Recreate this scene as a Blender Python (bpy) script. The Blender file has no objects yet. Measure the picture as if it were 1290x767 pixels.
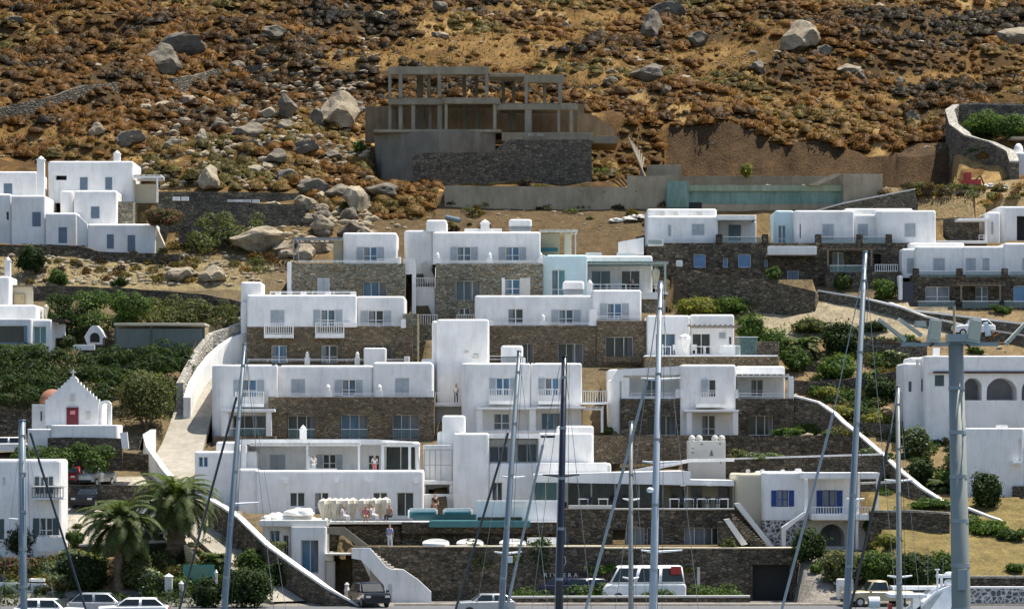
import bpy, bmesh, math, random
import numpy as np
from mathutils import Vector, Matrix, noise
random.seed(7); RNG = np.random.default_rng(7)
SC = bpy.context.scene
# ---------------------------------------------------------------- camera, world, sun, exposure
F = 3750.0; HOR = 560.0; EYE = 12.0
cam = bpy.data.cameras.new('camera'); camo = bpy.data.objects.new('camera', cam)
SC.collection.objects.link(camo); SC.camera = camo
camo.location = (0, 0, EYE); camo.rotation_euler = (math.pi/2, 0, 0)
cam.sensor_width = 36; cam.lens = 36*F/1290; cam.shift_y = (HOR-383.5)/1290
cam.clip_start = 1; cam.clip_end = 6000
SUN = Vector((0.36, 0.16, 0.93)).normalized()
el = math.asin(SUN.z); az = math.atan2(SUN.x, SUN.y)
w = bpy.data.worlds.new('World'); SC.world = w; w.use_nodes = True
nt = w.node_tree; sky = nt.nodes.new('ShaderNodeTexSky'); sky.sky_type = 'NISHITA'; sky.sun_disc = False
sky.sun_elevation = el; sky.sun_rotation = az; sky.dust_density = 1.2; sky.ozone_density = 1.0
bg = nt.nodes['Background']; bg.inputs['Strength'].default_value = 0.10
nt.links.new(sky.outputs['Color'], bg.inputs['Color'])
ld = bpy.data.lights.new('sun', 'SUN'); ld.energy = 4.3; ld.angle = math.radians(0.53); ld.color = (1, 0.94, 0.83)
lo = bpy.data.objects.new('sun', ld); SC.collection.objects.link(lo); lo.location = (60, 100, 200)
lo.rotation_euler = (-SUN).to_track_quat('-Z', 'Y').to_euler()
vs = SC.view_settings; vs.view_transform = 'Standard'; vs.look = 'None'; vs.exposure = 0.88; vs.gamma = 1; vs.use_curve_mapping = False

# ---------------------------------------------------------------- mapping and base terrain profile
ROWS = [-140, -60, 0, 60, 100, 150, 200, 260, 330, 400, 455, 500, 553, 600, 655, 690, 725, 750, 764]
DIST = [470, 420, 380, 352, 335, 316, 300, 287, 275, 264, 256, 250, 242, 232, 220, 213, 208, 205, 202]
def Dr(row): return float(np.interp(row, ROWS, DIST))
def X(px, D): return (px-645)*D/F
def Z(row, D): return EYE+(HOR-row)*D/F
_D = DIST[::-1]; _Z = [EYE+(HOR-r)*d/F for r, d in zip(ROWS[::-1], DIST[::-1])]
_D = [176]+_D+[560, 800, 2500]; _Z = [0.95]+_Z+[_Z[-1]+12, _Z[-1]+20, _Z[-1]-20]
def Zb(D): return np.interp(D, _D, _Z)
def P(px, row, D): return Vector((X(px, D), D, Z(row, D)))
def G(px, row): return P(px, row, Dr(row))
CUTS = []      # (x0,x1,y0,y1,z,mode)

# ---------------------------------------------------------------- mesh helpers
def link(o, parent=None):
    SC.collection.objects.link(o)
    if parent is not None: o.parent = parent
    return o
def woff(o):
    v = Vector((0, 0, 0))
    while o is not None: v += o.location; o = o.parent
    return v
def tag(o, label=None, cat=None, group=None, kind=None):
    if label: o['label'] = label
    if cat: o['category'] = cat
    if group: o['group'] = group
    if kind: o['kind'] = kind
    return o
def thing(name, label, cat, loc, group=None, rz=0):
    o = bpy.data.objects.new(name, None); link(o); o.location = loc; o.rotation_euler = (0, 0, rz); o.empty_display_size = .5
    return tag(o, label, cat, group)
class MB:
    def __init__(s): s.v = []; s.f = []
    def poly(s, pts):
        n = len(s.v); s.v += [tuple(p) for p in pts]; s.f.append(tuple(range(n, n+len(pts)))); return s
    def box(s, x0, x1, y0, y1, z0, z1):
        n = len(s.v)
        s.v += [(x0,y0,z0),(x1,y0,z0),(x1,y1,z0),(x0,y1,z0),(x0,y0,z1),(x1,y0,z1),(x1,y1,z1),(x0,y1,z1)]
        s.f += [tuple(n+i for i in q) for q in ((0,3,2,1),(4,5,6,7),(0,1,5,4),(1,2,6,5),(2,3,7,6),(3,0,4,7))]; return s
    def prism(s, pts, off):
        n = len(s.v); k = len(pts); off = Vector(off)
        s.v += [tuple(p) for p in pts]+[tuple(Vector(p)+off) for p in pts]
        s.f += [tuple(range(n, n+k)), tuple(range(n+2*k-1, n+k-1, -1))]
        s.f += [(n+i, n+k+i, n+k+(i+1) % k, n+(i+1) % k) for i in range(k)]; return s
    def tube(s, pts, rad, n=8, caps=True):
        pts = [Vector(p) for p in pts]
        if not hasattr(rad, '__len__'): rad = [rad]*len(pts)
        base = len(s.v); up0 = None
        for i, p in enumerate(pts):
            d = (pts[min(i+1, len(pts)-1)]-pts[max(i-1, 0)]).normalized()
            a = d.cross(Vector((0, 1, 0)) if abs(d.y) < .9 else Vector((1, 0, 0))).normalized(); b = d.cross(a)
            for k in range(n):
                t = 2*math.pi*k/n; s.v.append(tuple(p+(a*math.cos(t)+b*math.sin(t))*rad[i]))
        for i in range(len(pts)-1):
            for k in range(n):
                a0 = base+i*n+k; a1 = base+i*n+(k+1) % n; s.f.append((a0, a1, a1+n, a0+n))
        if caps:
            s.f.append(tuple(range(base+n-1, base-1, -1))); e = base+(len(pts)-1)*n; s.f.append(tuple(range(e, e+n)))
        return s
    def lathe(s, c, prof, n=16, sx=1, sy=1, wob=0):
        base = len(s.v)
        for r, z in prof:
            for k in range(n):
                t = 2*math.pi*k/n; rr = r*(1+(wob if k % 2 else -wob)); s.v.append((c[0]+rr*math.cos(t)*sx, c[1]+rr*math.sin(t)*sy, c[2]+z))
        for i in range(len(prof)-1):
            for k in range(n):
                a0 = base+i*n+k; a1 = base+i*n+(k+1) % n; s.f.append((a0, a1, a1+n, a0+n))
        s.f.append(tuple(range(base+n-1, base-1, -1))); e = base+(len(prof)-1)*n; s.f.append(tuple(range(e, e+n))); return s
    def blob(s, c, r, amp=.15, seed=0, n=10, flat=-1):
        sx, sy, sz = r; base = len(s.v); m = n*2
        for i in range(n+1):
            ph = math.pi*i/n
            for k in range(m):
                th = 2*math.pi*k/m; d = Vector((math.sin(ph)*math.cos(th), math.sin(ph)*math.sin(th), math.cos(ph)))
                q = 1+amp*noise.noise(d*1.7+Vector((seed*3.1, seed, 0)))*2
                z = max(d.z*q, flat); s.v.append((c[0]+d.x*q*sx, c[1]+d.y*q*sy, c[2]+z*sz))
        for i in range(n):
            for k in range(m):
                a0 = base+i*m+k; a1 = base+i*m+(k+1) % m; s.f.append((a0, a0+m, a1+m, a1))
        return s
    def build(s, name, mat, parent=None, smooth=False, local=False):
        me = bpy.data.meshes.new(name); o = bpy.data.objects.new(name, me)
        off = Vector((0, 0, 0))
        if parent is not None:
            if not local: off = woff(parent)
            me.from_pydata([tuple(Vector(v)-off) for v in s.v], [], s.f)
        else:
            if local: me.from_pydata(s.v, [], s.f)
            else:
                a = np.array(s.v); c = ((a[:,0].min()+a[:,0].max())/2, (a[:,1].min()+a[:,1].max())/2, a[:,2].min())
                me.from_pydata([(v[0]-c[0], v[1]-c[1], v[2]-c[2]) for v in s.v], [], s.f); o.location = c
        me.materials.append(mat if not isinstance(mat, str) else M(mat)); me.validate()
        if smooth: me.polygons.foreach_set('use_smooth', [True]*len(me.polygons))
        return link(o, parent)
def npmesh(name, V, Fq, mats, idx=None, smooth=False):
    me = bpy.data.meshes.new(name); V = np.asarray(V, np.float32); Fq = np.asarray(Fq, np.int32); k = Fq.shape[1]
    me.vertices.add(len(V)); me.vertices.foreach_set('co', V.ravel())
    me.loops.add(Fq.size); me.loops.foreach_set('vertex_index', Fq.ravel())
    me.polygons.add(len(Fq)); me.polygons.foreach_set('loop_start', np.arange(0, Fq.size, k, dtype=np.int32))
    me.polygons.foreach_set('loop_total', np.full(len(Fq), k, np.int32))
    for m in mats: me.materials.append(M(m) if isinstance(m, str) else m)
    if idx is not None: me.polygons.foreach_set('material_index', np.asarray(idx, np.int32))
    if smooth: me.polygons.foreach_set('use_smooth', np.ones(len(Fq), bool))
    me.update(calc_edges=True); return me
def mobj(name, me, parent=None, loc=(0, 0, 0)):
    o = bpy.data.objects.new(name, me); o.location = loc; return link(o, parent)

# ---------------------------------------------------------------- materials
MATS = {}
def M(n): return MATS[n]
class NT:
    def __init__(s, name):
        s.m = bpy.data.materials.new(name); s.m.use_nodes = True; s.t = s.m.node_tree; s.b = s.t.nodes['Principled BSDF']; MATS[name] = s.m
    def n(s, typ, **kw):
        nd = s.t.nodes.new('ShaderNode'+typ)
        for k, v in kw.items():
            if k in nd.inputs.keys() if isinstance(k, str) and k[0].isupper() else False: nd.inputs[k].default_value = v
            else: setattr(nd, k, v)
        return nd
    def l(s, a, b): s.t.links.new(a, b)
    def noise(s, scale, vec=None, detail=4, rough=.6):
        nd = s.n('TexNoise', Scale=scale, Detail=detail, Roughness=rough)
        if vec is not None: s.l(vec, nd.inputs['Vector'])
        return nd
    def ramp(s, fac, stops):
        r = s.n('ValToRGB'); s.l(fac, r.inputs[0]); e = r.color_ramp.elements
        while len(e) < len(stops): e.new(.5)
        for i, (p, c) in enumerate(stops): e[i].position = p; e[i].color = (*c, 1)
        return r.outputs[0]
    def mix(s, fac, a, b, mode='MIX'):
        x = s.n('Mix', data_type='RGBA', blend_type=mode)
        for i, v in ((0, fac), (6, a), (7, b)):
            if hasattr(v, 'links'): s.l(v, x.inputs[i])
            else: x.inputs[i].default_value = v if i == 0 else (*v, 1)
        return x.outputs[2]
    def pos(s, scale=(1, 1, 1)):
        g = s.n('NewGeometry'); mp = s.n('Mapping'); mp.inputs['Scale'].default_value = scale; s.l(g.outputs['Position'], mp.inputs['Vector']); return mp.outputs[0]
    def bump(s, h, dist=.05, strength=.6):
        b = s.n('Bump', Strength=strength, Distance=dist); s.l(h, b.inputs['Height']); s.l(b.outputs[0], s.b.inputs['Normal'])
    def fin(s, col, rough=.8, metal=0, spec=None):
        if hasattr(col, 'links'): s.l(col, s.b.inputs['Base Color'])
        else: s.b.inputs['Base Color'].default_value = (*col, 1)
        s.b.inputs['Roughness'].default_value = rough; s.b.inputs['Metallic'].default_value = metal
        if spec is not None: s.b.inputs['Specular IOR Level'].default_value = spec
        return s.m
def plain(name, col, rough=.6, metal=0, var=.12, sc=2.0):
    t = NT(name); nz = t.noise(sc, t.pos()); a = tuple(c*(1-var) for c in col); b = tuple(min(1, c*(1+var)) for c in col)
    return t.fin(t.ramp(nz.outputs[0], [(.3, a), (.7, b)]), rough, metal)
def plaster(name, col, stain=(.55, .53, .48)):
    t = NT(name); p = t.pos(); n1 = t.noise(.5, p, 6); n2 = t.noise(7, p, 4)
    st = t.noise(1.0, t.pos((2.2, 2.2, .45)), 6, .75)
    c = t.ramp(n1.outputs[0], [(.25, tuple(x*.80 for x in col)), (.45, tuple(x*.92 for x in col)), (.62, col)])
    f = t.ramp(st.outputs[0], [(.47, (0, 0, 0)), (.62, (.35, .35, .35)), (.75, (.9, .9, .9))])
    c = t.mix(f, c, stain); t.bump(n2.outputs[0], .03, .5)
    return t.fin(c, .9, 0, .2)
def stone(name, cols, sx=2.6, sz=6.0, joint=(.05, .045, .04), edge=.10):
    t = NT(name); p = t.pos((sx, sx, sz)); wob = t.noise(1.3, p, 3)
    pv = t.n('VectorMath', operation='MULTIPLY_ADD'); t.l(wob.outputs['Color'], pv.inputs[0]); pv.inputs[1].default_value = (.45, .45, .45); t.l(p, pv.inputs[2])
    v = t.n('TexVoronoi', Scale=1.0); t.l(pv.outputs[0], v.inputs['Vector'])
    e = t.n('TexVoronoi', Scale=1.0, feature='DISTANCE_TO_EDGE'); t.l(pv.outputs[0], e.inputs['Vector'])
    sep = t.n('SeparateColor'); t.l(v.outputs['Color'], sep.inputs[0])
    k = len(cols); c = t.ramp(sep.outputs[0], [(i/(k-1) if k > 1 else 0, q) for i, q in enumerate(cols)])
    big = t.noise(.25, t.pos(), 4); g = t.ramp(big.outputs[0], [(.3, (.78, .76, .74)), (.7, (1.12, 1.1, 1.06))])
    c = t.mix(1.0, c, g, 'MULTIPLY'); fine = t.noise(14, t.pos(), 3); g2 = t.ramp(fine.outputs[0], [(.3, (.8, .8, .8)), (.7, (1.15, 1.15, 1.15))]); c = t.mix(1.0, c, g2, 'MULTIPLY')
    f = t.ramp(e.outputs['Distance'], [(0, (1, 1, 1)), (edge, (0, 0, 0))]); c = t.mix(f, c, joint)
    t.bump(e.outputs['Distance'], .2, 1.0); return t.fin(c, .9, 0, .2)
def concrete(name, a, b, streak=.22):
    t = NT(name); n1 = t.noise(.35, t.pos(), 6); n2 = t.noise(1, t.pos((1.6, 1.6, .35)), 6, .75)
    c = t.ramp(n1.outputs[0], [(.3, a), (.7, b)]); g = t.ramp(n2.outputs[0], [(.35, (1-streak,)*3), (.6, (1.05,)*3)])
    c = t.mix(1.0, c, g, 'MULTIPLY'); n3 = t.noise(12, t.pos(), 3); t.bump(n3.outputs[0], .03, .4); return t.fin(c, .9, 0, .2)
def leaf(name, a, b, c=None):
    t = NT(name); g = t.n('NewGeometry'); oi = t.n('ObjectInfo'); st = [(0, a), (1, b)] if c is None else [(0, a), (.8, b), (1, c)]
    col = t.ramp(g.outputs['Random Per Island'], st)
    v = t.ramp(oi.outputs['Random'], [(0, (.85, .85, .82)), (1, (1.15, 1.12, 1.05))]); col = t.mix(1.0, col, v, 'MULTIPLY')
    t.fin(col, .65, 0, .25); tr = t.n('BsdfTranslucent'); bc = t.mix(1.0, col, (1.25, 1.3, .8), 'MULTIPLY'); t.l(bc, tr.inputs[0]); mx = t.n('MixShader'); mx.inputs[0].default_value = .42; t.l(t.b.outputs[0], mx.inputs[1]); t.l(tr.outputs[0], mx.inputs[2]); t.l(mx.outputs[0], t.t.nodes['Material Output'].inputs[0]); return t.m
plaster('white', (.83, .82, .80)); plaster('white_warm', (.80, .78, .73)); plaster('white_trim', (.82, .82, .81), (.7, .7, .68))
plaster('white_cyan', (.62, .78, .80)); plaster('beige', (.62, .56, .42)); plaster('offwhite', (.62, .60, .55))
stone('stone_light', [(.24,.235,.18), (.40,.36,.26), (.15,.16,.13), (.34,.26,.16), (.25,.27,.23), (.46,.42,.33)], 2.6, 5.6, (.06,.052,.04))
stone('stone_brown', [(.20,.16,.105), (.30,.225,.14), (.13,.11,.082), (.37,.30,.20), (.19,.17,.13), (.25,.17,.10)], 3.2, 6.5, (.045,.036,.026))
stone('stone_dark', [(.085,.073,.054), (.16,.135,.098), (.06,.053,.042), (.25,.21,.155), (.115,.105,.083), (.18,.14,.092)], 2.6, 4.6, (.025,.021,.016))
stone('stone_grey', [(.12,.108,.085), (.20,.175,.135), (.09,.083,.068), (.25,.22,.165), (.15,.14,.11)], 2.3, 4.2, (.03,.027,.023))
stone('stone_pale', [(.40,.38,.33), (.52,.49,.43), (.33,.32,.29), (.47,.43,.36)], 2.2, 3.6, (.16,.15,.13))
stone('stone_whitejoint', [(.13,.14,.15), (.20,.21,.21), (.09,.10,.11)], 3.0, 3.4, (.72,.72,.70), .16)
concrete('concrete', (.24,.205,.145), (.36,.31,.225)); concrete('concrete_dark', (.16,.145,.115), (.26,.235,.185), .25); concrete('concrete_brown', (.22,.155,.09), (.32,.235,.145), .3)
concrete('teal_render', (.13,.215,.185), (.21,.31,.27), .35); concrete('green_render', (.22,.27,.19), (.29,.33,.24), .25)
concrete('road', (.27,.245,.20), (.38,.35,.29), .2); concrete('paving', (.26,.24,.21), (.36,.33,.28), .1); plain('pool_glass', (.012,.07,.08), .2); plain('asphalt', (.10,.10,.105), .85); plain('quay_stone', (.28,.27,.25), .85)
plain('shutter_grey', (.42,.45,.47), .6); plain('shutter_blue', (.015,.05,.22), .5); plain('shutter_teal', (.13,.21,.29), .55); plain('shutter_green', (.07,.10,.10), .55)
plain('shutter_slate', (.16,.21,.27), .55); plain('door_blue', (.14,.26,.42), .5); plain('red_door', (.13,.01,.015), .5); plain('wood_dark', (.06,.03,.022), .6); plain('wood_grey', (.20,.165,.12), .8)
plain('wood_pale', (.42,.33,.2), .8); plain('dark', (.012,.012,.013), .7); plain('terracotta', (.28,.12,.07), .8); plain('pergola_green', (.34,.42,.40), .7)
plain('metal_grey', (.30,.32,.33), .4, .3); plain('metal_white', (.75,.76,.76), .35); plain('rust', (.18,.07,.025), .8); plain('rope', (.05,.05,.055), .7); plain('wire', (.3,.3,.3), .4, .5)
plain('mast_blue', (.17,.215,.25), .4, .15, .1, .8); plain('mast_pale', (.40,.44,.49), .4, .2, .1, .8); plain('mast_navy', (.006,.008,.02), .3); plain('mast_grey', (.24,.25,.235), .45, .2, .08); plain('pole_grey', (.25,.26,.23), .5, .3, .08)
plain('hull_white', (.75,.76,.77), .25); plain('hull_navy', (.01,.015,.05), .2); plain('fabric_white', (.78,.76,.72), .9); plain('fabric_cream', (.66,.60,.48), .9); plain('tank_grey', (.35,.38,.40), .5)
plain('rubber', (.02,.02,.02), .8); plain('paint_red', (.33,.015,.015), .25); plain('paint_white', (.78,.79,.8), .2); plain('paint_black', (.012,.014,.018), .15); plain('paint_silver', (.42,.44,.45), .25, .5)
plain('paint_blue', (.012,.014,.04), .2); plain('paint_beige', (.42,.36,.22), .4); plain('lamp_lens', (.7,.7,.65), .1); plain('red_lens', (.5,.02,.01), .2); plain('sign_green', (.05,.22,.17), .5); plain('orange', (.55,.08,.02), .5)
plain('painted_arch_shade', (.26,.26,.28), .9); plain('skin', (.42,.25,.17), .6); plain('cloth_blue', (.25,.32,.6), .9); plain('cloth_white', (.7,.7,.7), .9); plain('cloth_dark', (.03,.03,.04), .9); plain('cloth_pink', (.6,.2,.2), .9); plain('hair', (.03,.02,.012), .7)  # grey for the arch backs: shade painted in, the plaster there is white
plain('pot', (.28,.23,.18), .8); plain('teal_cushion', (.03,.15,.17), .8); plain('pool_tile', (.04,.15,.16), .3); plain('soil', (.24,.17,.10), .95); plain('bark', (.12,.09,.06), .95, 0, .4, 9); plain('palm_bark', (.16,.115,.075), .95, 0, .5, 8)
def glass(name, c, c2, rough=.12):
    t = NT(name); n1 = t.noise(.6, t.pos((2.2, 2.2, .5)), 3); return t.fin(t.ramp(n1.outputs[0], [(.35, c), (.62, c2)]), rough, 0, .5)
glass('glass', (.025,.055,.085), (.08,.14,.19)); glass('glass_blue', (.03,.10,.18), (.09,.21,.34)); glass('glass_dark', (.006,.009,.011), (.03,.042,.045)); glass('glass_teal', (.03,.13,.16), (.10,.25,.27))
glass('curtain', (.13,.14,.15), (.26,.27,.27), .6); glass('car_glass', (.01,.014,.016), (.02,.03,.03), .12)
t = NT('clear_panel'); tr = t.n('BsdfTransparent'); mx = t.n('MixShader'); mx.inputs[0].default_value = .32; t.l(tr.outputs[0], mx.inputs[1]); t.fin((.10,.19,.21), .08, 0, .8)
t.l(t.b.outputs[0], mx.inputs[2]); t.l(mx.outputs[0], t.t.nodes['Material Output'].inputs[0])
leaf('leaf_dark', (.016,.030,.009), (.05,.085,.02)); leaf('leaf_mid', (.03,.06,.012), (.10,.16,.035)); leaf('leaf_olive', (.045,.06,.02), (.14,.155,.055)); leaf('leaf_bright', (.035,.08,.012), (.12,.18,.035))
leaf('leaf_yellow', (.08,.10,.02), (.21,.21,.045), (.3,.27,.04)); leaf('leaf_palm', (.035,.06,.018), (.12,.16,.05), (.2,.2,.08)); leaf('leaf_dead', (.14,.10,.05), (.26,.19,.10)); leaf('leaf_agave', (.10,.14,.08), (.25,.29,.17))
leaf('flower_leaf', (.04,.07,.02), (.10,.14,.04), (.6,.6,.5)); leaf('bougain', (.05,.07,.02), (.12,.10,.04), (.35,.02,.12)); leaf('cypress', (.01,.022,.01), (.03,.05,.02))
leaf('phryg_orange', (.085,.038,.007), (.23,.108,.018)); leaf('phryg_gold', (.12,.072,.02), (.26,.165,.05)); leaf('phryg_brown', (.045,.025,.008), (.13,.066,.018)); leaf('phryg_dark', (.022,.016,.009), (.06,.042,.022)); leaf('phryg_olive', (.06,.05,.012), (.15,.12,.03))
leaf('dry_grass', (.17,.10,.032), (.36,.24,.09))
def rockmat(name, a, b, c):
    t = NT(name); oi = t.n('ObjectInfo'); n1 = t.noise(.9, t.pos(), 8, .7); n2 = t.noise(6, t.pos((1, 1, 2.5)), 5)
    col = t.ramp(n1.outputs[0], [(.32, a), (.5, b), (.72, c)]); col = t.mix(1.0, col, t.ramp(n2.outputs[0], [(.35, (.7,.68,.66)), (.6, (1.1,1.1,1.1))]), 'MULTIPLY')
    col = t.mix(1.0, col, t.ramp(oi.outputs['Random'], [(0, (.8,.8,.8)), (1, (1.15,1.12,1.08))]), 'MULTIPLY'); t.bump(n2.outputs[0], .15, .8); return t.fin(col, .9, 0, .2)
rockmat('rock', (.09,.08,.065), (.19,.17,.135), (.30,.265,.205)); rockmat('rock_pale', (.19,.155,.105), (.34,.29,.21), (.46,.41,.31))
# ---------------------------------------------------------------- building kit (photo pixels at a distance D are turned into metres)
def slats(mb, x0, x1, y, z0, z1, step=.13):
    mb.box(x0, x0+.05, y-.02, y+.03, z0, z1); mb.box(x1-.05, x1, y-.02, y+.03, z0, z1)
    mb.box(x0+.05, x1-.05, y-.018, y+.03, z0, z0+.07); mb.box(x0+.05, x1-.05, y-.018, y+.03, z1-.07, z1)
    z = z0+.09
    while z < z1-.1: mb.prism([(x0+.05, y-.015, z), (x0+.05, y+.025, z+.07), (x0+.05, y+.025, z+.09), (x0+.05, y-.015, z+.02)], (x1-x0-.1, 0, 0)); z += step
    mb.box(x0+.05, x1-.05, y+.026, y+.034, z0+.07, z1-.07); return mb
RD = {'F': .2, 'S': .1, 'P': .9, 'W': .2, 'N': .8, 'A': 2.4, 'C': .2, 'Q': .35}
def add_window(root, x0, x1, z0, z1, y, kind, sm, gm):
    k = kind[0]; rd = RD[k]; yb = y+rd; name = 'window' if k in 'SWCQ' else 'door' if k in 'F' else 'window'
    fr = MB(); b = .05; wood = 'white_trim'
    if gm == 'glass': gm = random.choice({'F': ['glass_blue', 'glass_blue', 'glass_dark', 'glass'], 'P': ['glass', 'glass_dark', 'glass_dark', 'glass_blue'], 'W': ['glass_dark', 'glass_blue']}.get(k, ['glass', 'glass_dark']))
    if 'b' in kind: wood = sm
    e = .002
    if k == 'N' or k == 'A':
        MB().poly([(x0, yb, z0), (x1, yb, z0), (x1, yb, z1), (x0, yb, z1)]).build('opening', M('dark' if k == 'N' else gm), root); return  # panel closes the hollow; its dark tone paints in the shade inside
    yf = yb-.07
    fr.box(x0+e, x0+b, yf, yb-e, z0+e, z1-e); fr.box(x1-b, x1-e, yf, yb-e, z0+e, z1-e); fr.box(x0+b, x1-b, yf, yb-e, z1-b, z1-e); fr.box(x0+b, x1-b, yf, yb-e, z0+e, z0+b)
    xm = (x0+x1)/2
    if k in 'FW': fr.box(xm-.05, xm+.05, yf-.01, yb-e, z0+b, z1-b)
    if k == 'F': fr.box(x0+b, xm-.05, yf+.01, yb-e, z0+.5, z0+.56); fr.box(xm+.05, x1-b, yf+.01, yb-e, z0+.5, z0+.56)
    if k == 'P':
        n = 3 if x1-x0 > 1.5 else 2
        for i in range(1, n): q = x0+(x1-x0)*i/n; fr.box(q-.03, q+.03, yf-.01, yb-e, z0+b, z1-b)
    if k == 'Q':
        n = max(2, round((x1-x0)/1.1))
        for i in range(1, n): q = x0+(x1-x0)*i/n; fr.box(q-.03, q+.03, yf-.01, yb-e, z0+b, z1-b)
    f = fr.build(name, M(wood), root)
    MB().poly([(x0, yb, z0), (x1, yb, z0), (x1, yb, z1), (x0, yb, z1)]).build('pane', M(gm), f)
    if k == 'F' and random.random() < .8:   # curtain drawn on one side, behind the frame line
        q = x0+(x1-x0)*random.choice([.28, .36]); MB().box(x0+b, q, yb-.02, yb-.004, z0+.1, z1-b).build('curtain', M('curtain'), f)
    if k == 'P':
        q = x1-(x1-x0)*random.choice([.2, .3, .42]); MB().box(q, x1-b, yb-.02, yb-.004, z0+b, z1-b).build('curtain', M('curtain'), f)
    if k == 'S':
        for a, c in ((x0+b, xm-.01), (xm+.01, x1-b)): slats(MB(), a, c, yf-.005, z0+b, z1-.02).build('shutter', M(sm), f)
    if 'o' in kind:
        hw = (x1-x0)*.5
        slats(MB(), x0-hw-.02, x0-.03, y-.05, z0+.02, z1-.02).build('shutter', M(sm), f); slats(MB(), x1+.03, x1+hw+.02, y-.05, z0+.02, z1-.02).build('shutter', M(sm), f)
class House:
    def __init__(s, name, label, cat, px, row, D, group=None):
        s.root = thing(name, label, cat, (X(px, D), D, Z(row, D)), group); s.D = D
    def vol(s, x0, x1, yt, yb, D=None, depth=6.5, mat='white', rt=.21, rl=.2, rr=.2, holes=(), para=.35, name='wall', ext=0, cut=True, sm='shutter_grey', gm='glass'):
        D = D or s.D; xL, xR, zT, zB0 = X(x0, D), X(x1, D), Z(yt, D), Z(yb, D); zB = zB0-ext; y0, y1 = D, D+depth
        if cut: CUTS.append((xL-.3, xR+.3, D-1.6, D+depth+.8, zB0))
        V = []; Fc = []; 
        def arc(cx, cy, r, a0, a1, n=5): return [(cx+r*math.cos(a0+(a1-a0)*i/n), cy+r*math.sin(a0+(a1-a0)*i/n), math.cos(a0+(a1-a0)*i/n), math.sin(a0+(a1-a0)*i/n)) for i in range(n+1)]
        nn = 7 if max(rl, rr) > .5 else 3; q = math.sqrt(2)
        loop = arc(xR-rr, y0+rr, rr, -math.pi/2, 0, nn)+[(xR, y1, .999, .999), (xL, y1, -.999, .999)]+arc(xL+rl, y0+rl, rl, math.pi, 1.5*math.pi, nn)
        lev = [(zB, 0), (zT-rt, 0)]+[(zT-rt+rt*math.sin(t), rt*(1-math.cos(t))) for t in (.52, 1.05, 1.57)]
        if para: lev += [(zT, rt+.22), (zT-para, rt+.22)]
        L = len(loop)
        for z, k in lev:
            for (x, y, nx, ny) in loop: V.append((x-nx*k, y-ny*k, z))
        for li in range(len(lev)-1):
            for i in range(L):
                if li == 0 and i == L-1: continue
                a = li*L+i; b = li*L+(i+1) % L; Fc.append((a, b, b+L, a+L))
        e = (len(lev)-1)*L; Fc.append(tuple(range(e, e+L)))
        # front wall with openings
        fx0, fx1, fz0, fz1 = xL+rl, xR-rr, zB, zT-rt; H = []
        for h in holes:
            a, b, c, d, k = h[:5]; hx0, hx1, hz1, hz0 = X(a, D), X(b, D), Z(c, D), Z(d, D)
            H.append((max(hx0, fx0+.02), min(hx1, fx1-.02), max(hz0, fz0+.02), min(hz1, fz1-.02), k, h[5] if len(h) > 5 else sm, h[6] if len(h) > 6 else gm))
        xs = sorted({fx0, fx1, *[v for h in H for v in h[:2]]}); zs = sorted({fz0, fz1, *[v for h in H for v in h[2:4]]})
        for i in range(len(xs)-1):
            for j in range(len(zs)-1):
                cx, cz = (xs[i]+xs[i+1])/2, (zs[j]+zs[j+1])/2
                if any(h[0] < cx < h[1] and h[2] < cz < h[3] for h in H): continue
                n = len(V); V += [(xs[i], y0, zs[j]), (xs[i+1], y0, zs[j]), (xs[i+1], y0, zs[j+1]), (xs[i], y0, zs[j+1])]; Fc.append((n, n+1, n+2, n+3))
        for a, b, c, d, k, _s, _g in H:
            r = RD[k[0]]; n = len(V)
            if k[0] == 'A':
                ra = (b-a)/2; rz = min(ra, (d-c)*.6); N = 12; pr = [(a, c)]+[((a+b)/2-ra*math.cos(math.pi*i/N), d-rz+rz*math.sin(math.pi*i/N)) for i in range(N+1)]+[(b, c)]
                for i in range(len(pr)-1):
                    n = len(V); V += [(pr[i][0], y0, pr[i][1]), (pr[i+1][0], y0, pr[i+1][1]), (pr[i+1][0], y0+r, pr[i+1][1]), (pr[i][0], y0+r, pr[i][1])]; Fc.append((n, n+1, n+2, n+3))
                for i in range(1, N+1):
                    n = len(V); V += [(pr[i][0], y0, pr[i][1]), (pr[i+1][0], y0, pr[i+1][1]), (pr[i+1][0], y0, d), (pr[i][0], y0, d)]; Fc.append((n, n+1, n+2, n+3))
                n = len(V); V += [(a, y0, c), (b, y0, c), (b, y0+r, c), (a, y0+r, c)]; Fc.append((n, n+1, n+2, n+3)); continue
            V += [(a, y0, c), (b, y0, c), (b, y0, d), (a, y0, d), (a, y0+r, c), (b, y0+r, c), (b, y0+r, d), (a, y0+r, d)]
            Fc += [(n, n+4, n+5, n+1), (n+1, n+5, n+6, n+2), (n+2, n+6, n+7, n+3), (n+3, n+7, n+4, n)]
        mb = MB(); mb.v = V; mb.f = Fc; o = mb.build(name, M(mat), s.root)
        for h in H: add_window(s.root, *h[:4], y0, h[4], h[5], h[6])
        return o
    def box(s, x0, x1, yt, yb, D, dy, mat='white', name='wall', ext=0):
        b = MB().box(X(x0, D), X(x1, D), D, D+dy, Z(yb, D)-ext, Z(yt, D)).build(name, M(mat), s.root)
        bv = bmesh.new(); bv.from_mesh(b.data); bmesh.ops.bevel(bv, geom=bv.edges[:], offset=min(.05, abs(dy)*.2, (X(x1, D)-X(x0, D))*.2, (Z(yt, D)-Z(yb, D))*.2), segments=2, affect='EDGES'); bv.to_mesh(b.data); bv.free(); return b
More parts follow.
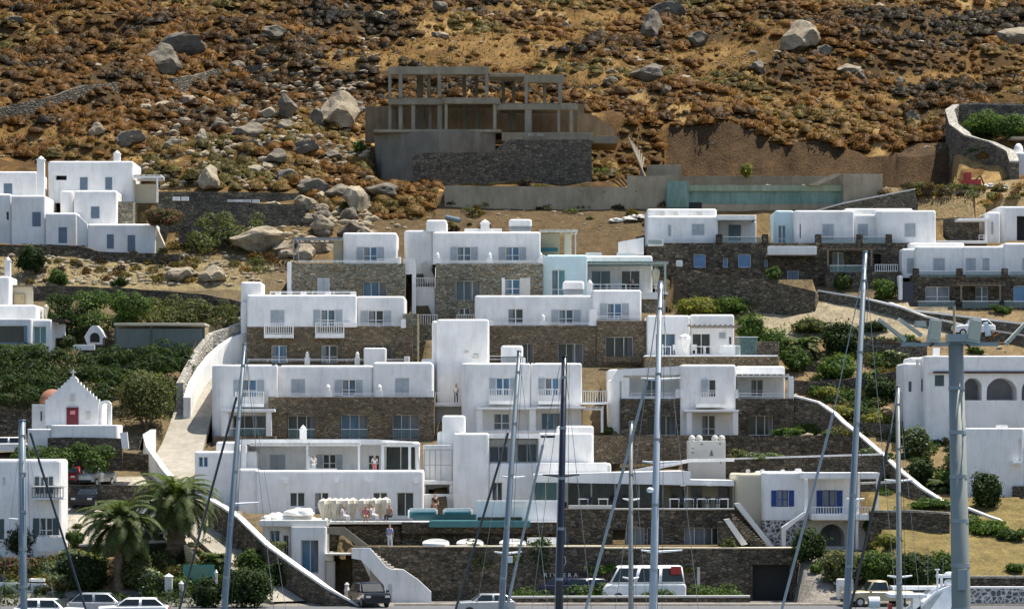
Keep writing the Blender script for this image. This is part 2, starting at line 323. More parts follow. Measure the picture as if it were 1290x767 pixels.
    def rail(s, x0, x1, yt, yb, D, kind='pick', mat='white_trim', parent=None, name='railing'):
        a, b, t, u = X(x0, D), X(x1, D), Z(yt, D), Z(yb, D); mb = MB()
        mb.box(a, b, D-.03, D+.03, t-.05, t)
        if kind == 'pick':
            mb.box(a, b, D-.02, D+.02, u, u+.05); n = max(2, int((b-a)/.2))
            for i in range(n+1): x = a+.03+(b-a-.06)*i/n; mb.box(x-.025, x+.025, D-.018, D+.018, u+.05, t-.05)
        elif kind == 'bar':
            n = max(1, int((b-a)/1.6))
            for i in range(n+1): x = a+.03+(b-a-.06)*i/n; mb.box(x-.025, x+.025, D-.018, D+.018, u, t-.05)
            mb.box(a, b, D-.014, D+.014, (t+u)/2-.02, (t+u)/2+.02)
        o = mb.build(name, M(mat), parent or s.root)
        if kind == 'glass': MB().box(a+.02, b-.02, D-.006, D+.006, u, t-.05).build('glass_panel', M('clear_panel'), o)
        return o
    def balcony(s, x0, x1, yt, ym, yb, D, proj=1.1, mat='white'):
        y = D-proj; a, b = X(x0, y), X(x1, y); fl = MB().box(a, b, y, D-.002, Z(yb, y), Z(ym, y)).build('balcony', M(mat), s.root)
        mb = MB(); t, u = Z(yt, y), Z(ym, y); n = int((b-a)/.19)
        mb.box(a, b, y+.02, y+.08, t-.05, t); mb.box(a, b, y+.03, y+.07, u+.05, u+.1)
        for i in range(n+1): x = a+.03+(b-a-.06)*i/n; mb.box(x-.025, x+.025, y+.03, y+.07, u+.002 if i in (0, n) else u+.1, t-.05)
        for x in (a, b-.05):
            mb.box(x, x+.05, y+.08, D-.003, t-.05, t)
            for i in range(1, 6): yy = y+proj*i/6; mb.box(x+.005, x+.045, yy-.02, yy+.02, u, t-.05)
        mb.build('railing', M('white_trim'), fl); return fl
    def pergola(s, x0, x1, yt, yb, D, dy=2.5, th=.16, posts=(), pw=.16, mat='white_trim', roof=True, name='pergola'):
        a, b, t, u = X(x0, D), X(x1, D), Z(yt, D), Z(yb, D); mb = MB(); mb.box(a, b, D, D+.12, t-th, t); mb.box(a, b, D+dy-.12, D+dy-.004, t-th, t)
        n = max(2, int((b-a)/.45))
        for i in range(n+1): x = a+.05+(b-a-.1)*i/n; mb.box(x-.04, x+.04, D-.15, D+dy-.005, t+.003, t+.1)
        if roof: mb.box(a, b, D-.1, D+dy-.006, t+.103, t+.13)
        o = mb.build(name, M(mat), s.root)
        for p in posts: x = X(p, D); MB().box(x-pw/2, x+pw/2, D+.003, D+pw, u-.1, t-th).build('post', M(mat), o)
        return o
    def chimney(s, xc, wpx, yt, yb, D, mat='white', cap=True):
        x, h = X(xc, D), wpx*D/F/2; t, u = Z(yt, D), Z(yb, D); mb = MB(); c = min(.35, (t-u)*.3) if cap else 0
        mb.box(x-h, x+h, D, D+2*h, u, t-c)
        if cap: mb.box(x-h*1.18, x+h*1.18, D-h*.18, D+h*2.18, t-c, t-c+.08); mb.lathe((x, D+h, t-c+.08), [(h, 0), (h*.8, c*.4), (h*.3, c*.75), (.02, c)], 8)
        return mb.build('chimney', M(mat), s.root)
    def tank(s, x0, x1, yt, yb, D):
        a, b, t, u = X(x0, D), X(x1, D), Z(yt, D), Z(yb, D); h = (t-u)
        o = s.vol(x0, x1, yt, yt+(yb-yt)*.6, D, 1.4, 'white', .22, .3, .3, para=0, name='roof_tank_cover', cut=False)
        mb = MB()
        z = u
        mb.box(a+.1, b-.1, D+.15, D+1.3, u, u+h*.4+.02)
        for i in range(5): z = u+h*.4*i/5; mb.box(a+.06, b-.06, D+.1, D+.15, z, z+.05)
        mb.build('roof_unit', M('tank_grey'), s.root); return o
    def pot(s, xc, yt, yb, D, w=4.5):
        x = X(xc, D); h = w*D/F/2; t, u = Z(yt, D), Z(yb, D); H = t-u; mb = MB(); mb.box(x-h*1.3, x+h*1.3, D-.02, D+.35, u, u+H*.55); mb.lathe((x, D+.16, u+H*.55), [(h*.9, 0), (h, H*.25), (h*.6, H*.4), (.03, H*.46)], 10)
        return mb.build('parapet_pier', M('white'), s.root)
    def poly(s, pts, D, dy, mat, name):
        return MB().prism([(X(x, D), D, Z(r, D)) for x, r in pts], (0, dy, 0)).build(name, M(mat), s.root)
def wallpoly(name, label, pts, D, dy, mat, cat='wall', cap=None, group=None, ncap=None):
    """upright wall: pts = outline in photo pixels at distance D; cap = coping along the first ncap points"""
    r = MB().prism([(X(x, D), D, Z(q, D)) for x, q in pts], (0, dy, 0)).build(name, M(mat)); tag(r, label, cat, group)
    if cap:
        mb = MB()
        for (x0, r0), (x1, r1) in zip(pts[:ncap-1], pts[1:ncap]):
            a, b = Vector((X(x0, D), D-.06, Z(r0, D))), Vector((X(x1, D), D-.06, Z(r1, D)))
            mb.prism([a, b, b+Vector((0, 0, .13)), a+Vector((0, 0, .13))], (0, dy+.12, 0))
        mb.build('coping', M(cap), r)
    return r
def wallpath(name, label, pts, h, th, mat, cap=None, cat='wall', down=1.2, group=None, snap=False, capw=.08):
    """wall along ground points (px,row of its TOP, optional D); h = height in metres used to place its foot"""
    top = []
    for p in pts:
        if snap: top.append(ground_hit(p[0], p[1]+h*F/310)+Vector((0, 0, h)))
        elif len(p) == 3: top.append(P(*p))
        else:
            r = p[1]; D = Dr(r)
            for _ in range(8): D = Dr(r+h*F/D)
            top.append(P(p[0], r, D))
    fine = []
    for a, b in zip(top[:-1], top[1:]):
        n = max(1, int((b-a).length/1.2)); fine += [a+(b-a)*i/n for i in range(n)]
    fine.append(top[-1])
    if snap:
        hz = [H(f.x, f.y)+h for f in fine]; hz = [sum(hz[max(0, i-4):i+5])/len(hz[max(0, i-4):i+5]) for i in range(len(hz))]; fine = [Vector((f.x, f.y, q)) for f, q in zip(fine, hz)]
    mb = MB(); cp = MB(); n = len(fine); nor = []
    for i in range(n):
        d = fine[min(i+1, n-1)]-fine[max(i-1, 0)]; d.z = 0; d.normalize(); nor.append(Vector((-d.y, d.x, 0)))
    if not cap: fine = [f+Vector((0, 0, .12*noise.noise(f*.9))) for f in fine]
    up = Vector((0, 0, 1))
    def strip(m, off0, off1, zb, zt):
        base = len(m.v)
        for p, q in zip(fine, nor): m.v += [tuple(p+q*off0+up*zb), tuple(p+q*off1+up*zb), tuple(p+q*off1+up*zt), tuple(p+q*off0+up*zt)]
        for i in range(n-1):
            for k in range(4): a = base+i*4+k; b = base+i*4+(k+1) % 4; m.f.append((a, a+4, b+4, b))
        m.f += [(base, base+1, base+2, base+3), tuple(base+(n-1)*4+k for k in (3, 2, 1, 0))]
    strip(mb, 0, th, -h-down, 0); r = mb.build(name, M(mat)); tag(r, label, cat, group)
    if cap: strip(cp, -capw, th+capw, .002, .16); cp.build('coping', M(cap), r)
    return r
def pad(px0, px1, row, D0, D1, fill=True):
    CUTS.append((X(px0, D0), X(px1, D0), D0, D1, Z(row, D0), 'pad' if fill else 'cut'))
# ================================================================ BUILDINGS
S, Fo, Wn, Pc = 'S', 'Fo', 'W', 'P'
# --- villa, top of the hill on the far side
h = House('villa', 'large stepped white villa with blue-grey shutters and tall white chimney high on the hillside', 'house', 100, 318, 278)
h.vol(110, 196, 282, 319, 278, 7, ext=2, holes=[(134, 144, 295, 314, S), (160, 171, 296, 318, S)], sm='shutter_slate')
h.vol(14, 57, 246, 308, 280, 7, ext=2, holes=[(40, 52, 267, 286, S)], sm='shutter_slate')
h.vol(-40, 14, 244, 308, 281, 7, ext=2, holes=[(8, 12, 267, 277, 'N')])
h.vol(57, 97, 268, 311, 279.5, 7, ext=2, holes=[(73, 85, 286, 307, S)], sm='shutter_slate')
h.vol(93, 147, 240, 284, 282, 6, holes=[(114, 126, 260, 276, S)], sm='shutter_slate', cut=False)
h.vol(60, 168, 203, 256, 286, 6, rl=.5, holes=[(100, 111, 223, 240, S), (132, 142, 223, 240, S), (58+12, 84, 221, 227, 'N')], sm='shutter_slate')
h.vol(-40, 47, 216, 247, 285, 6, holes=[(4, 16, 231, 246, S)], sm='shutter_slate')
h.vol(75, 93, 240, 270, 283, 3, rl=.6, rr=.6, cut=False); h.chimney(51, 9, 197, 250, 283); h.chimney(147, 8, 190, 204, 287)
h.poly([(97, 270), (110, 282), (110, 314), (97, 314)], 278.6, .4, 'white', 'stair_wall')
h.poly([(196, 284), (212, 319), (196, 319)], 278.5, 1.2, 'beige', 'stair_wall')
h.pergola(168, 203, 222, 256, 285, 3, .2, (198,)); h.poly([(170, 232), (196, 232), (196, 256), (170, 256)], 287.5, .3, 'beige', 'garden_wall')
h.poly([(147, 254), (168, 254), (168, 282), (147, 282)], 283, 4, 'stone_light', 'stone_wall')
# --- upper stone house (B2)
h = House('stone_house', 'stone-fronted house with one white upper room and a thin terrace pergola on its roof', 'house', 435, 398, 265)
h.vol(362, 510, 332, 400, 265, 6, 'stone_light', rt=.02, rl=.05, rr=.05, ext=1.5, holes=[(400, 415, 350, 371, S), (457, 487, 354, 373, Pc)], name='stone_wall')
h.vol(432, 500, 293, 333, 266.6, 4.6, holes=[(458, 475, 311, 330, Fo)]); h.vol(497, 505, 324, 333, 265.1, .3, rt=.04, para=0); h.rail(376, 498, 328, 332, 265.15, 'bar')
h.pergola(367, 432, 301, 332, 265.5, 4, .12, (370, 376), .08, 'metal_grey'); h.box(420, 432, 302, 332, 267.5, 3, 'beige')
h.box(361.5, 367, 330, 372, 264.8, .25); h.rail(476, 500, 326, 333, 265.12, 'bar')
# --- upper tall house (B3)
h = House('stone_house', 'tall stone-fronted house with two shuttered upper doors, roof tank and white stairs at its side', 'house', 615, 398, 265)
h.vol(549, 684, 332, 402, 265, 6, 'stone_light', rt=.02, rl=.05, rr=.05, ext=1.5, holes=[(574, 605, 353, 378, Pc), (578, 592, 388, 397, 'W'), (636, 655, 352, 371, 'F')], name='stone_wall')
h.vol(545, 681, 292, 333, 266.6, 5, holes=[(576, 593, 311, 329, Fo), (637, 654, 311, 329, Fo)])
h.vol(509, 545, 290, 345, 268.5, 5, rl=.6); h.vol(537, 563, 277, 292, 268, 3, cut=False); h.chimney(611, 11, 277, 292, 268); h.tank(641, 670, 276, 291, 268)
h.vol(585, 632, 288, 292, 268.5, 1, rt=.03, para=0, cut=False)
for x in (551, 617, 681): h.pot(x, 318, 333, 265.1, 5)
h.rail(554, 614, 328, 332, 265.15, 'bar'); h.rail(620, 678, 328, 332, 265.15, 'bar')
h.box(632, 636, 350, 372, 264.9, .1); h.box(655, 668, 350, 372, 264.94, .06, 'offwhite')
h.vol(522, 548, 318, 405, 270.5, 3, cut=False)
h.vol(523, 549, 362, 412, 266.5, 4, cut=False); h.rail(523, 548, 350, 362, 266.2); h.rail(524, 551, 396, 409, 263.5)
h.box(520, 552, 409, 411, 263.3, 2.5); h.rail(575, 600, 396, 402, 263.5)
h.poly([(508, 326), (522, 326), (524, 336), (524, 395), (519, 395), (519, 345), (508, 346)], 265.6, .25, 'white', 'stair_wall'); h.rail(509, 522, 326, 345, 265.3, 'pick')
h.poly([(530, 332), (537, 328), (548, 350), (548, 356), (536, 356)], 268.2, .3, 'offwhite', 'stair_wall')
# --- terrace restaurant right of it (B3b)
h = House('terrace_house', 'white terrace house with pale cyan side wall, beige roof shelter and grey-green pergola', 'house', 760, 396, 266)
h.vol(684, 740, 321, 385, 266, 6, 'white_cyan', rl=.05, ext=1, holes=[(695, 712, 340, 372, 'F')], gm='glass_teal')
h.vol(737, 822, 322, 369, 269.5, 4, ext=1, holes=[(745, 769, 341, 368, 'Q'), (783, 806, 341, 368, 'Q')], gm='glass')
h.pergola(738, 842, 331, 368, 266.5, 3, .13, (838,), .18, 'pergola_green'); h.box(737, 842, 368, 371, 266.3, 3.2); h.rail(742, 836, 358, 368, 266.4, 'bar', 'metal_white')
h.vol(808, 838, 371, 412, 266.6, 4, 'stone_light', rt=.02, para=0, ext=1); h.box(808, 836, 371, 377, 266.3, .3); h.box(834, 838, 377, 396, 266.2, .2)
h.pergola(680, 728, 291, 322, 268, 3, .1, (725,), .12, 'offwhite'); h.box(681, 705, 294, 322, 270.2, .4, 'beige'); h.box(711, 720, 294, 322, 268.6, .5, 'beige'); h.box(681, 703, 312, 316, 269, 1, 'teal_cushion', 'lounger_bench')
h.poly([(779, 305), (811, 299), (811, 321), (779, 321)], 272, .4, 'white', 'garden_wall'); h.box(738, 758, 318, 322, 268, .5); h.box(777, 800, 318, 322, 268, .5)
# --- house A (B4)
h = House('stone_house', 'white-topped house with two picketed balconies above a brown stone ground floor', 'house', 415, 455, 256)
h.vol(311, 520, 411, 460, 256, 7, 'stone_brown', rt=.02, rl=.05, rr=.05, ext=1.5, holes=[(342, 361, 435, 457, 'F'), (405, 425, 435, 457, 'F'), (460, 494, 434, 457, Pc)], name='stone_wall')
h.vol(311, 449, 371, 411.5, 255.9, 6, holes=[(340, 359, 390, 412, S), (404, 422, 390, 411, Fo)], cut=False)
h.vol(449, 510, 373, 411.5, 257, 5, holes=[(464, 483, 391, 411, Fo)], cut=False)
h.vol(303, 330, 355, 414, 257.5, 3, rl=.4); h.vol(303, 312, 380, 470, 257.2, 5)
h.balcony(332.5, 369, 407, 421, 425.5, 255.9); h.balcony(397, 433, 406, 420, 425.5, 255.9); h.rail(449, 506, 407, 412, 255.95, 'bar'); h.box(505, 511, 402, 413, 255.8, .3); h.box(432, 449, 406, 412, 255.4, .5)
h.vol(508, 526, 395, 462, 256.5, 5, 'stone_light', rt=.02, rl=.05, rr=.05, para=0, ext=1)
h.rail(340, 448, 367, 371, 259, 'bar', 'metal_white')
for x in (350, 382, 413, 445): h.box(x-3.5, x+3.5, 367, 373, 257.5, .4)
h.vol(526, 549, 408, 462, 262, 3, 'stone_light', rt=.02, para=0, holes=[(534, 546, 438, 454, 'N')])
h.rail(312, 512, 452, 456, 254.6, 'bar')
for x in (387, 450): h.pot(x, 443, 459, 254.5, 5)
h.vol(458, 486, 438, 462, 253.6, 2, rt=.12, cut=False); h.vol(509, 516, 449, 459, 254.4, .4, rt=.03, para=0, cut=False)
# --- house mid (B5)
h = House('stone_house', 'white-topped house with a domed roof tank and small chimney above brown stone walls', 'house', 700, 456, 256)
h.vol(612, 752, 410, 460, 256, 7, 'stone_brown', rt=.02, rl=.05, rr=.05, ext=1.5, holes=[(650, 672, 432, 457, Pc), (703, 735, 432, 459, Pc)], name='stone_wall')
h.vol(752, 815, 404, 458, 255.8, 7, 'stone_brown', rt=.02, rl=.05, rr=.05, ext=1.5, holes=[(763, 798, 424, 455, Pc)], name='stone_wall')
h.vol(598, 751, 372, 411, 257.2, 5.5, holes=[(640, 659, 389, 409, 'F'), (704, 722, 390, 409, Fo)], rl=.3); h.vol(746, 808, 365, 405, 256.6, 5.5, holes=[(765, 783, 382, 402, Fo)])
h.tank(709, 736, 354, 371, 259); h.chimney(743, 7, 353, 374, 258); h.rail(620, 680, 406, 410, 256.1, 'bar'); h.rail(688, 742, 406, 410, 256.1, 'bar'); h.rail(752, 806, 398, 403, 256, 'bar')
h.pot(684, 396, 412, 256.1, 5); h.box(742, 752, 390, 412, 256, .4); h.box(612, 622, 404, 412, 256, .3); h.box(760, 815, 449, 456, 254.8, .3, 'stone_brown', 'parapet')
# --- tower block (B6)
h = House('white_tower', 'plain windowless white block with rounded corners rising between the two rows of houses', 'building', 582, 490, 249)
h.vol(550, 616, 402, 492, 249, 4, rl=.3, rr=.3, ext=2, para=.2); h.vol(544, 552, 404, 492, 250, 3, ext=2); h.vol(531, 552, 452, 492, 250.3, 2, rt=.1); h.box(596, 603, 446, 452, 248.9, .12, 'offwhite', 'wall_vent'); h.box(585, 590, 442, 445, 248.9, .12, 'offwhite', 'wall_vent')
h.box(545, 582, 508, 512, 245.6, 3, 'white', 'landing'); h.rail(548, 581, 494, 508, 245.7)
h.vol(547, 582, 512, 545, 247, 3, 'offwhite', rt=.05, para=0)
h.rail(598, 617, 447, 452, 252, 'bar', 'metal_white')
# --- long row house (B7)
h = House('stone_house', 'long white house with rounded corner by the road and three wide openings in brown stone', 'house', 430, 552, 243)
h.vol(338, 547, 500, 556, 243, 8, 'stone_brown', rt=.02, rl=.05, rr=.05, ext=1.5, holes=[(362, 397, 523, 552, Pc), (429, 463, 522, 553, Pc), (494, 528, 522, 553, Pc)], name='stone_wall')
h.vol(265, 349, 459, 575, 243.8, 8, rl=1.4, rr=.05, ext=2, holes=[(304, 323, 478, 500, Fo), (293, 335, 523, 551, Pc)])
h.vol(348, 470, 460, 501, 244.6, 6, rl=.05, holes=[(366, 385, 477, 499, S), (431, 448, 478, 499, Fo)], cut=False); h.vol(470, 545, 456, 501, 244.2, 6, holes=[(497, 516, 476, 499, S)], cut=False)
h.balcony(296, 332, 493, 508, 512.5, 243.8); h.rail(352, 410, 495, 499.5, 243.2, 'bar'); h.rail(418, 474, 495, 499.5, 243.2, 'bar'); h.rail(482, 538, 495, 499.5, 243.2, 'bar')
for x in (413, 478): h.pot(x, 484, 501, 243.1, 6)
h.box(339, 350, 491, 501, 243.1, .4); h.box(537, 546, 491, 501, 243.1, .4)
h.box(278, 346, 515, 519, 241.6, 2.2, 'white_trim', 'porch_roof'); h.box(279, 288, 519, 550, 241.7, .45, name='column'); h.box(335, 342, 519, 550, 241.7, .45, name='column'); h.rail(290, 334, 539, 548, 241.8, 'glass')
h.vol(270, 348, 549, 575, 241.7, 3, 'stone_brown', rt=.02, para=0, ext=1)
for a, b in ((363, 397), (430, 463), (495, 528)): h.rail(a, b, 540, 550, 243.05, 'glass')
# --- B8
h = House('white_house', 'white house with a rounded side, two picketed balconies and a domed tank on its roof', 'house', 655, 545, 242)
h.vol(581, 668, 457, 545, 242.6, 7, rl=1.2, rr=.1, ext=1.5, holes=[(625, 642, 476, 498, 'Fo'), (622, 642, 521, 541, 'F')]); h.vol(668, 733, 457, 545, 242.8, 7, rl=.1, rr=.15, ext=1.5, holes=[(687, 704, 476, 498, 'Fo'), (682, 706, 520, 541, Pc)])
h.balcony(616, 647, 490, 504.5, 509, 242.6, .9); h.balcony(678, 709, 490, 504.5, 509, 242.7, .9); h.tank(631, 659, 435, 458, 245)
h.box(600, 676, 513, 516, 240.8, 1.7, 'white_trim', 'porch_roof'); h.box(676, 736, 512, 515, 241, 1.7, 'white_trim', 'porch_roof')
for x in (600, 667): h.box(x, x+8, 516, 545, 240.9, .5, name='column')
h.rail(731, 766, 492, 507, 242.5); h.box(731, 766, 507, 509, 242.3, 2, name='landing'); h.pergola(736, 760, 514, 543, 241.5, 2, .14, (758.5,), .2); h.box(600, 720, 542, 546, 240.8, .3)
h.box(650, 662, 450, 457, 244.5, .3); h.rail(607, 632, 448, 457, 246, 'bar', 'metal_white')
# --- B9
h = House('stone_house', 'white house with one central picketed balcony between two shaded terraces over dark stone', 'house', 885, 548, 243)
h.vol(766, 860, 465, 550, 246, 6, rl=.8, ext=1.5, holes=[(812, 830, 478, 500, 'F')]); h.vol(766, 782, 478, 550, 243.6, 3, rl=.6, cut=False)
h.poly([(772, 474), (778, 465), (858, 461), (858, 472), (786, 473), (783, 480), (772, 480)], 243.6, 2.3, 'white', 'roof_edge')
h.vol(782, 858, 502, 551, 243.2, 4, 'stone_dark', rt=.02, rl=.05, rr=.05, ext=1.5, holes=[(815, 852, 523, 548, Pc)], name='stone_wall')
h.vol(857, 927, 459, 551, 243, 8, rl=.2, rr=.2, ext=1.5, holes=[(884, 902, 478, 500, 'F'), (884, 901, 523, 548, 'F')], gm='glass_dark'); slats(MB(), X(883, 242.9), X(892, 242.9), 242.9, Z(500, 242.9), Z(478, 242.9)).build('shutter', M('shutter_grey'), h.root)
h.balcony(877, 914, 494, 508, 513, 243, 1.1); h.box(862, 931, 516, 519, 241, 2, 'white_trim', 'porch_roof'); h.box(865, 872, 519, 548, 241.1, .45, name='column'); h.box(923, 930, 519, 548, 241.1, .45, name='column')
h.vol(927, 989, 461, 502, 246, 5, holes=[(946, 961, 478, 500, 'F')], gm='glass_dark', cut=False); h.vol(924, 1000, 502, 551, 243.2, 7, 'stone_dark', rt=.02, rl=.05, rr=.05, ext=1.5, holes=[(943, 975, 523, 548, Pc)], name='stone_wall')
h.pergola(927, 994, 473, 502, 243.4, 2.6, .1, (), .16); h.box(993, 1000, 474, 502, 243.3, .5, name='column'); h.box(857, 862, 490, 502, 242.8, .3); h.box(783, 793, 476, 502, 243.4, .4, name='column')
h.rail(795, 857, 495, 502, 243.3, 'bar'); h.rail(930, 992, 495, 502, 243.3, 'bar'); h.box(783, 860, 500, 503, 243.25, 3, 'white_trim', 'terrace_floor')
h.box(851, 858, 490, 502, 243.2, .4); h.box(926, 930, 490, 502, 243.2, .4)
# --- B10
h = House('terrace_house', 'low white house with a white closed sunshade, hot tub and glass screen on its terrace', 'house', 870, 447, 252)
h.vol(815, 869, 397, 450, 255, 5, ext=1, holes=[(826, 851, 420, 448, 'Q')]); h.vol(869, 925, 396, 447, 255.6, 5, ext=1, holes=[(872, 895, 420, 446, 'Q'), (905, 915, 418, 427, S), (918, 924, 424, 434, S, 'shutter_green')])
h.pergola(868, 935, 410, 447, 252.4, 3, .09, (), .1, 'wood_grey', False); h.box(812, 980, 447, 449, 251.6, 4, 'white_trim', 'terrace_floor')
h.vol(812, 982, 449, 462, 251.8, 5, 'stone_brown', rt=.02, para=0, ext=1.5); h.vol(954, 982, 430, 448, 252.4, 2, 'stone_dark', rt=.02, para=0, cut=False); h.rail(926, 955, 424, 447, 252.6, 'glass')
t = House('hot_tub', 'white square hot tub on the terrace of the low white house', 'hot tub', 920, 447, 252.7); t.vol(907, 933, 435, 447, 252.7, 1.6, rt=.1, rl=.3, rr=.3, para=.1, name='tub', cut=False)
# --- B11 hotel centre block
h = House('hotel_wing', 'blocky white hotel wing with a recessed terrace, glazed dining room and long white canopy', 'building', 650, 655, 224)
h.vol(571, 616, 545, 690, 226, 8, ext=1, cut=True); h.vol(557, 586, 523, 600, 230, 2, cut=False); h.vol(551, 572, 543, 600, 231, 4, cut=False)
h.vol(616, 770, 583, 690, 226.1, 8, ext=1, holes=[(613+4, 633, 607, 632, 'Q', 'shutter_grey', 'glass_dark'), (673, 702, 607, 634, 'Q', 'shutter_grey', 'glass_teal')], cut=True)
h.vol(613, 680, 552, 584, 229.5, 4, holes=[(614.5, 640, 562, 582, 'Q'), (652, 677, 559, 582, 'Q')], gm='glass', cut=False); h.box(608, 700, 546, 552, 226.3, 4); h.vol(678, 747, 545, 584, 226.3, 6, cut=False); h.vol(702, 748, 536, 584, 229, 4, cut=False)
h.box(676, 765, 583, 597, 223, 3.3); h.poly([(672, 597), (862, 593), (870, 594), (870, 604), (925, 605), (925, 612), (672, 607)], 219.6, 5.5, 'white', 'canopy'); h.poly([(760, 599), (868, 578), (925, 577), (925, 581), (870, 582), (765, 604)], 226, .5, 'white', 'roof_edge')
h.box(715, 836, 607, 641, 221, .15, 'glass_dark', 'glass_wall'); h.box(836, 925, 610, 642, 223.2, .2, 'beige', 'back_wall')
for x in (715, 745, 775, 805, 835, 866, 924): h.box(x-1, x+1, 607, 641, 220.6, .3, 'metal_grey', 'post')
for a, b in ((846, 862), (872, 884), (905, 918)): h.box(a, b, 613, 641, 223, .12, 'glass_dark', 'glass_wall')
for x in (857, 890): h.box(x, x+7, 610, 612, 219.4, .15, 'lamp_lens', 'light_fitting')
h.box(600, 705, 630, 657, 217, .3, 'white', 'balcony_wall'); h.box(600, 705, 655, 657, 217.3, 6, 'white', 'balcony_floor'); h.rail(640, 662, 631, 639, 216.9, 'pick'); h.box(530, 600, 622, 660, 226.5, .6)
h.vol(533, 572, 560, 648, 229, 3, rt=.05, para=0, ext=1, holes=[(540, 562, 616, 648, 'N')], cut=False); h.rail(530, 570, 566, 605, 227.5, 'bar', 'metal_grey'); h.box(528, 571, 605, 610, 227, 2, name='landing')
for x in (534, 541, 548, 555): h.box(x, x+1, 566, 605, 227.6, .06, 'metal_grey', 'screen_bar')
h.box(531, 536, 610, 650, 227.2, .3, name='column'); h.box(566, 572, 610, 650, 227.2, .3, name='column')
# --- B12 hotel reception wing
h = House('hotel_wing', 'long white two-storey hotel wing with roof pergola, terrace doors and wall lamps above the sunbeds', 'building', 430, 657, 224)
h.vol(323, 533, 592, 660, 224, 5, rl=.2, rr=.2, ext=1.5, holes=[(365, 384, 620, 638, 'W'), (396, 414, 620, 648, 'F'), (470, 488, 620, 634, 'W'), (500, 521, 620, 650, 'Q')], gm='glass_dark')
h.vol(305, 527, 556, 594, 229, 4, rl=.1, holes=[(339, 360, 572, 592, S), (407, 423, 572, 592, Fo), (464, 478, 573, 592, 'F'), (486, 524, 562, 592, 'Q', 'shutter_grey', 'glass_dark')], gm='glass_dark', cut=False)
h.poly([(300, 553), (470, 553), (520, 556), (520, 560), (300, 560)], 226.3, 3, 'white', 'roof_edge'); h.pergola(315, 454, 560, 592, 225.8, 3, .1, (387, 452), .15, 'white_trim'); h.pergola(480, 528, 560, 592, 225.5, 3, .14, (482, 516, 526), .2, 'white_trim')
h.box(387, 391, 574, 592, 225.6, 2.5); h.box(303, 310, 560, 594, 225.6, 3); h.chimney(381.5, 8, 536, 556, 230); h.box(388, 424, 590, 592, 224.6, .4)
h.vol(245, 324, 568, 650, 226.5, 7, rl=.2, ext=2, para=.3, holes=[(250, 262, 575, 588, 'W')]); h.vol(300, 325, 590, 690, 224.4, 5, rl=.2, ext=2); h.vol(272, 300, 556, 600, 228, 5, cut=False)
for x in (359, 424, 463, 524): h.box(x-3, x+3, 606, 609, 223.7, .28, 'metal_white', 'wall_lamp')
# --- lower pavilion
h = House('pavilion', 'white pavilion with square openings stepping down beside the entrance road', 'building', 380, 740, 214)
h.vol(366, 411, 663, 745, 213, 5, rt=.05, ext=2, holes=[(379, 401, 680, 722, 'P')], para=.1); h.vol(330, 367, 662, 735, 214, 6, rt=.05, ext=2, holes=[(340, 352, 668, 694, 'P'), (357, 364, 674, 700, 'P')], para=.1)
h.box(326, 412, 655, 663, 213.2, 5.5, 'white_warm', 'roof_edge'); h.box(409, 420, 698, 706, 212.4, 1.5); h.box(411, 422, 706, 742, 212.6, .6, 'offwhite')
# --- chimney tower
h = House('roof_tower', 'small pale square tower with four knobbed corners and pierced triangle above the dining room', 'tower', 891, 600, 228)
h.vol(868, 914, 555, 606, 228, 3, 'offwhite', rt=.04, rl=.05, rr=.05, para=.2, ext=1, cut=False)
for x in (872, 881, 901, 909.5): 
    o = MB().lathe((X(x, 228), 228.3, Z(556, 228)), [(.24, 0), (.27, .25), (.2, .42), (.04, .5)], 10).build('corner_knob', M('offwhite'), h.root)
MB().prism([(X(894, 227.9), 227.97, Z(574, 228)), (X(899, 227.9), 227.97, Z(574, 228)), (X(896.5, 227.9), 227.97, Z(566, 228))], (0, .05, 0)).build('pierced_vent', M('concrete_dark'), h.root)
for x, y, a, b in ((873, 570, 4, 1), (873, 564.5, 3, 1), (884, 559.5, 2.5, 2), (907, 559, 2, 2), (908, 582, 1, 4)): h.box(x-a/2, x+a/2, y-b/2, y+b/2, 227.96, .06, 'concrete_dark', 'pierced_vent')
# --- B15 blue shutter house
h = House('white_house', 'white house with deep blue shutters, white outside stairs and an arched ground floor', 'house', 1015, 690, 219)
h.vol(960, 1016, 594, 655, 219, 7, ext=0, rl=.3, holes=[(979, 993, 617, 638, 'Fob')], sm='shutter_blue', gm='curtain'); h.vol(926, 962, 596, 665, 220, 6, 'beige', rl=.4, ext=1, cut=False)
h.vol(960, 1012, 655, 690, 219.05, 6, 'stone_whitejoint', rt=.02, para=0, ext=1.5)
h.vol(1012, 1084, 597, 655, 221, 6, holes=[(1037, 1053, 617, 646, 'Fob')], sm='shutter_blue', gm='curtain'); h.box(1007, 1109, 595, 603, 218.4, 3.5, 'white', 'roof_slab')
h.vol(1012, 1092, 655, 692, 220.5, 6, ext=1.5, rt=.05, para=0, holes=[(1032, 1064, 660, 688, 'A', 'shutter_blue', 'curtain')])
h.box(1022, 1108, 648, 655, 217.6, 3.3, 'white', 'balcony'); h.rail(1023, 1062, 638, 648, 217.7); h.rail(1062, 1107, 638, 648, 217.7); h.box(1078, 1082, 603, 692, 217.9, .3, name='column'); h.box(1013, 1018, 603, 648, 217.9, .3, name='column'); h.box(1104, 1107, 603, 648, 217.9, .2, name='column')
h.poly([(1013, 645), (1018, 645), (990, 668), (990, 690), (985, 690), (985, 664)], 217.2, 1, 'white', 'stair'); h.box(1002, 1010, 590, 597, 222, .5)
for a in (940, 958, 984): h.box(a, a+5, 591, 596, 221, .4, name='parapet_pier')
CUTS.append((X(955, 215), X(1112, 215), 209.5, 219.3, Z(693, 219), 'cut'))
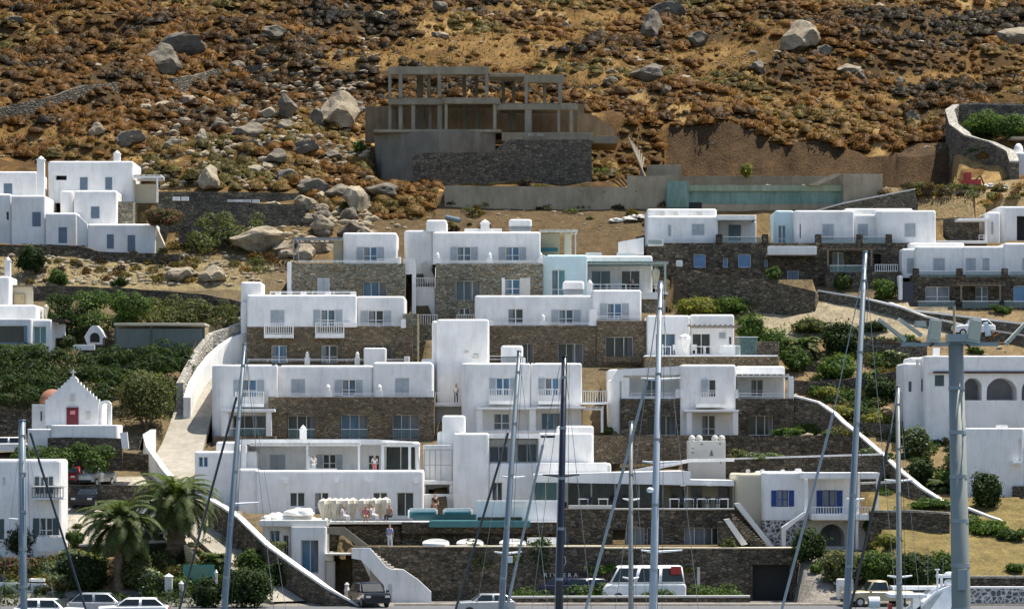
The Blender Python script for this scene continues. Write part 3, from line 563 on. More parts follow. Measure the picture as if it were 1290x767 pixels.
# --- right arches house
h = House('arcade_house', 'low white house with three open arches and a dark beam under its parapet', 'house', 1230, 528, 241)
h.vol(1165, 1330, 448, 470, 241, 7, rt=.12, cut=False); h.box(1176, 1330, 467.5, 470, 240.8, .3, 'wood_dark', 'beam')
h.vol(1165, 1330, 470, 530, 241.15, 6, rt=.02, ext=2, holes=[(1177, 1190, 472, 487, S, 'shutter_green'), (1214, 1237, 476, 504, 'A', '', 'painted_arch_shade'), (1243, 1281, 476, 504, 'A', '', 'painted_arch_shade'), (1287, 1320, 476, 504, 'A', '', 'painted_arch_shade')])
h.vol(1139, 1167, 457, 530, 242.4, 5, rl=.3, ext=2, holes=[(1143, 1149, 480, 494, S, 'shutter_green'), (1160, 1165.5, 477, 494, S, 'shutter_green')]); h.vol(1146, 1164, 450, 458, 243, 4, cut=False); h.chimney(1180, 8, 438, 450, 244, cap=False); h.box(1154, 1158, 452, 462, 242.2, .2)
# --- far right lower house
h = House('white_house', 'plain tall white house front with a single dark framed window at its edge', 'house', 1260, 640, 227)
h.vol(1215, 1290, 539, 625, 227, 7, rl=.4, ext=6, rt=.12, holes=[(1283, 1289.3, 553, 581, 'W', 'shutter_green')], gm='glass_dark'); h.box(1276, 1288, 581, 585, 226.4, .7, 'white', 'sill'); h.vol(1288, 1360, 539, 640, 227.3, 7, ext=3); h.box(1276, 1300, 612, 636, 226.7, .3, 'stone_dark', 'stone_wall'); h.box(1256, 1270, 535, 540, 228, .6)
# --- right villas
h = House('villa', 'white villa with round roof vents and blue doors in the dark stone floor below', 'house', 890, 338, 273)
h.vol(816, 905, 272, 307, 273, 6, rl=.7, holes=[(841, 846, 283, 298, S), (871, 888, 282, 297, S)]); h.vol(815, 903, 263, 300, 275.5, 5, cut=False); h.vol(903, 953, 271, 277, 272.4, 5, rt=.05, cut=False); h.vol(905, 953, 277, 307, 275.8, 3, holes=[(917, 934, 283, 304, S, 'shutter_slate')], cut=False)
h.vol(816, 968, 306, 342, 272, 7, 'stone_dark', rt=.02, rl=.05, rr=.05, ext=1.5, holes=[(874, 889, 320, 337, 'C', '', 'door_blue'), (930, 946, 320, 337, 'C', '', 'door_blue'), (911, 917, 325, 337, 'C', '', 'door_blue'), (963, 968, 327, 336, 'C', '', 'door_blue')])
h.rail(912, 960, 298, 307, 272.1, 'glass')
for a in (902, 960): h.box(a, a+8, 295, 308, 271.95, .5, 'stone_dark', 'pillar')
h.box(816, 836, 302, 310, 271.9, .3); h.rail(816, 834, 301, 308, 271.8, 'glass')
for x in (835, 852, 882): 
    o = MB(); c = Vector((X(x, 274.9), 275.2, Z(269, 275)))
    o.tube([c, c+Vector((0, .5, 0))], .22, 12).build('roof_vent', M('offwhite'), h.root)
h.box(852, 860, 328, 336, 270.5, .6, 'white', 'planter'); h.box(850, 972, 337, 341, 270.3, 3, 'stone_dark', 'terrace_wall', 2)
h = House('villa', 'wide white villa with glass rails, stone pillars and a white box balcony at its corner', 'house', 1080, 360, 272)
h.vol(1000, 1076, 265, 306, 273, 6, rl=.5, holes=[(1003, 1009, 282, 300, S), (1035, 1051, 282, 303, S)]); h.vol(976, 1000, 265, 312, 274.5, 5, 'white_cyan', rl=.3, holes=[(980, 990, 284, 308, 'F')], gm='glass_teal', cut=False); h.vol(1075, 1106, 270, 306, 273.5, 5, holes=[(1080, 1094, 282, 303, S)]); h.vol(1104, 1179, 265, 306, 272.8, 6, rl=.5, holes=[(1139, 1154, 281, 299, S)]); h.vol(1064, 1150, 262.5, 272, 275, 3, cut=False)
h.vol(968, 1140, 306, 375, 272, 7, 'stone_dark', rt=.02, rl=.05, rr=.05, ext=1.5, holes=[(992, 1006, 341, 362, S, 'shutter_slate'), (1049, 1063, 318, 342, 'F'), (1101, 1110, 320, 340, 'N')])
h.box(967, 1029, 310, 321, 270.2, .25, 'white', 'balcony'); h.box(967, 1029, 319, 321, 270.45, 1.6, 'white', 'balcony'); h.rail(1034, 1079, 298, 307, 271.9, 'glass'); h.rail(1088, 1116, 298, 307, 271.9, 'glass')
for a in (1027, 1079, 1116): h.box(a, a+8, 295, 309, 271.8, .5, 'stone_dark', 'pillar')
h.pergola(1040, 1102, 313, 334, 269.6, 2.3, .12, (1043, 1098), .15, 'wood_grey'); h.rail(1045, 1086, 334, 343, 269.6, 'glass'); h.rail(1102, 1131, 333, 342, 269.6, 'pick'); h.box(1040, 1135, 342, 375, 269.7, 2.2, 'stone_dark', 'terrace_wall', 2)
h.box(1132, 1137, 347, 378, 267, 1.2); h.box(1137, 1151, 355, 392, 267.2, 1, 'paint_blue', 'gate')  # the dark blue box is a wall, its blue shade put into the colour
h = House('villa', 'lower white villa in four stepped blocks with closed grey shutters over dark stone terraces', 'house', 1215, 395, 268)
h.vol(1154, 1214, 310, 347, 269, 6, rl=.3, holes=[(1175, 1191, 325, 342, S)]); h.vol(1136, 1156, 313, 350, 270, 5, holes=[(1142, 1152, 325, 345, S)]); h.vol(1213, 1266, 310, 347, 268.8, 6, holes=[(1216, 1230, 325, 342, S), (1237, 1247, 325, 342, S)]); h.vol(1265, 1340, 306, 347, 268.6, 6, holes=[(1287, 1300, 325, 342, S)]); h.vol(1145, 1215, 306, 315, 271, 4, cut=False)
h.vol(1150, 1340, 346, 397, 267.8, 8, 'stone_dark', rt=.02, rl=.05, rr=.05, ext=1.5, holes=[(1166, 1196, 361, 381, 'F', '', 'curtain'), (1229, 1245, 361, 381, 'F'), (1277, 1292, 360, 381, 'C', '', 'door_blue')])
for a, b in ((1157, 1205), (1216, 1262), (1272, 1300)): h.rail(a, b, 341, 349, 267.6, 'glass')
for a in (1205, 1262, 1150): h.box(a, a+8, 338, 350, 267.5, .4, 'stone_dark', 'pillar')
h.pergola(1206, 1266, 358, 378, 265.8, 2, .12, (1211, 1260), .15, 'wood_grey'); h.box(1150, 1340, 388, 398, 265.6, 2, 'stone_dark', 'terrace_wall', 2)
for a, b in ((1156, 1203), (1212, 1259), (1265, 1300)): h.rail(a, b, 379, 388, 265.5, 'glass')
h = House('villa', 'white villa corner with rounded walls and a curved stone court with white beam beside it', 'house', 1270, 303, 281)
h.vol(1257, 1340, 260, 306, 281, 6, rl=.8, ext=1.5, holes=[(1264, 1268, 277, 293, S), (1281, 1300, 272, 303, 'N')]); h.vol(1243, 1260, 267, 306, 280, 5, rl=.3, ext=1.5, holes=[(1248, 1252, 279, 296, S)])
h.vol(1190, 1234, 276, 304, 281, 1, 'stone_grey', rt=.02, rl=.8, para=0, ext=1); h.box(1207, 1245, 275, 278, 278.6, 3, 'white_trim', 'pergola'); h.box(1241, 1244, 278, 303, 278.7, .3, name='post'); h.box(1180, 1245, 303, 307, 278, 2, 'white', 'terrace_floor')
h.rail(1233, 1240, 296, 303, 278.8, 'bar')
# --- bottom-left house
h = House('white_house', 'white two-storey house with dark green shutters and balcony beside the palm trees', 'house', 40, 695, 211)
h.vol(-80, 77, 578, 694, 211, 3.2, ext=2, rt=.25, rr=.3, holes=[(4, 7, 601, 611, 'W'), (50, 61, 600, 622, 'Fo'), (50, 66, 652, 677, 'Fo'), (-8, 6, 653, 680, 'S')], sm='shutter_green', gm='glass_dark')
h.box(40, 80, 612, 613.5, 209.5, 1.49, 'offwhite', 'balcony'); h.rail(40, 80, 614, 627, 209.6, 'pick', 'shutter_green'); h.box(40, 80, 627, 629, 209.5, 1.49, 'white', 'balcony')
h.poly([(46, 676), (80, 676), (84, 684), (84, 694), (46, 694)], 209.6, .3, 'white', 'terrace_wall'); h.rail(48, 78, 674, 682, 209.8, 'pick')
# --- left upper house
h = House('white_house', 'low white house with a large blue-framed window and white chimney over the hedge', 'house', 35, 437, 256)
h.vol(-60, 40, 402, 440, 255, 7, 'white', ext=2, rt=.05, holes=[(-20, 31, 410, 433, 'C', '', 'glass_dark')]); h.vol(39, 65, 402, 437, 255.6, 5, ext=1, holes=[(40.5, 58, 411, 433, 'Q', '', 'glass_teal')]); h.box(65, 82, 408, 426, 258, .4); h.box(65, 82, 402, 405, 255.8, 3, 'wood_dark', 'pergola')
h.vol(-60, 46, 384, 404, 258, 4, cut=False); h.vol(-60, 12, 348, 390, 259, 4, ext=1); h.chimney(9.5, 7, 324, 350, 260)
h.box(14, 41, 360, 385, 261, .4, 'beige', 'gate_wall'); h.box(17, 31, 370, 385, 260.8, .2, 'wood_pale', 'gate'); h.box(12, 42, 359, 361, 260.6, 2, 'wood_grey', 'pergola'); h.box(-3, 36, 431, 433, 254.9, .12, 'shutter_slate', 'window_sill'); h.box(30, 34, 410, 433, 254.9, .12, 'shutter_slate', 'window_frame')
# --- chapel
h = House('chapel', 'small white chapel with stepped gable, cross, red door and terracotta dome', 'chapel', 92, 536, 231)
st = [(57, 536)]
L = [(57, 505), (92, 473)]; n = 9
for i in range(n): x = 57+35*i/n; st += [(x, 506-32*i/n), (x, 506-32*(i+1)/n+1)]
st += [(90, 474), (94, 474)]
for i in range(n): x = 127-35*(n-i-1)/n; st += [(92+35*i/n+2, 474+32*i/n), (92+35*i/n+2, 474+32*(i+1)/n)] if i else []
st += [(124, 506), (124, 536)]
h.poly(st, 231, .5, 'white', 'gable_wall'); h.vol(60, 122, 506, 538, 231.5, 6, rt=.05, para=0, ext=1); h.box(40, 60, 509, 538, 231.6, 4, 'white_warm', 'apse', 1)
MB().box(X(84, 231), X(99, 231), 230.9, 230.98, Z(535, 231), Z(513, 231)).build('door', M('red_door'), h.root)
MB().box(X(88.5, 231), X(95, 231), 230.86, 230.9, Z(522, 231), Z(517, 231)).build('door_panel', M('cloth_pink'), h.root)
for x, w_ in ((91.5, 5), (111, 5.5)): h.box(x-w_/2, x+w_/2, 497 if x < 100 else 519, 505 if x < 100 else 528, 230.93, .06, 'offwhite', 'niche')
MB().blob((X(65, 235), 235.3, Z(508, 235)), (1.05, 1.1, 1.15), 0, 0, 10, 0).build('dome', M('terracotta'), h.root, True)
c = Vector((X(91.8, 231), 231.2, Z(474, 231))); MB().box(c.x-.05, c.x+.05, 231.1, 231.2, c.z-.1, c.z+.55).box(c.x-.2, c.x+.2, 231.12, 231.18, c.z+.28, c.z+.38).build('cross', M('white'), h.root)
h.box(51, 52.5, 518, 530, 231.5, .12, 'dark', 'slit_window')
ap = [(125, 536), (125, 509)]+[(132.5-7.5*math.cos(math.pi*i/8), 510-6*math.sin(math.pi*i/8)) for i in range(9)]+[(140, 509), (140, 536), (136, 536), (136, 513)]+[(132-4.5*math.cos(math.pi*(8-i)/8), 512-4.5*math.sin(math.pi*(8-i)/8)) for i in range(9)]+[(127.5, 513), (127.5, 536)]
h.poly(ap, 231.3, .5, 'white', 'bell_arch'); h.vol(64, 148, 535, 560, 229.5, 3, rt=.1, para=.1, ext=1.5); h.vol(34, 64, 540, 562, 229.8, 3, rt=.1, ext=1.5)
# --- oven, shed
h = House('garden_oven', 'white masonry garden oven with dark arched mouth between the shrubs', 'oven', 119, 436, 257)
h.poly([(110, 434), (106, 424), (113, 413), (116, 410), (122, 410), (126, 414), (133, 425), (129, 426), (129, 434)], 257, 1.5, 'white', 'oven_body'); h.poly([(113.5, 431)]+[(119.3-6*math.cos(math.pi*i/8), 425-6*math.sin(math.pi*i/8)) for i in range(9)]+[(125.5, 431)], 256.95, .06, 'dark', 'oven_mouth'); h.box(106, 133, 434, 446, 257.1, 1.5, 'stone_dark', 'base', 1)
h.box(92, 119, 434, 441, 255.6, .4)
h = House('shade_shelter', 'long dark shade shelter with a pale roof edge between the green shrubs', 'shelter', 198, 437, 257)
h.box(143, 258, 406.5, 410, 255, 4, 'beige', 'roof'); h.box(145, 256, 410, 440, 258, .2, 'concrete_dark', 'back_wall', 1); h.box(145, 190, 414, 438, 255.3, .05, 'clear_panel', 'screen'); h.box(191, 255, 414, 438, 255.3, .05, 'clear_panel', 'screen')
for x in (144, 189.5, 256): h.box(x, x+2, 410, 440, 255.2, .15, 'shutter_green', 'post', 1)
# --- white house piece far right above, behind the stone enclosure
h = House('white_house', 'small white rounded house end with a little dome by the stone enclosure', 'house', 1285, 225, 297)
h.vol(1275, 1340, 192, 226, 296, 5, ext=3, rl=.8); MB().blob((X(1283, 298), 298, Z(192, 298)), (.5, .5, .9), 0, 0, 8, 0).build('roof_finial', M('white'), h.root, True); h.box(1274, 1340, 172, 175, 300, 4, 'concrete', 'roof_slab'); h.box(1283, 1340, 175, 196, 302, 1, 'dark', 'back_wall')
# ================================================================ concrete ruin
h = House('concrete_frame', 'unfinished two-storey concrete house frame standing bare on the hillside', 'building', 600, 170, 303)
C = 'concrete'; RD1 = 300; RD2 = 306
h.box(489, 616, 84, 94, RD1, .4, C, 'beam'); h.box(489, 616, 84, 88, RD1+.4, 6, C, 'roof_slab'); h.box(616, 662, 92, 98, RD1+3.5, 3, C, 'roof_slab'); h.box(660, 711, 95, 104, RD1+.1, .4, C, 'beam'); h.box(661, 710, 94, 97, RD1+.5, 5.5, C, 'roof_slab'); h.box(616, 662, 94, 97, RD1+.3, 3, C, 'roof_slab')
h.box(489, 560, 123.5, 132, RD1+.3, .4, C, 'beam'); h.box(560, 630, 123, 131, RD1-.5, .5, C, 'beam'); h.box(489, 630, 123.2, 127, RD1+.7, 7, C, 'floor_slab'); h.box(625, 728, 131, 138.5, RD1, .4, C, 'beam'); h.box(630, 726, 130, 133.5, RD1+.4, 7, C, 'floor_slab')
for x, w_, t0, t1, dd in ((489, 4, 88, 123, 0), (502, 5, 88, 123, 0), (538, 4.5, 88, 123, 2), (551, 5, 94, 123, 0), (611, 4.5, 94, 123, 0), (661, 4, 98, 131, .1), (703, 5, 103, 131, .1), (525, 8, 88, 123, 5), (583, 4, 88, 123, 5), (598, 4, 88, 123, 5.5), (684, 4, 97, 131, 5), (645, 4, 97, 131, 6), (632, 4, 97, 131, 6),
    (489, 4, 127, 166, .8), (502, 5, 132, 166, .8), (518, 5, 132, 166, .5), (551, 6, 132, 166, .5), (560, 4, 131, 165, -.3), (621, 4.5, 131, 165, -.3), (661, 9, 138, 168, 0), (702, 4, 138, 170, 0), (717, 5, 138, 170, 0), (525, 10, 127, 163, 5), (583, 5, 127, 163, 5), (598, 5, 127, 163, 5), (540, 4, 127, 163, 2), (640, 4, 133, 165, 5), (645, 4, 133, 165, 5)):
    h.box(x, x+w_, t0, t1, RD1+dd+.02, .42, C, 'column')
h.box(460, 500, 134, 168, 307, .4, 'concrete_brown', 'back_wall', 1); h.box(500, 736, 131, 170, 308.5, .4, 'concrete_brown', 'back_wall', 1)
h.poly([(727, 140), (750, 146), (775, 163), (775, 170), (727, 170)], 304, .4, 'concrete_brown', 'side_wall'); h.box(700, 778, 171, 181, 299.5, 7, C, 'ground_slab'); h.box(632, 748, 167, 178, 299, 7, C, 'ground_slab'); h.box(470, 632, 163, 167, 299.5, 8, C, 'ground_slab')
cw = MB()
pts = [(X(470, 299), 302.5)]+[(X(480+18*i, 299), 300.6-1.6*math.sin(math.pi*min(i, 8.5)/9)) for i in range(9)]
for (a, b), (c_, d) in zip(pts[:-1], pts[1:]): cw.prism([(a, b, Z(240, 299)), (c_, d, Z(240, 299)), (c_, d, Z(166, 299)), (a, b, Z(166, 299))], (0, .4, 0))
cw.build('curved_wall', M('concrete_dark'), h.root)
CUTS.append((X(462, 300), X(745, 300), 296.3, 309, Z(178, 299)))
CUTS.append((X(470, 300), X(735, 300), 302.6, 309.5, Z(166, 300)-.3, 'pad')); CUTS.append((X(468, 296), X(556, 296), 291.5, 302.4, Z(234, 294), 'cut'))
wallpoly('retaining_wall', 'stepped grey rubble retaining wall below the bare concrete frame', [(520, 193), (618, 192), (628, 186), (633, 181), (642, 176), (745, 176), (746, 240), (548, 240), (520, 236)], 295.8, .8, 'stone_grey')
wallpoly('retaining_wall', 'long pale concrete retaining wall below the rubble wall', [(560, 234), (790, 236), (790, 221), (812, 222), (845, 221), (845, 300), (560, 300)], 286.5, .5, 'concrete')
wallpoly('concrete_wall', 'tall grey concrete wall end with a notched top beside the teal wall', [(815, 208), (858, 207), (858, 232), (838, 234), (815, 234)], 288.5, .4, 'concrete')
pad(560, 845, 236, 287, 294); pad(520, 745, 193, 296.5, 299)
h = House('unfinished_pool_wall', 'weathered teal wall with a pale green beam above the white villas', 'wall', 960, 262, 285)
h.box(838, 1080, 240, 262, 286, .4, 'teal_render', 'wall', 3); h.box(852, 1078, 233, 241, 285.7, .8, 'green_render', 'beam'); h.box(840, 868, 228, 262, 285.6, .3, 'teal_render', 'wall'); h.box(868, 884, 255, 264, 285.9, .08, 'dark', 'opening'); h.box(884, 1080, 257, 272, 285.85, .1, 'concrete', 'footing')
h.box(858, 1078, 222, 233, 289, .4, 'concrete', 'rear_wall'); h.box(1062, 1112, 219, 250, 285.2, 3, 'concrete', 'end_wall', 2); h.poly([(1018, 233), (1050, 219), (1062, 219), (1030, 234)], 284.9, .8, 'concrete', 'ramp_wall')
pad(838, 1112, 234, 286.5, 290)
wallpoly('stone_wall', 'dark stone wall rising to a point beside the dirt yard', [(1022, 268), (1062, 257), (1153, 239), (1156, 258), (1156, 285), (1022, 285)], 283, .7, 'stone_grey', cap='offwhite', ncap=3)
pad(1112, 1245, 237, 284.5, 292); CUTS.append((X(845, 292), X(1150, 292), 290, 312, Z(236, 292), 'cut')); CUTS.append((X(1150, 292), X(1222, 292), 290, 305, Z(236, 292), 'cut'))
# ================================================================ HOTEL FRONT TERRACES AND WALLS
pad(440, 760, 689, 211.3, 216.9); pad(760, 1003, 690, 211.3, 216.9); pad(405, 705, 658, 217.1, 226); pad(705, 930, 688, 212, 216.9); pad(705, 930, 641, 217.1, 222.5); CUTS.append((X(944, 212), X(1004, 212), 203.5, 212.6, 1.0, 'cut'))
CUTS.append((X(330, 205), X(1010, 205), 203.5, 211.9, 1.0, 'cut')); CUTS.append((X(410, 211), X(445, 211), 205, 214, 1.0, 'cut'))
front = House('hotel_wall', 'broad brown stone hotel front wall with white lettering and a ledge of white seats above', 'wall', 620, 757, 211)
front.vol(444, 761, 688.5, 758, 211, 1.2, 'stone_dark', rt=.02, rl=.05, rr=.05, para=0, ext=1, cut=False); front.box(560, 762, 687.5, 689, 210.9, 1.4, 'beige', 'coping')
fr2 = House('hotel_wall', 'brown stone hotel front wall to the garage opening with driveway beside the minibus', 'wall', 880, 757, 211)
fr2.vol(761, 944, 690.5, 758, 211.2, 1.2, 'stone_dark', rt=.02, rl=.05, rr=.05, para=0, ext=1, cut=False); fr2.vol(944, 1004, 690.5, 770, 211.25, 4, 'stone_dark', rt=.02, rl=.05, rr=.05, para=0, holes=[(948, 995, 711, 768, 'N', '', 'dark')], ext=.3, cut=False); fr2.box(761, 1004, 689.5, 691, 211.1, 1.4, 'beige', 'coping'); fr2.box(878, 882, 714, 742, 211.1, .1, 'offwhite', 'downpipe')
up = House('pool_wall', 'dark stone wall carrying the pool terrace behind the round white daybeds', 'wall', 560, 690, 216)
up.vol(408, 506, 662, 700, 216.2, 1, 'stone_dark', rt=.02, para=0, cut=False, ext=2.5); up.vol(506, 706, 670, 692, 216.2, 1, 'stone_dark', rt=.02, para=0, cut=False, ext=.5); up.box(408, 445, 697, 699, 211.5, 4.5, 'offwhite', 'landing'); up.vol(411, 446, 699, 758, 214, 1, 'stone_dark', rt=.02, para=0, holes=[(426, 437, 718, 756, 'N')], cut=False, ext=.6)
rs = House('restaurant_base', 'brown stone base below the glazed dining room with shaded doors and lamps', 'wall', 810, 690, 216)
rs.vol(708, 926, 641, 690, 216.3, 1.3, 'stone_dark', rt=.02, rl=.05, rr=.05, para=0, holes=[(708.5, 716, 664, 689, 'Q'), (772, 788, 667, 689, 'N'), (789, 812, 664, 689, 'Q', '', 'curtain'), (815, 835, 664, 689, 'Q', '', 'glass_dark'), (862, 888, 664, 689, 'Q', '', 'curtain'), (889, 905, 664, 689, 'Q', '', 'glass_dark')], cut=False, ext=.5)
rs.box(716, 772, 636, 641, 216.2, .4, 'offwhite', 'coping'); rs.box(772, 926, 640, 642, 216.1, .6, 'offwhite', 'coping')
for x in (722, 728, 780, 846, 896): rs.box(x-1, x+1, 661, 665, 216.0, .25, 'dark', 'wall_lamp')
st = House('outdoor_staircase', 'steep stone staircase between two white-capped walls at the end of the dining terrace', 'staircase', 950, 690, 213)
st.poly([(925, 634), (932, 633), (976, 689), (968, 689)], 214.5, .5, 'white_warm', 'stair_wall'); st.poly([(912, 654), (919, 653), (942, 685), (934, 687)], 212.6, .5, 'white_warm', 'stair_wall')
st.poly([(926, 637), (968, 690), (926, 690)], 215, .8, 'stone_dark', 'wall'); st.poly([(912, 657), (934, 690), (905, 690), (905, 657)], 212.8, .8, 'stone_dark', 'wall')
mb = MB(); 
for i in range(14): y = 214.4; x0 = X(922+3.2*i, 213.5); zt = Z(648+3.0*i, 213.5); mb.box(x0, x0+.19, 213.1, 214.45, zt-1.0, zt)
mb.build('tread', M('stone_dark'), st.root)
ws = House('outdoor_staircase', 'solid white staircase dropping to the road beside the black car', 'staircase', 500, 762, 209)
ws.poly([(443, 690), (466, 690), (487, 714), (494, 717), (508, 717), (527, 730), (543, 745), (543, 764), (484, 764), (484, 737), (455, 705), (443, 703)], 208.5, .35, 'white', 'stair_wall'); ws.poly([(443, 690), (466, 690), (487, 714), (508, 717), (543, 745), (543, 764), (484, 764), (455, 705), (443, 703)], 210.2, .3, 'white', 'stair_wall')
mb = MB(); 
for i in range(18): mb.box(X(466+4.2*i, 209), X(466+4.2*(i+1), 209), 208.86, 210.19, Z(764, 209), Z(694+3.3*i, 209))
mb.build('tread', M('paving'), ws.root); ws.box(489, 494, 735, 760, 208.45, .04, 'shutter_grey', 'side_door')
us = House('outdoor_staircase', 'grey flight of steps climbing from the lower ledge to the sunbed terrace', 'staircase', 440, 690, 212)
us.poly([(412, 664), (434, 664), (468, 690), (457, 692), (432, 674), (412, 672)], 212.2, .25, 'concrete', 'stair_wall'); us.poly([(434, 664), (468, 690), (457, 692), (426, 668)], 213.3, .25, 'concrete', 'stair_wall'); us.box(413.5, 415, 672, 697, 212.5, .12, 'metal_grey', 'post')
# pool
po = House('swimming_pool', 'long teal infinity pool edge running along the hotel terrace above the daybeds', 'pool', 590, 663, 215)
po.box(540, 668, 656, 664, 214.8, 1.4, 'pool_tile', 'basin'); po.box(506, 706, 657.5, 672, 215.4, 1, 'stone_dark', 'base'); po.box(520, 601, 647.5, 656, 219, .3, 'pool_glass', 'glass_screen'); po.box(412, 520, 653.5, 658, 215.2, .1, 'clear_panel', 'glass_rail'); po.box(601.5, 658, 651, 656, 216.2, .3, 'stone_dark', 'planter')
MB().box(X(542, 215), X(666, 215), 215, 219, Z(655.4, 215)-.3, Z(656.2, 215)).build('water', M('pool_tile'), po.root)
po.box(408, 706, 657, 660, 215.9, 3, 'white_trim', 'terrace_floor')
for i, x in enumerate((516, 560)):
    s_ = thing('sofa', ['white sofa with teal seat left of the doorway by the pool', 'white sofa with teal seat right of the doorway by the pool'][i], 'sofa', (X(x+17, 219.5), 219.5, Z(652, 219.5))); a, b = X(x, 219.5), X(x+33, 219.5); z = Z(652, 219.5)
    MB().box(a, b, 219.8, 220.0, z, Z(640, 219.5)).build('backrest', M('fabric_white'), s_); MB().box(a, b, 219.3, 219.79, z, Z(644.5, 219.5)).build('seat', M('teal_cushion'), s_)
    for q, qq in ((a-.12, a-.003), (b+.003, b+.12)): MB().box(q, qq, 219.3, 220, z, Z(642, 219.5)).build('armrest', M('fabric_white'), s_)
for i, (x, w_) in enumerate(((549, 34), (592, 34), (646, 34))):
    c = Vector((X(x, 212.6), 213, Z(690, 212.6))); d = thing('daybed', ['round white daybed nearest the white staircase', 'round white daybed in the middle of the stone ledge', 'round white daybed between the two leaning masts'][i], 'daybed', c, 'round daybeds on the stone ledge'); r = w_*.5*212.6/F
    MB().lathe(c, [(r*.9, 0), (r, .12), (r, .32), (r*.93, .38)], 24, 1, .8).build('base', M('fabric_white'), d, True); m = MB()
    for k in range(13):
        t = math.pi*k/12; 
        if k < 12: t2 = math.pi*(k+1)/12; m.prism([(c.x+r*math.cos(t), c.y+.8*r*math.sin(t), c.z+.33), (c.x+r*math.cos(t2), c.y+.8*r*math.sin(t2), c.z+.33), (c.x+r*math.cos(t2), c.y+.8*r*math.sin(t2), c.z+.36+.28*math.sin(t2)), (c.x+r*math.cos(t), c.y+.8*r*math.sin(t), c.z+.36+.28*math.sin(t))], (0, -.1, 0))
    m.build('backrest', M('fabric_white'), d)
for i, x in enumerate((673, 694)):
    z = Z(690, 213.5); a, b = X(x-9, 213.5), X(x+9, 213.5); s_ = thing('bench', ['white bench seat beside the round daybed', 'white bench seat against the dining room wall'][i], 'bench', ((a+b)/2, 213.8, z)); MB().box(a, b, 213.4, 214, z, z+.3).build('seat', M('fabric_white'), s_); MB().box(a, b, 214.003, 214.1, z, z+.75).build('backrest', M('fabric_white'), s_)
# closed parasols in two packed rows
def parasol(px, row0, row1, D, label, group, w=.34, mat='fabric_white'):
    z0, z1 = Z(row1, D), Z(row0, D); t = thing('closed_parasol', label, 'parasol', (X(px, D), D, z0), group); H = z1-z0
    MB().tube([(X(px, D), D, z0), (X(px, D), D, z1)], .03, 6).build('pole', M('metal_white'), t)
    MB().lathe((X(px, D), D, z0), [(w*.25, H*.12), (w*.5, H*.3), (w*.85, H*.55), (w*1.05, H*.75), (w*.9, H*.88), (w*.4, H*.94), (.04, H*.97)], 14, wob=.13).build('canopy', M(mat), t); return t
for k in range(6): parasol(407.5+7.4*k, 625.5+random.random()*2, 658, 214.6+.25*(k % 2), 'closed cream parasol in the packed row of six beside the sun terrace steps', 'closed parasols in the six row', .36, 'fabric_cream')
for k in range(5): parasol(457+7.2*k, 625+random.random()*2, 656, 214.6+.25*(k % 2), 'closed cream parasol in the packed row of five nearer the sofas', 'closed parasols in the five row', .36, 'fabric_cream')
parasol(863, 420, 448, 252, 'tall white closed parasol on the terrace with the hot tub', None, .5); parasol(58, 383, 402, 258, 'slim beige closed parasol on the roof by the garden gate', None, .2, 'beige'); parasol(826, 336, 368, 267, 'beige folded parasol under the grey-green pergola', None, .35, 'beige')
for i, (x, r0, r1, w_) in enumerate(((378, 640, 648, 20), (366, 647, 655, 32), (346, 646, 655, 16))):
    o = MB().blob((X(x, 214.5+i*.4), 215+i*.4, Z(r1, 214.5)), (w_*.0573, .8, (r1-r0)*.0573), .2, i, 12, -.2).build('covered_daybed', M('fabric_white'), None, True); tag(o, ['puffy white covered daybed on the pavilion roof, highest of three', 'wide white covered daybed at the pavilion roof edge', 'small white covered daybed close to the tall white corner wall'][i], 'daybed')
# garden retaining walls in the middle
wallpoly('retaining_wall', 'brown stone garden wall behind the dark mast and pale mast', [(748, 548), (868, 548), (868, 584), (748, 584)], 234, .6, 'stone_brown'); wallpoly('retaining_wall', 'brown stone wall below the house with the central balcony', [(868, 548), (1065, 548), (1111, 572), (1111, 580), (868, 582)], 234.2, .6, 'stone_dark')
wallpoly('retaining_wall', 'low dark stone wall with bright white capping behind the pierced tower', [(860, 581), (915, 579), (1112, 573), (1125, 592), (1100, 612), (860, 612)], 229.5, .6, 'stone_dark', cap='white', ncap=3)
pad(745, 1070, 548, 234.8, 243.2); pad(860, 1120, 580, 230.2, 233.8)
wallpath('garden_wall', 'long white-capped stone wall snaking down the slope right of the pale houses', [(1000, 500, 243.5), (1030, 508, 242.5), (1050, 522, 240.5), (1062, 534, 238.5), (1085, 552, 235), (1108, 572, 231.5), (1130, 592, 228.5), (1160, 616, 225.5), (1195, 638, 223), (1215, 640, 222.5), (1245, 652, 221), (1300, 670, 218.5)], 1.5, .3, 'stone_grey', 'white', capw=.04, down=2)
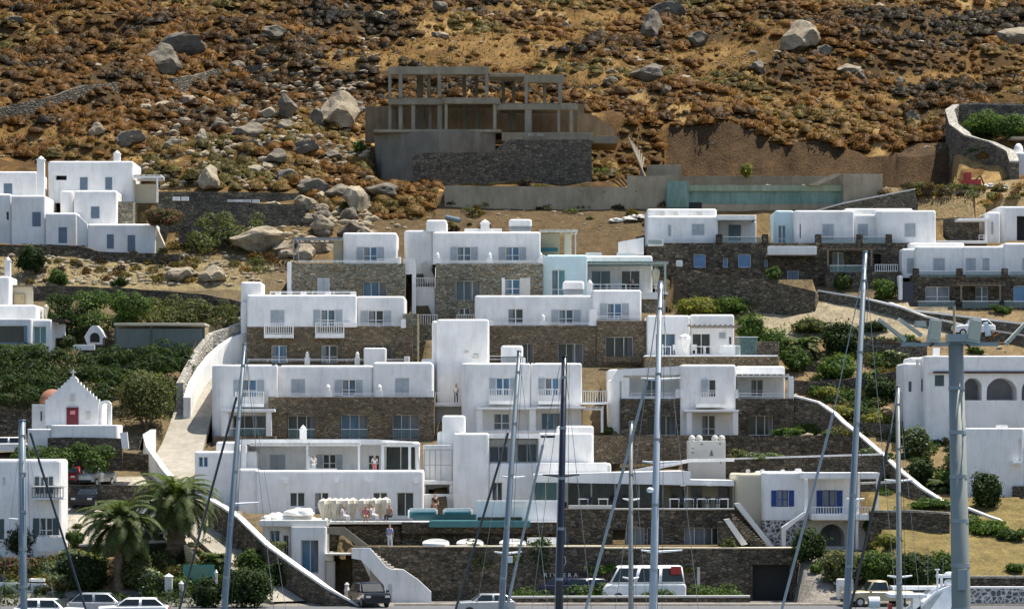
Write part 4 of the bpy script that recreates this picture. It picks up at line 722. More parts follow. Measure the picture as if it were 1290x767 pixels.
# walls around the terraces
wallpath('terrace_wall', 'dark stone terrace wall in front of the large stepped villa', [(-60, 308), (98, 309), (125, 317), (226, 321)], 1.0, .5, 'stone_dark')
wallpath('stone_wall', 'upper dark stone wall with small white panels behind the villa garden', [(200, 241, 287), (270, 242, 287.5), (378, 244, 288)], 1.6, .5, 'stone_grey', down=2); wallpath('stone_wall', 'tall dark stone wall holding the boulder slope', [(196, 256, 281.5), (262, 254, 282), (385, 258, 283)], 3.3, .6, 'stone_grey', down=2)
wallpath('stone_wall', 'low dark stone wall behind the oleander beside the villa stairs', [(225, 284, 278), (290, 288, 278)], 2.2, .5, 'stone_grey', down=2)
for i, x in enumerate((222, 233, 291, 301, 311, 322)): o = MB().box(X(x-4.5, 286.7), X(x+4.5, 286.7), 286.6, 286.9, Z(253 if i < 2 else 256, 286.7), Z(248 if i < 2 else 251.5, 286.7)).build('wall_panel', M('white' if i != 2 and i != 4 else 'offwhite')); tag(o, ['small white panel on the dark wall nearest the villa pergola', 'small white panel second on the dark wall by the big pale boulder', 'dull panel just past the big pale boulder', 'bright panel between two dull panels on the dark wall', 'dull panel between two bright panels on the dark wall', 'last bright panel of four on the dark wall'][i], 'panel')
wallpath('stone_wall', 'long low dark stone wall above the green shrub garden', [(38, 360), (110, 361), (200, 366), (260, 371), (304, 380)], 1.3, .5, 'stone_dark'); wallpath('stone_wall', 'dark stone wall at the back of the chapel', [(-60, 505), (44, 505)], 2.6, .5, 'stone_dark'); wallpath('stone_wall', 'short dark stone wall above the big round olive bush', [(150, 474), (214, 476)], 1.0, .5, 'stone_dark')
wallpath('stone_wall', 'dark stone wall under the white chapel forecourt', [(60, 551, 228.9), (110, 551, 228.9), (154, 552, 229)], 1.3, .5, 'stone_dark'); wallpath('stone_wall', 'dark stone wall below the hedge with the pale stair rail', [(98, 571), (150, 569), (192, 572)], 1.3, .5, 'stone_dark')
wallpath('stone_wall', 'dark stone wall of the upper parking place', [(80, 611), (130, 611), (190, 611)], 1.7, .5, 'stone_dark'); wallpath('stone_wall', 'low dark wall between the palms and the lower parking place', [(100, 688), (140, 686), (215, 683)], .7, .5, 'stone_dark', 'offwhite')
ch = House('garden_stairs', 'narrow garden stair with a white side wall beside the chapel forecourt', 'staircase', 165, 565, 228); ch.poly([(151, 545), (160, 544), (162, 565), (154, 565)], 228, .3, 'white', 'stair_wall')
mb = MB()
for i in range(7): mb.box(X(161, 228), X(175, 228), 228+.3*i, 229.2+.3*i, Z(567, 228), Z(565-2.6*i, 228))
mb.build('tread', M('stone_grey'), ch.root)
wallpath('road_wall', 'bright white parapet wall curving up beside the concrete road', [(306, 419), (290, 425), (275, 434), (261, 447), (248, 463), (238, 481), (231, 500)], 1.7, .6, 'white', down=1.5); wallpath('stone_wall', 'pale rubble wall along the top of the road', [(300, 405), (285, 412), (262, 420), (245, 440), (232, 463), (222, 482)], 2.3, .6, 'stone_pale', down=1.5)
fence = wallpath('wooden_fence', 'pale timber fence on the bank above the road wall', [(280, 404), (262, 410), (248, 424), (238, 444), (228, 466)], 1.0, .08, 'wood_pale', cat='fence')
wallpath('road_wall', 'short lumpy white wall at the foot of the upper road', [(190, 541), (180, 548), (184, 562), (192, 574), (202, 588), (212, 600)], 1.6, .45, 'white', down=1.5)
wallpath('road_wall', 'long white-capped stone wall falling beside the entrance road', [(262, 630), (280, 640), (300, 654), (335, 688), (375, 717), (410, 741), (452, 764)], 1.9, .35, 'stone_dark', 'white_warm', capw=.06, down=2)
wallpath('enclosure_wall', 'curved pale-topped stone wall around the green garden on the hillside', [(1330, 136), (1230, 133), (1200, 134), (1191, 140), (1196, 158), (1215, 172), (1245, 180), (1268, 192), (1272, 205)], 2.2, .9, 'stone_grey', 'stone_pale', down=2, capw=.02)
wallpath('curved_wall', 'big curved dark stone wall below the blue doors', [(846, 346, 268), (870, 341, 266.5), (920, 348, 265.3), (965, 354, 264.6), (1000, 360, 264.2), (1027, 367, 265), (1034, 376, 268)], 2.6, .8, 'stone_dark', down=2)
pad(846, 1030, 352, 267.5, 272)
wallpath('road_edge_wall', 'white-topped road wall below the villas, upper of two', [(1030, 367), (1085, 376), (1150, 392), (1200, 398), (1330, 414)], .9, .4, 'stone_grey', 'white'); wallpath('road_edge_wall', 'white-topped road wall below the villas, lower of two', [(1120, 383), (1165, 400), (1230, 414), (1330, 430)], .9, .4, 'stone_grey', 'offwhite')
wallpath('garden_wall', 'dark dry stone wall across the upper right garden', [(1084, 427), (1120, 428), (1168, 431)], 1.5, .5, 'stone_grey'); wallpath('garden_wall', 'low dark wall in the right garden by the palm bush', [(1000, 455), (1060, 458)], .8, .5, 'stone_dark'); wallpath('garden_wall', 'dark garden wall behind the leaning blue mast', [(1000, 479), (1060, 479), (1100, 472), (1140, 466)], 1.2, .5, 'stone_dark'); wallpath('garden_wall', 'curved low wall in front of the arcade house bushes', [(1080, 532), (1120, 534), (1150, 527), (1172, 519)], 1.0, .5, 'stone_grey'); wallpath('garden_wall', 'long low wall on top of the upper mown lawn', [(1062, 611), (1110, 609), (1140, 608)], .5, .4, 'stone_grey', 'offwhite'); wallpath('garden_wall', 'grey stone wall between the two mown lawns', [(1095, 645), (1150, 645), (1196, 648)], 1.3, .5, 'stone_dark', 'stone_pale'); wallpath('garden_wall', 'stone wall along the foot of the mown lawn', [(1215, 728), (1330, 728)], .7, .4, 'stone_dark', 'stone_pale')
wallpoly('roadside_wall', 'low wall of dark stones set in thick white mortar with white top', [(1216, 741), (1340, 741), (1340, 780), (1216, 780)], 203, .5, 'stone_whitejoint', cap='white', ncap=2)
wallpoly('roadside_wall', 'low stone wall with thin pale top in front of the minibus', [(640, 753), (945, 752), (945, 775), (640, 775)], 204.2, .4, 'stone_dark', cap='offwhite', ncap=2)
wallpath('driveway_wall', 'sloping dark stone wall with broken white top beside the garage drive', [(998, 712, 213), (1025, 722, 210), (1050, 734, 207), (1065, 742, 205)], 2.6, .5, 'stone_dark', 'white_warm')
o = House('gate_pillar', 'white gate pillar with a beige panel beside the parked truck', 'pillar', 1064, 767, 204); o.box(1055, 1075, 729, 775, 204, .8); o.box(1058, 1072, 738, 772, 203.95, .06, 'beige', 'panel')
# ================================================================ ROADS, GROUND
ROADS = [([(330, 383), (303, 400), (288, 420), (270, 445), (255, 480), (243, 520), (232, 555), (222, 585), (228, 615), (246, 640), (262, 662), (296, 695), (330, 725), (372, 757)], [2.2, 2.2, 2.6, 3, 3, 3.2, 3.4, 3.8, 3.8, 3.8, 3.6, 3.5, 3.5, 3.5], 'road'), ]
def catmull(pts, n=8):
    out = []
    for i in range(len(pts)-1):
        p0, p1, p2, p3 = pts[max(i-1, 0)], pts[i], pts[i+1], pts[min(i+2, len(pts)-1)]
        for k in range(n): t = k/n; out.append(.5*((2*p1)+(p2-p0)*t+(2*p0-5*p1+4*p2-p3)*t*t+(3*p1-p0-3*p2+p3)*t**3))
    out.append(pts[-1]); return out
xs = np.concatenate([np.linspace(-900, -115, 30), np.arange(-110, 110.1, .5), np.linspace(115, 900, 30)])
ys = np.concatenate([[176, 190, 196, 199], np.arange(200, 300, .4), np.arange(300, 400, .7), np.arange(400, 480, 2.5), np.linspace(490, 2400, 40)])
XX, YY = np.meshgrid(xs, ys); ZZ = Zb(YY).copy()
def vn(x, y, s, seed):   # value noise, vectorised
    x = x/s+seed*17.3; y = y/s+seed*9.1; xi = np.floor(x).astype(int); yi = np.floor(y).astype(int); fx = x-xi; fy = y-yi; fx = fx*fx*(3-2*fx); fy = fy*fy*(3-2*fy)
    def h(a, b): q = np.sin(a*127.1+b*311.7+seed*74.7)*43758.5453; return q-np.floor(q)
    return (h(xi, yi)*(1-fx)+h(xi+1, yi)*fx)*(1-fy)+(h(xi, yi+1)*(1-fx)+h(xi+1, yi+1)*fx)*fy-.5
hill = np.clip((YY-285)/15, 0, 1)
ZZ += hill*(vn(XX, YY, 22, 1)*5+vn(XX, YY, 9, 2)*3.4+vn(XX, YY, 3.5, 3)*1.7+vn(XX, YY, 1.3, 4)*.6)
mid = np.clip((YY-206)/6, 0, 1)*(1-hill); ZZ += mid*(vn(XX, YY, 5, 5)*.3+vn(XX, YY, 1.2, 6)*.15)
# gully under the boulders left of the ruin
for c in [q for q in CUTS if len(q) == 6 and q[5] == 'pad']: m = (XX >= c[0]) & (XX <= c[1]) & (YY >= c[2]) & (YY <= c[3]); ZZ[m] = c[4]
for c in CUTS:
    if len(c) == 6 and c[5] == 'pad': continue
    m = (XX >= c[0]) & (XX <= c[1]) & (YY >= c[2]) & (YY <= c[3]); ZZ[m] = np.minimum(ZZ[m], c[4]-.05)
roadmeshes = []
for pts, ws_, mt in ROADS:
    c = catmull([G(*p) for p in pts]); wd = np.interp(np.linspace(0, 1, len(c)), np.linspace(0, 1, len(ws_)), ws_); L = []
    for i in range(len(c)):
        d = (c[min(i+1, len(c)-1)]-c[max(i-1, 0)]); d.z = 0; d.normalize(); nr = Vector((-d.y, d.x, 0))*wd[i]/2; L.append((c[i], nr, wd[i]/2))
    for p, nr, hw in L:
        m = (np.abs(XX-p.x) < hw+1.2) & (np.abs(YY-p.y) < hw+1.2); dd = np.hypot(XX-p.x, YY-p.y); m &= dd < hw+.5; ZZ[m] = np.minimum(ZZ[m], p.z-.12)
    roadmeshes.append((L, mt))
def H(x, y):
    i = np.searchsorted(ys, y)-1; j = np.searchsorted(xs, x)-1; i = min(max(i, 0), len(ys)-2); j = min(max(j, 0), len(xs)-2)
    fy = (y-ys[i])/(ys[i+1]-ys[i]); fx = (x-xs[j])/(xs[j+1]-xs[j]); return float((ZZ[i, j]*(1-fx)+ZZ[i, j+1]*fx)*(1-fy)+(ZZ[i+1, j]*(1-fx)+ZZ[i+1, j+1]*fx)*fy)
n0, n1 = len(ys), len(xs); ii = np.arange(n0-1)[:, None]*n1+np.arange(n1-1)[None, :]; Fq = np.stack([ii, ii+1, ii+n1+1, ii+n1], -1).reshape(-1, 4)
me = npmesh('ground', np.stack([XX, YY, ZZ], -1).reshape(-1, 3), Fq, ['soil'], smooth=False)
# ground colours by place: golden dry hill, tan garden earth, mown straw lawn, pale dirt yard, cut earth with the cliff's shade painted in, grey road side
PX = 645+XX*F/YY; PR = HOR-(ZZ-EYE)*F/YY
col = np.empty(ZZ.shape+(4,), np.float32); col[..., 3] = 1
def put(mask, c): col[mask] = (*c, 1)
put(ZZ > -99, (.15, .115, .065)); put(PR < 330, (.16, .11, .05)); 
g = (YY > 290); nz = vn(XX, YY, 7, 11)+vn(XX, YY, 2.5, 12)*.7
put(g, (.095, .056, .022)); put(g & (nz > .12), (.155, .09, .032)); put(g & (nz < -.3), (.07, .048, .024)); put(g & (nz > .36), (.32, .21, .085))
put((PX > 960) & (PX < 1320) & (PR > 372) & (PR < 660), (.22, .16, .085)); put((PX > 950) & (PX < 1200) & (PR > 380) & (PR < 425), (.31, .26, .175))
put((PX > 1090) & (PX < 1320) & (PR > 612) & (PR < 740), (.19, .148, .06)); put((PX > 1110) & (PX < 1330) & (YY > 284) & (YY < 292.5), (.27, .20, .105)); put((PX > 450) & (PX < 860) & (YY > 272) & (YY < 289), (.115, .08, .042))
put((PX > 840) & (PX < 1235) & (YY > 304) & (YY < 312.6) & (PR > 150), (.085, .055, .03)); put((PX < 330) & (PR > 322) & (PR < 365), (.24, .19, .10)); put(YY < 206, (.22, .205, .18)); put((PX > 300) & (PX < 1050) & (YY < 212), (.24, .22, .19))
put((PX > 80) & (PX < 192) & (PR > 600) & (PR < 612), (.40, .37, .31)); put((PX > 80) & (PX < 300) & (PR > 630) & (PR < 686), (.42, .38, .31)); put((PX < 150) & (PR > 690) & (YY > 206), (.27, .18, .09))
CLR = [(640, 62, 150, 24), (905, 72, 60, 20), (765, 95, 60, 24), (450, 75, 55, 16), (1010, 125, 150, 9), (90, 170, 120, 16), (560, 12, 90, 8), (770, 20, 60, 10), (1180, 100, 70, 10)]
def clear(px, row): return np.max([1-((px-a)/c)**2-((row-b)/d)**2 for a, b, c, d in CLR], axis=0)
cl_ = clear(PX, PR)+vn(XX, YY, 4, 51)*1.2; put((YY > 292) & (cl_ > .1), (.165, .098, .034)); put((YY > 292) & (cl_ > .55), (.215, .13, .048)); put((PX > 840) & (PX < 1235) & (YY > 304) & (YY < 312.6) & (PR > 150), (.085, .055, .03)); ca = me.color_attributes.new('tone', 'FLOAT_COLOR', 'POINT'); ca.data.foreach_set('color', col.reshape(-1, 4).ravel())
t = NT('ground'); at = t.n('VertexColor', layer_name='tone'); n1_ = t.noise(.8, t.pos(), 8, .75); n2_ = t.noise(5, t.pos(), 5, .7)
c_ = t.mix(1.0, at.outputs[0], t.ramp(n1_.outputs[0], [(.3, (.55, .52, .5)), (.5, (1, 1, 1)), (.7, (1.45, 1.38, 1.25))]), 'MULTIPLY'); c_ = t.mix(1.0, c_, t.ramp(n2_.outputs[0], [(.3, (.6, .6, .6)), (.65, (1.25, 1.25, 1.25))]), 'MULTIPLY')
t.bump(n2_.outputs[0], .25, .8); t.fin(c_, .95, 0, .1); me.materials.clear(); me.materials.append(t.m); g_ = mobj('terrain', me); tag(g_, kind='structure')
for L, mt in roadmeshes:
    mb = MB()
    for p, nr, hw in L: mb.v += [tuple(p-nr*1.0+Vector((0, 0, .02))), tuple(p+nr*1.0+Vector((0, 0, .02))), tuple(p-nr-Vector((0, 0, .6))), tuple(p+nr-Vector((0, 0, .6)))]
    for i in range(len(L)-1): a = i*4; mb.f += [(a, a+1, a+5, a+4), (a, a+4, a+6, a+2), (a+1, a+3, a+7, a+5)]
    tag(mb.build('road', M(mt)), kind='structure')
tag(MB().box(-300, 300, 160, 203.5, -2, 1.06).build('quay_road', M('asphalt')), kind='structure')
mb = MB(); mb.box(-8, 60, 202.4, 203.4, 1.0, 1.18); tag(mb.build('pavement', M('paving')), kind='structure')
t = NT('sea'); nn_ = t.noise(.5, t.pos((1, .5, 1)), 6); t.bump(nn_.outputs[0], .3, .6); t.fin((.01, .05, .07), .08); tag(MB().box(-3000, 3000, -3000, 165, -6, 0).build('sea', M('sea')), kind='structure')
# ================================================================ PLANTS AND ROCKS
def leafquads(C, N, size, asp=.6):
    """quads centred at C facing N with random spin"""
    n = len(C); N = N/np.linalg.norm(N, axis=1, keepdims=True); r = RNG.normal(size=(n, 3)); A = np.cross(N, r); A /= np.linalg.norm(A, axis=1, keepdims=True); B = np.cross(N, A)
    s = (size*RNG.uniform(.6, 1.3, n))[:, None]; A = A*s; B = B*s*asp; V = np.stack([C-A, C-B*.9, C+A, C+B*.9], 1).reshape(-1, 3); Q = np.arange(4*n).reshape(n, 4); return V, Q
def crown_pts(n, clumps, r=(1, 1, 1), cr=.38, shell=.55, seed=0, flatb=-.6):
    rg = np.random.default_rng(seed); d = rg.normal(size=(clumps, 3)); d /= np.linalg.norm(d, axis=1, keepdims=True); d[:, 2] = np.maximum(d[:, 2], flatb)
    cc = d*(shell+(1-shell)*rg.random(clumps))[:, None]*(1-cr*.6); k = rg.integers(0, clumps, n); e = rg.normal(size=(n, 3)); e /= np.linalg.norm(e, axis=1, keepdims=True)
    rad = cr*rg.uniform(.7, 1.25, clumps)[k]*rg.uniform(.75, 1.05, n); Pp = cc[k]+e*rad[:, None]; N = e+.5*rg.normal(size=(n, 3))+cc[k]*.4+np.array([0, 0, .25]); return Pp*np.array(r), N
PROTO = {}
def bushproto(kind, mat, n=900, clumps=16, size=.075, r=(1, 1, .85), cr=.36, var=0):
    key = (kind, mat, var)
    if key not in PROTO:
        C, N = crown_pts(n, clumps, r, cr, .5, 100+var+len(PROTO), -.2); C[:, 2] += .55*r[2]; V, Q = leafquads(C, N, size); PROTO[key] = npmesh(kind, V, Q, [mat])
    return PROTO[key]
def ground_hit(px, row):
    """march along the view ray of a photo pixel until it meets the built terrain"""
    tx, tz = (px-645)/F, (HOR-row)/F; d = 198.0; pv = None
    while d < 460:
        z = EYE+tz*d; h = H(tx*d, d)
        if h >= z: return Vector((tx*d, d, h))
        d += .3
    return G(px, row)
wallpath('hillside_wall', 'weathered dry stone wall climbing the far hillside', [(-60, 152), (0, 136), (60, 122), (110, 109), (150, 100)], 1.3, .8, 'stone_grey', down=2, snap=True); wallpath('hillside_wall', 'shorter dry stone wall near the large grey boulder', [(218, 98), (262, 86), (300, 81), (330, 78)], 1.3, .8, 'stone_grey', down=2, snap=True); wallpath('hillside_wall', 'far thin dry stone wall near the crest', [(412, 19), (460, 15), (500, 12)], .9, .8, 'stone_grey', down=2, snap=True)
def bush(px, row, wpx, hpx, mat, label, group=None, name='bush', cat='bush', D=None, var=None, dens=1):
    """row = foot of the bush in the photo"""
    p = ground_hit(px, row) if D is None else P(px, row, D); s = p.y/F; rx = wpx*s/2; rz = hpx*s
    n = int(min(9000, max(400, 2000*rx*rz*dens))); lf = .12; key = name
    C, N = crown_pts(n, max(7, int(n/110)), (rx, rx*.8, rz/2), .36 if n > 1500 else .46, .35, int(px*7+row), -.7); sp = RNG.random(n) < .12; C[sp] *= RNG.uniform(1.05, 1.4, (sp.sum(), 1)); C[:, 2] += rz*.48; V, Q = leafquads(C, N, lf if n < 3000 else .13)
    o = mobj(name, npmesh(name, V, Q, [mat]), None, p+Vector((0, 0, -.1))); tag(o, label, cat, group); return o
def tree(px, row, wpx, hpx, mat, label, trunk_px=8, name='tree', D=None):
    p = ground_hit(px, row) if D is None else P(px, row, D); s = p.y/F; rx = wpx*s/2; th = trunk_px*s; rz = hpx*s/2; t = thing(name, label, 'tree', p)
    mb = MB(); top = p+Vector((0, 0, th+rz*.5)); mb.tube([p-Vector((0, 0, .3)), p+Vector((.08, 0, th*.6)), top], [.16, .12, .06], 7)
    for k in range(5): a = 2.4*k; mb.tube([p+Vector((0, 0, th*.7)), p+Vector((math.cos(a)*rx*.35, math.sin(a)*rx*.35, th+rz*.4)), p+Vector((math.cos(a)*rx*.7, math.sin(a)*rx*.7, th+rz*.9))], [.07, .05, .02], 5)
    mb.build('trunk', M('bark'), t); n = int(min(8000, max(500, 1300*rx*rz*2))); C, N = crown_pts(n, max(10, n//80), (rx, rx*.85, rz), .33, .45, int(px*3+row), -.7); C[:, 2] += th+rz; V, Q = leafquads(C, N, .13)
    mobj('crown', npmesh('crown', V, Q, [mat]), t); return t
def hedge(pts_px, label, mat, dens=1.0, name='hedge', lean=4, cat='hedge', kind=None):
    """foliage mass: list of (x0,x1,row_top,row_bot,D)"""
    Cs, Ns = [], []
    for (x0, x1, rt, rb, D) in pts_px:
        a, b, zt, zb = X(x0, D), X(x1, D), Z(rt, D), Z(rb, D); nb = max(3, int((b-a)*(zt-zb)*2.6*dens)); rg = np.random.default_rng(int(x0+rt))
        for _ in range(nb):
            v = rg.random(); c = np.array([rg.uniform(a, b), D+v*lean+rg.uniform(-.4, .4), zb+(zt-zb)*v-.1]); r = rg.uniform(.45, .95); n = int(190*r*r)+50; e = rg.normal(size=(n, 3)); e /= np.linalg.norm(e, axis=1, keepdims=True)
            Cs.append(c+e*r*rg.uniform(.8, 1.05, (n, 1))*np.array([1, .8, .8])); Ns.append(e+.5*rg.normal(size=(n, 3))+np.array([0, 0, .2]))
    V, Q = leafquads(np.concatenate(Cs), np.concatenate(Ns), .13); c = V.mean(0); c[2] = V[:, 2].min(); o = mobj(name, npmesh(name, V-c, Q, [mat]), None, c); return tag(o, label, cat, None, kind)
# ---- hillside cushion shrubs
def cushion(seed, blades=70, fine=True):
    rg = np.random.default_rng(seed); V = []; Q = []
    nr, nk = (5, 10) if fine else (3, 7)
    for i in range(nr+1):
        ph = math.pi/2*i/nr
        for k in range(nk):
            th = 2*math.pi*k/nk+.3*i; q = 1+.38*noise.noise(Vector((math.cos(th)*2+seed*5, math.sin(th)*2, i*.9))); V.append((math.cos(th)*math.sin(ph)*q*.93, math.sin(th)*math.sin(ph)*q*.93, max(-.15, math.cos(ph)*.82*q)))
    for i in range(nr):
        for k in range(nk): a = i*nk+k; b = i*nk+(k+1) % nk; Q.append((a, a+nk, b+nk, b))
    V = np.array(V); e = rg.normal(size=(blades, 3)); e[:, 2] = np.abs(e[:, 2]); e /= np.linalg.norm(e, axis=1, keepdims=True); C = e*np.array([1, 1, .9])*rg.uniform(.9, 1.06, (blades, 1)); lv, lq = leafquads(C, e+.9*rg.normal(size=(blades, 3)), .15 if fine else .2, .5)
    return np.concatenate([V, lv]), np.concatenate([np.array(Q), lq+len(V)])
HM = ['phryg_orange', 'phryg_gold', 'phryg_brown', 'phryg_dark', 'phryg_olive']
CUF = [cushion(i, 110) for i in range(5)]; CUL = [cushion(10+i, 34, False) for i in range(9)]
BND = [(-80, 200), (0, 198), (60, 200), (170, 215), (205, 238), (380, 240), (392, 262), (400, 292), (500, 284), (548, 262), (552, 228), (860, 226), (862, 190), (900, 190), (1150, 190), (1185, 190), (1235, 205), (1275, 190), (1380, 190)]
def on_hill(px, row, y=0):
    if 465 < px < 740 and 88 < row < 200 and y > 311: return True
    return row < np.interp(px, [b[0] for b in BND], [b[1] for b in BND]) and not (465 < px < 740 and 88 < row < 232) and not (740 <= px < 785 and 140 < row < 185) and not (1192 < px and 136 < row < 190)
items = []; rg = np.random.default_rng(5); tries = 0
occ = {}
while len(items) < 15500 and tries < 200000:
    tries += 1; y = 284+(430-284)*rg.random()**1.15; x = rg.uniform(-.19, .19)*y; z = H(x, y); px = 645+x*F/y; row = HOR-(z-EYE)*F/y
    if not on_hill(px, row, y): continue
    dn = float(vn(np.array(x), np.array(y), 8, 21))+float(vn(np.array(x), np.array(y), 3, 22))*.6
    if dn > .30+rg.random()*.2: continue
    if float(clear(px, row))+float(vn(np.array(x), np.array(y), 4, 51))*1.2 > .05 and rg.random() < .8: continue
    if 838 < px < 1240 and y < 312.8: continue
    s = (.34+.75*rg.random()**2.2)*(1+.5*float(vn(np.array(x), np.array(y), 14, 41))); key = (int(x/.9), int(y/.9))
    if occ.get(key, 0) > 0: continue
    occ[key] = occ.get(key, 0)+1; sel = float(vn(np.array(x), np.array(y), 13, 31))*1.1+float(vn(np.array(x), np.array(y), 4, 33))*.5+rg.normal()*.10-.35*math.exp(-((px-1080)/130)**2-((row-40)/30)**2)-.3*math.exp(-((px-400)/60)**2-((row-85)/30)**2)-.25*math.exp(-((px-120)/150)**2-((row-60)/30)**2); m = 3 if sel < -.3 else 2 if sel < -.1 else 0 if sel < .16 else 1 if sel < .38 else 4
    items.append((s*F/y, x, y, z, s, m))
items.sort(reverse=True)
PM = {}
HL = {0: 'rounded orange-brown cushion shrub among the dry scrub of the hillside', 1: 'rounded golden cushion shrub among the dry scrub of the hillside', 2: 'rounded brown cushion shrub among the dry scrub of the hillside', 3: 'rounded dark brown cushion shrub among the dry scrub of the hillside', 4: 'rounded olive cushion shrub among the dry scrub of the hillside'}
HG = {0: 'orange-brown hillside shrubs', 1: 'golden hillside shrubs', 2: 'brown hillside shrubs', 3: 'dark hillside shrubs', 4: 'olive hillside shrubs'}
for k, (_, x, y, z, s, m) in enumerate(items[:280]):
    v = k % 5
    if (v, m) not in PM: PM[v, m] = npmesh('cushion_shrub', *CUF[v], [HM[m]])
    o = mobj('cushion_shrub', PM[v, m], None, (x, y, z)); o.scale = (s, s, s*rg.uniform(.8, 1.1)); o.rotation_euler = (0, 0, rg.random()*6.28); tag(o, HL[m], 'shrub', HG[m])
VV, QQ, MI = [], [], []; off = 0
for k, (_, x, y, z, s, m) in enumerate(items[280:]):
    V, Q = CUL[k % 9]; a = rg.random()*6.28; R = np.array([[math.cos(a), -math.sin(a), 0], [math.sin(a), math.cos(a), 0], [0, 0, rg.uniform(.6, 1.25)]])@np.diag([rg.uniform(.75, 1.35), 1, 1]); VV.append((V@R.T)*s+np.array([x, y, z])); QQ.append(Q+off); off += len(V); MI.append(np.full(len(Q), m))
o = mobj('hillside_scrub', npmesh('hillside_scrub', np.concatenate(VV), np.concatenate(QQ), HM, np.concatenate(MI))); tag(o, 'dry brown and golden scrub covering the whole hillside', 'scrub', None, 'stuff')
# dry grass tufts
C = []; 
while len(C) < 34000:
    y = 284+150*rg.random(); x = rg.uniform(-.19, .19)*y; z = H(x, y); px = 645+x*F/y; row = HOR-(z-EYE)*F/y
    if on_hill(px, row, y) and (float(vn(np.array(x), np.array(y), 8, 21))+float(vn(np.array(x), np.array(y), 3, 22))*.6 > .15 or float(clear(px, row)) > -.1 or rg.random() < .15): C.append((x, y, z+.12))
for (a, b, r0, r1, nn_) in ((0, 345, 324, 358, 1500), (200, 390, 270, 320, 800), (470, 550, 195, 285, 700)):
    for _ in range(nn_): p = ground_hit(rg.uniform(a, b), rg.uniform(r0, r1)); C.append((p.x, p.y, p.z+.1))
C = np.array(C); N = rg.normal(size=C.shape)*np.array([1, 1, .25]); V, Q = leafquads(C, N, np.where(C[:, 1] > 284, .26, .11), .3); o = mobj('dry_grass', npmesh('dry_grass', V, Q, ['dry_grass'])); tag(o, 'golden dry grass between the hillside shrubs', 'grass', None, 'stuff')
# ---- rocks
def rockmesh(seed, mat, sub=3):
    bm = bmesh.new(); bmesh.ops.create_icosphere(bm, subdivisions=sub, radius=1); r = random.Random(seed); planes = [(Vector((r.gauss(0, 1), r.gauss(0, 1), r.gauss(0, 1))).normalized(), r.uniform(.5, .88)) for _ in range(14)]
    for v in bm.verts:
        p = v.co.copy()
        for nrm, d in planes:
            q = p.dot(nrm)
            if q > d: p -= nrm*(q-d)
        p *= 1+.2*noise.noise(p*2.2+Vector((seed, 0, 0)))+.05*noise.noise(p*6+Vector((0, seed, 0))); v.co = p
    me = bpy.data.meshes.new('boulder'); bm.to_mesh(me); bm.free(); me.materials.append(M(mat)); return me
RM = {m: [rockmesh(i+(50 if m == 'rock_pale' else 0), m) for i in range(7)] for m in ('rock', 'rock_pale')}
BIG = [(206, 92, 48, 36, 'rock', 'large dark-sided grey boulder where the two hillside walls meet'), (232, 74, 52, 34, 'rock', 'big rounded grey boulder leaning on the shorter dry stone wall'), (429, 158, 52, 42, 'rock_pale', 'huge pale block boulder beside the concrete frame'), (400, 160, 20, 24, 'rock', 'small upright boulder tucked beside the huge pale block'), (363, 150, 24, 34, 'rock', 'upright grey boulder standing clear on the scrub slope'), (233, 133, 24, 16, 'rock_pale', 'pale slanted boulder in the middle of the scrub slope'), (276, 164, 24, 14, 'rock_pale', 'flat pale rock in brown scrub, lower slope'), (318, 174, 46, 20, 'rock', 'long flat grey slab lying down the slope'), (166, 184, 34, 20, 'rock', 'grey rocks just above the villa roof terrace'), (122, 172, 22, 16, 'rock_pale', 'pale rock above the villa chimney'), (262, 243, 34, 38, 'rock_pale', 'tall pale boulder behind the dark stone wall by the villa'), (815, 106, 42, 30, 'rock', 'split grey boulder pair above the concrete slab'), (838, 120, 20, 16, 'rock', 'small grey boulder against the split boulder'), (865, 108, 18, 16, 'rock_pale', 'square pale boulder right of the split boulder'), (821, 46, 34, 34, 'rock', 'dark rounded boulder high on the slope'), (842, 26, 42, 24, 'rock', 'wide dark boulder topmost on the slope'), (1008, 62, 52, 36, 'rock_pale', 'large pale-topped boulder with dark underside'), (1038, 70, 20, 14, 'rock', 'small grey rock touching the large pale-topped boulder'), (1068, 92, 34, 12, 'rock_pale', 'flat light rock below the pale-topped boulder'), (1278, 56, 44, 24, 'rock_pale', 'wide pale boulder at the edge of the upper slope'), (1150, 156, 20, 18, 'rock', 'round grey boulder near the garden enclosure'), (325, 315, 66, 30, 'rock_pale', 'broad pale rock outcrop above the stone house'), (230, 352, 36, 20, 'rock_pale', 'rounded pale boulder above the long low wall'), (268, 356, 36, 20, 'rock_pale', 'second rounded pale boulder above the long low wall'), (395, 246, 40, 22, 'rock', 'grey boulder at the top of the rock fall'), (425, 254, 34, 26, 'rock', 'grey boulder in the middle of the rock fall'), (450, 268, 34, 40, 'rock_pale', 'tall pale boulder at the foot of the rock fall'), (405, 292, 34, 22, 'rock_pale', 'low pale boulder under the rock fall'), (350, 205, 34, 18, 'rock', 'grey slab above the dark stone wall'), (385, 196, 30, 18, 'rock', 'grey boulder left of the ruin corner'), (300, 92, 20, 14, 'rock', 'small grey rock under the shorter hillside wall'), (880, 58, 26, 18, 'rock', 'small grey rock beside the golden patch'), (480, 250, 40, 24, 'rock', 'dark rock face on the bank by the ruin'), (45, 342, 30, 16, 'rock_pale', 'pale flat rock in the garden bank'), (150, 214-30, 14, 12, 'rock', 'small rock over the villa'), (955, 92, 22, 16, 'rock', 'grey rock in golden scrub left of the pale-topped boulder'), (20, 32, 20, 12, 'rock', 'grey rock near the corner of the slope'), (555, 16, 20, 14, 'rock', 'small pale rock near the crest'), (345, 50, 30, 16, 'rock', 'grey flat boulder above the shorter wall')]
BOC = []
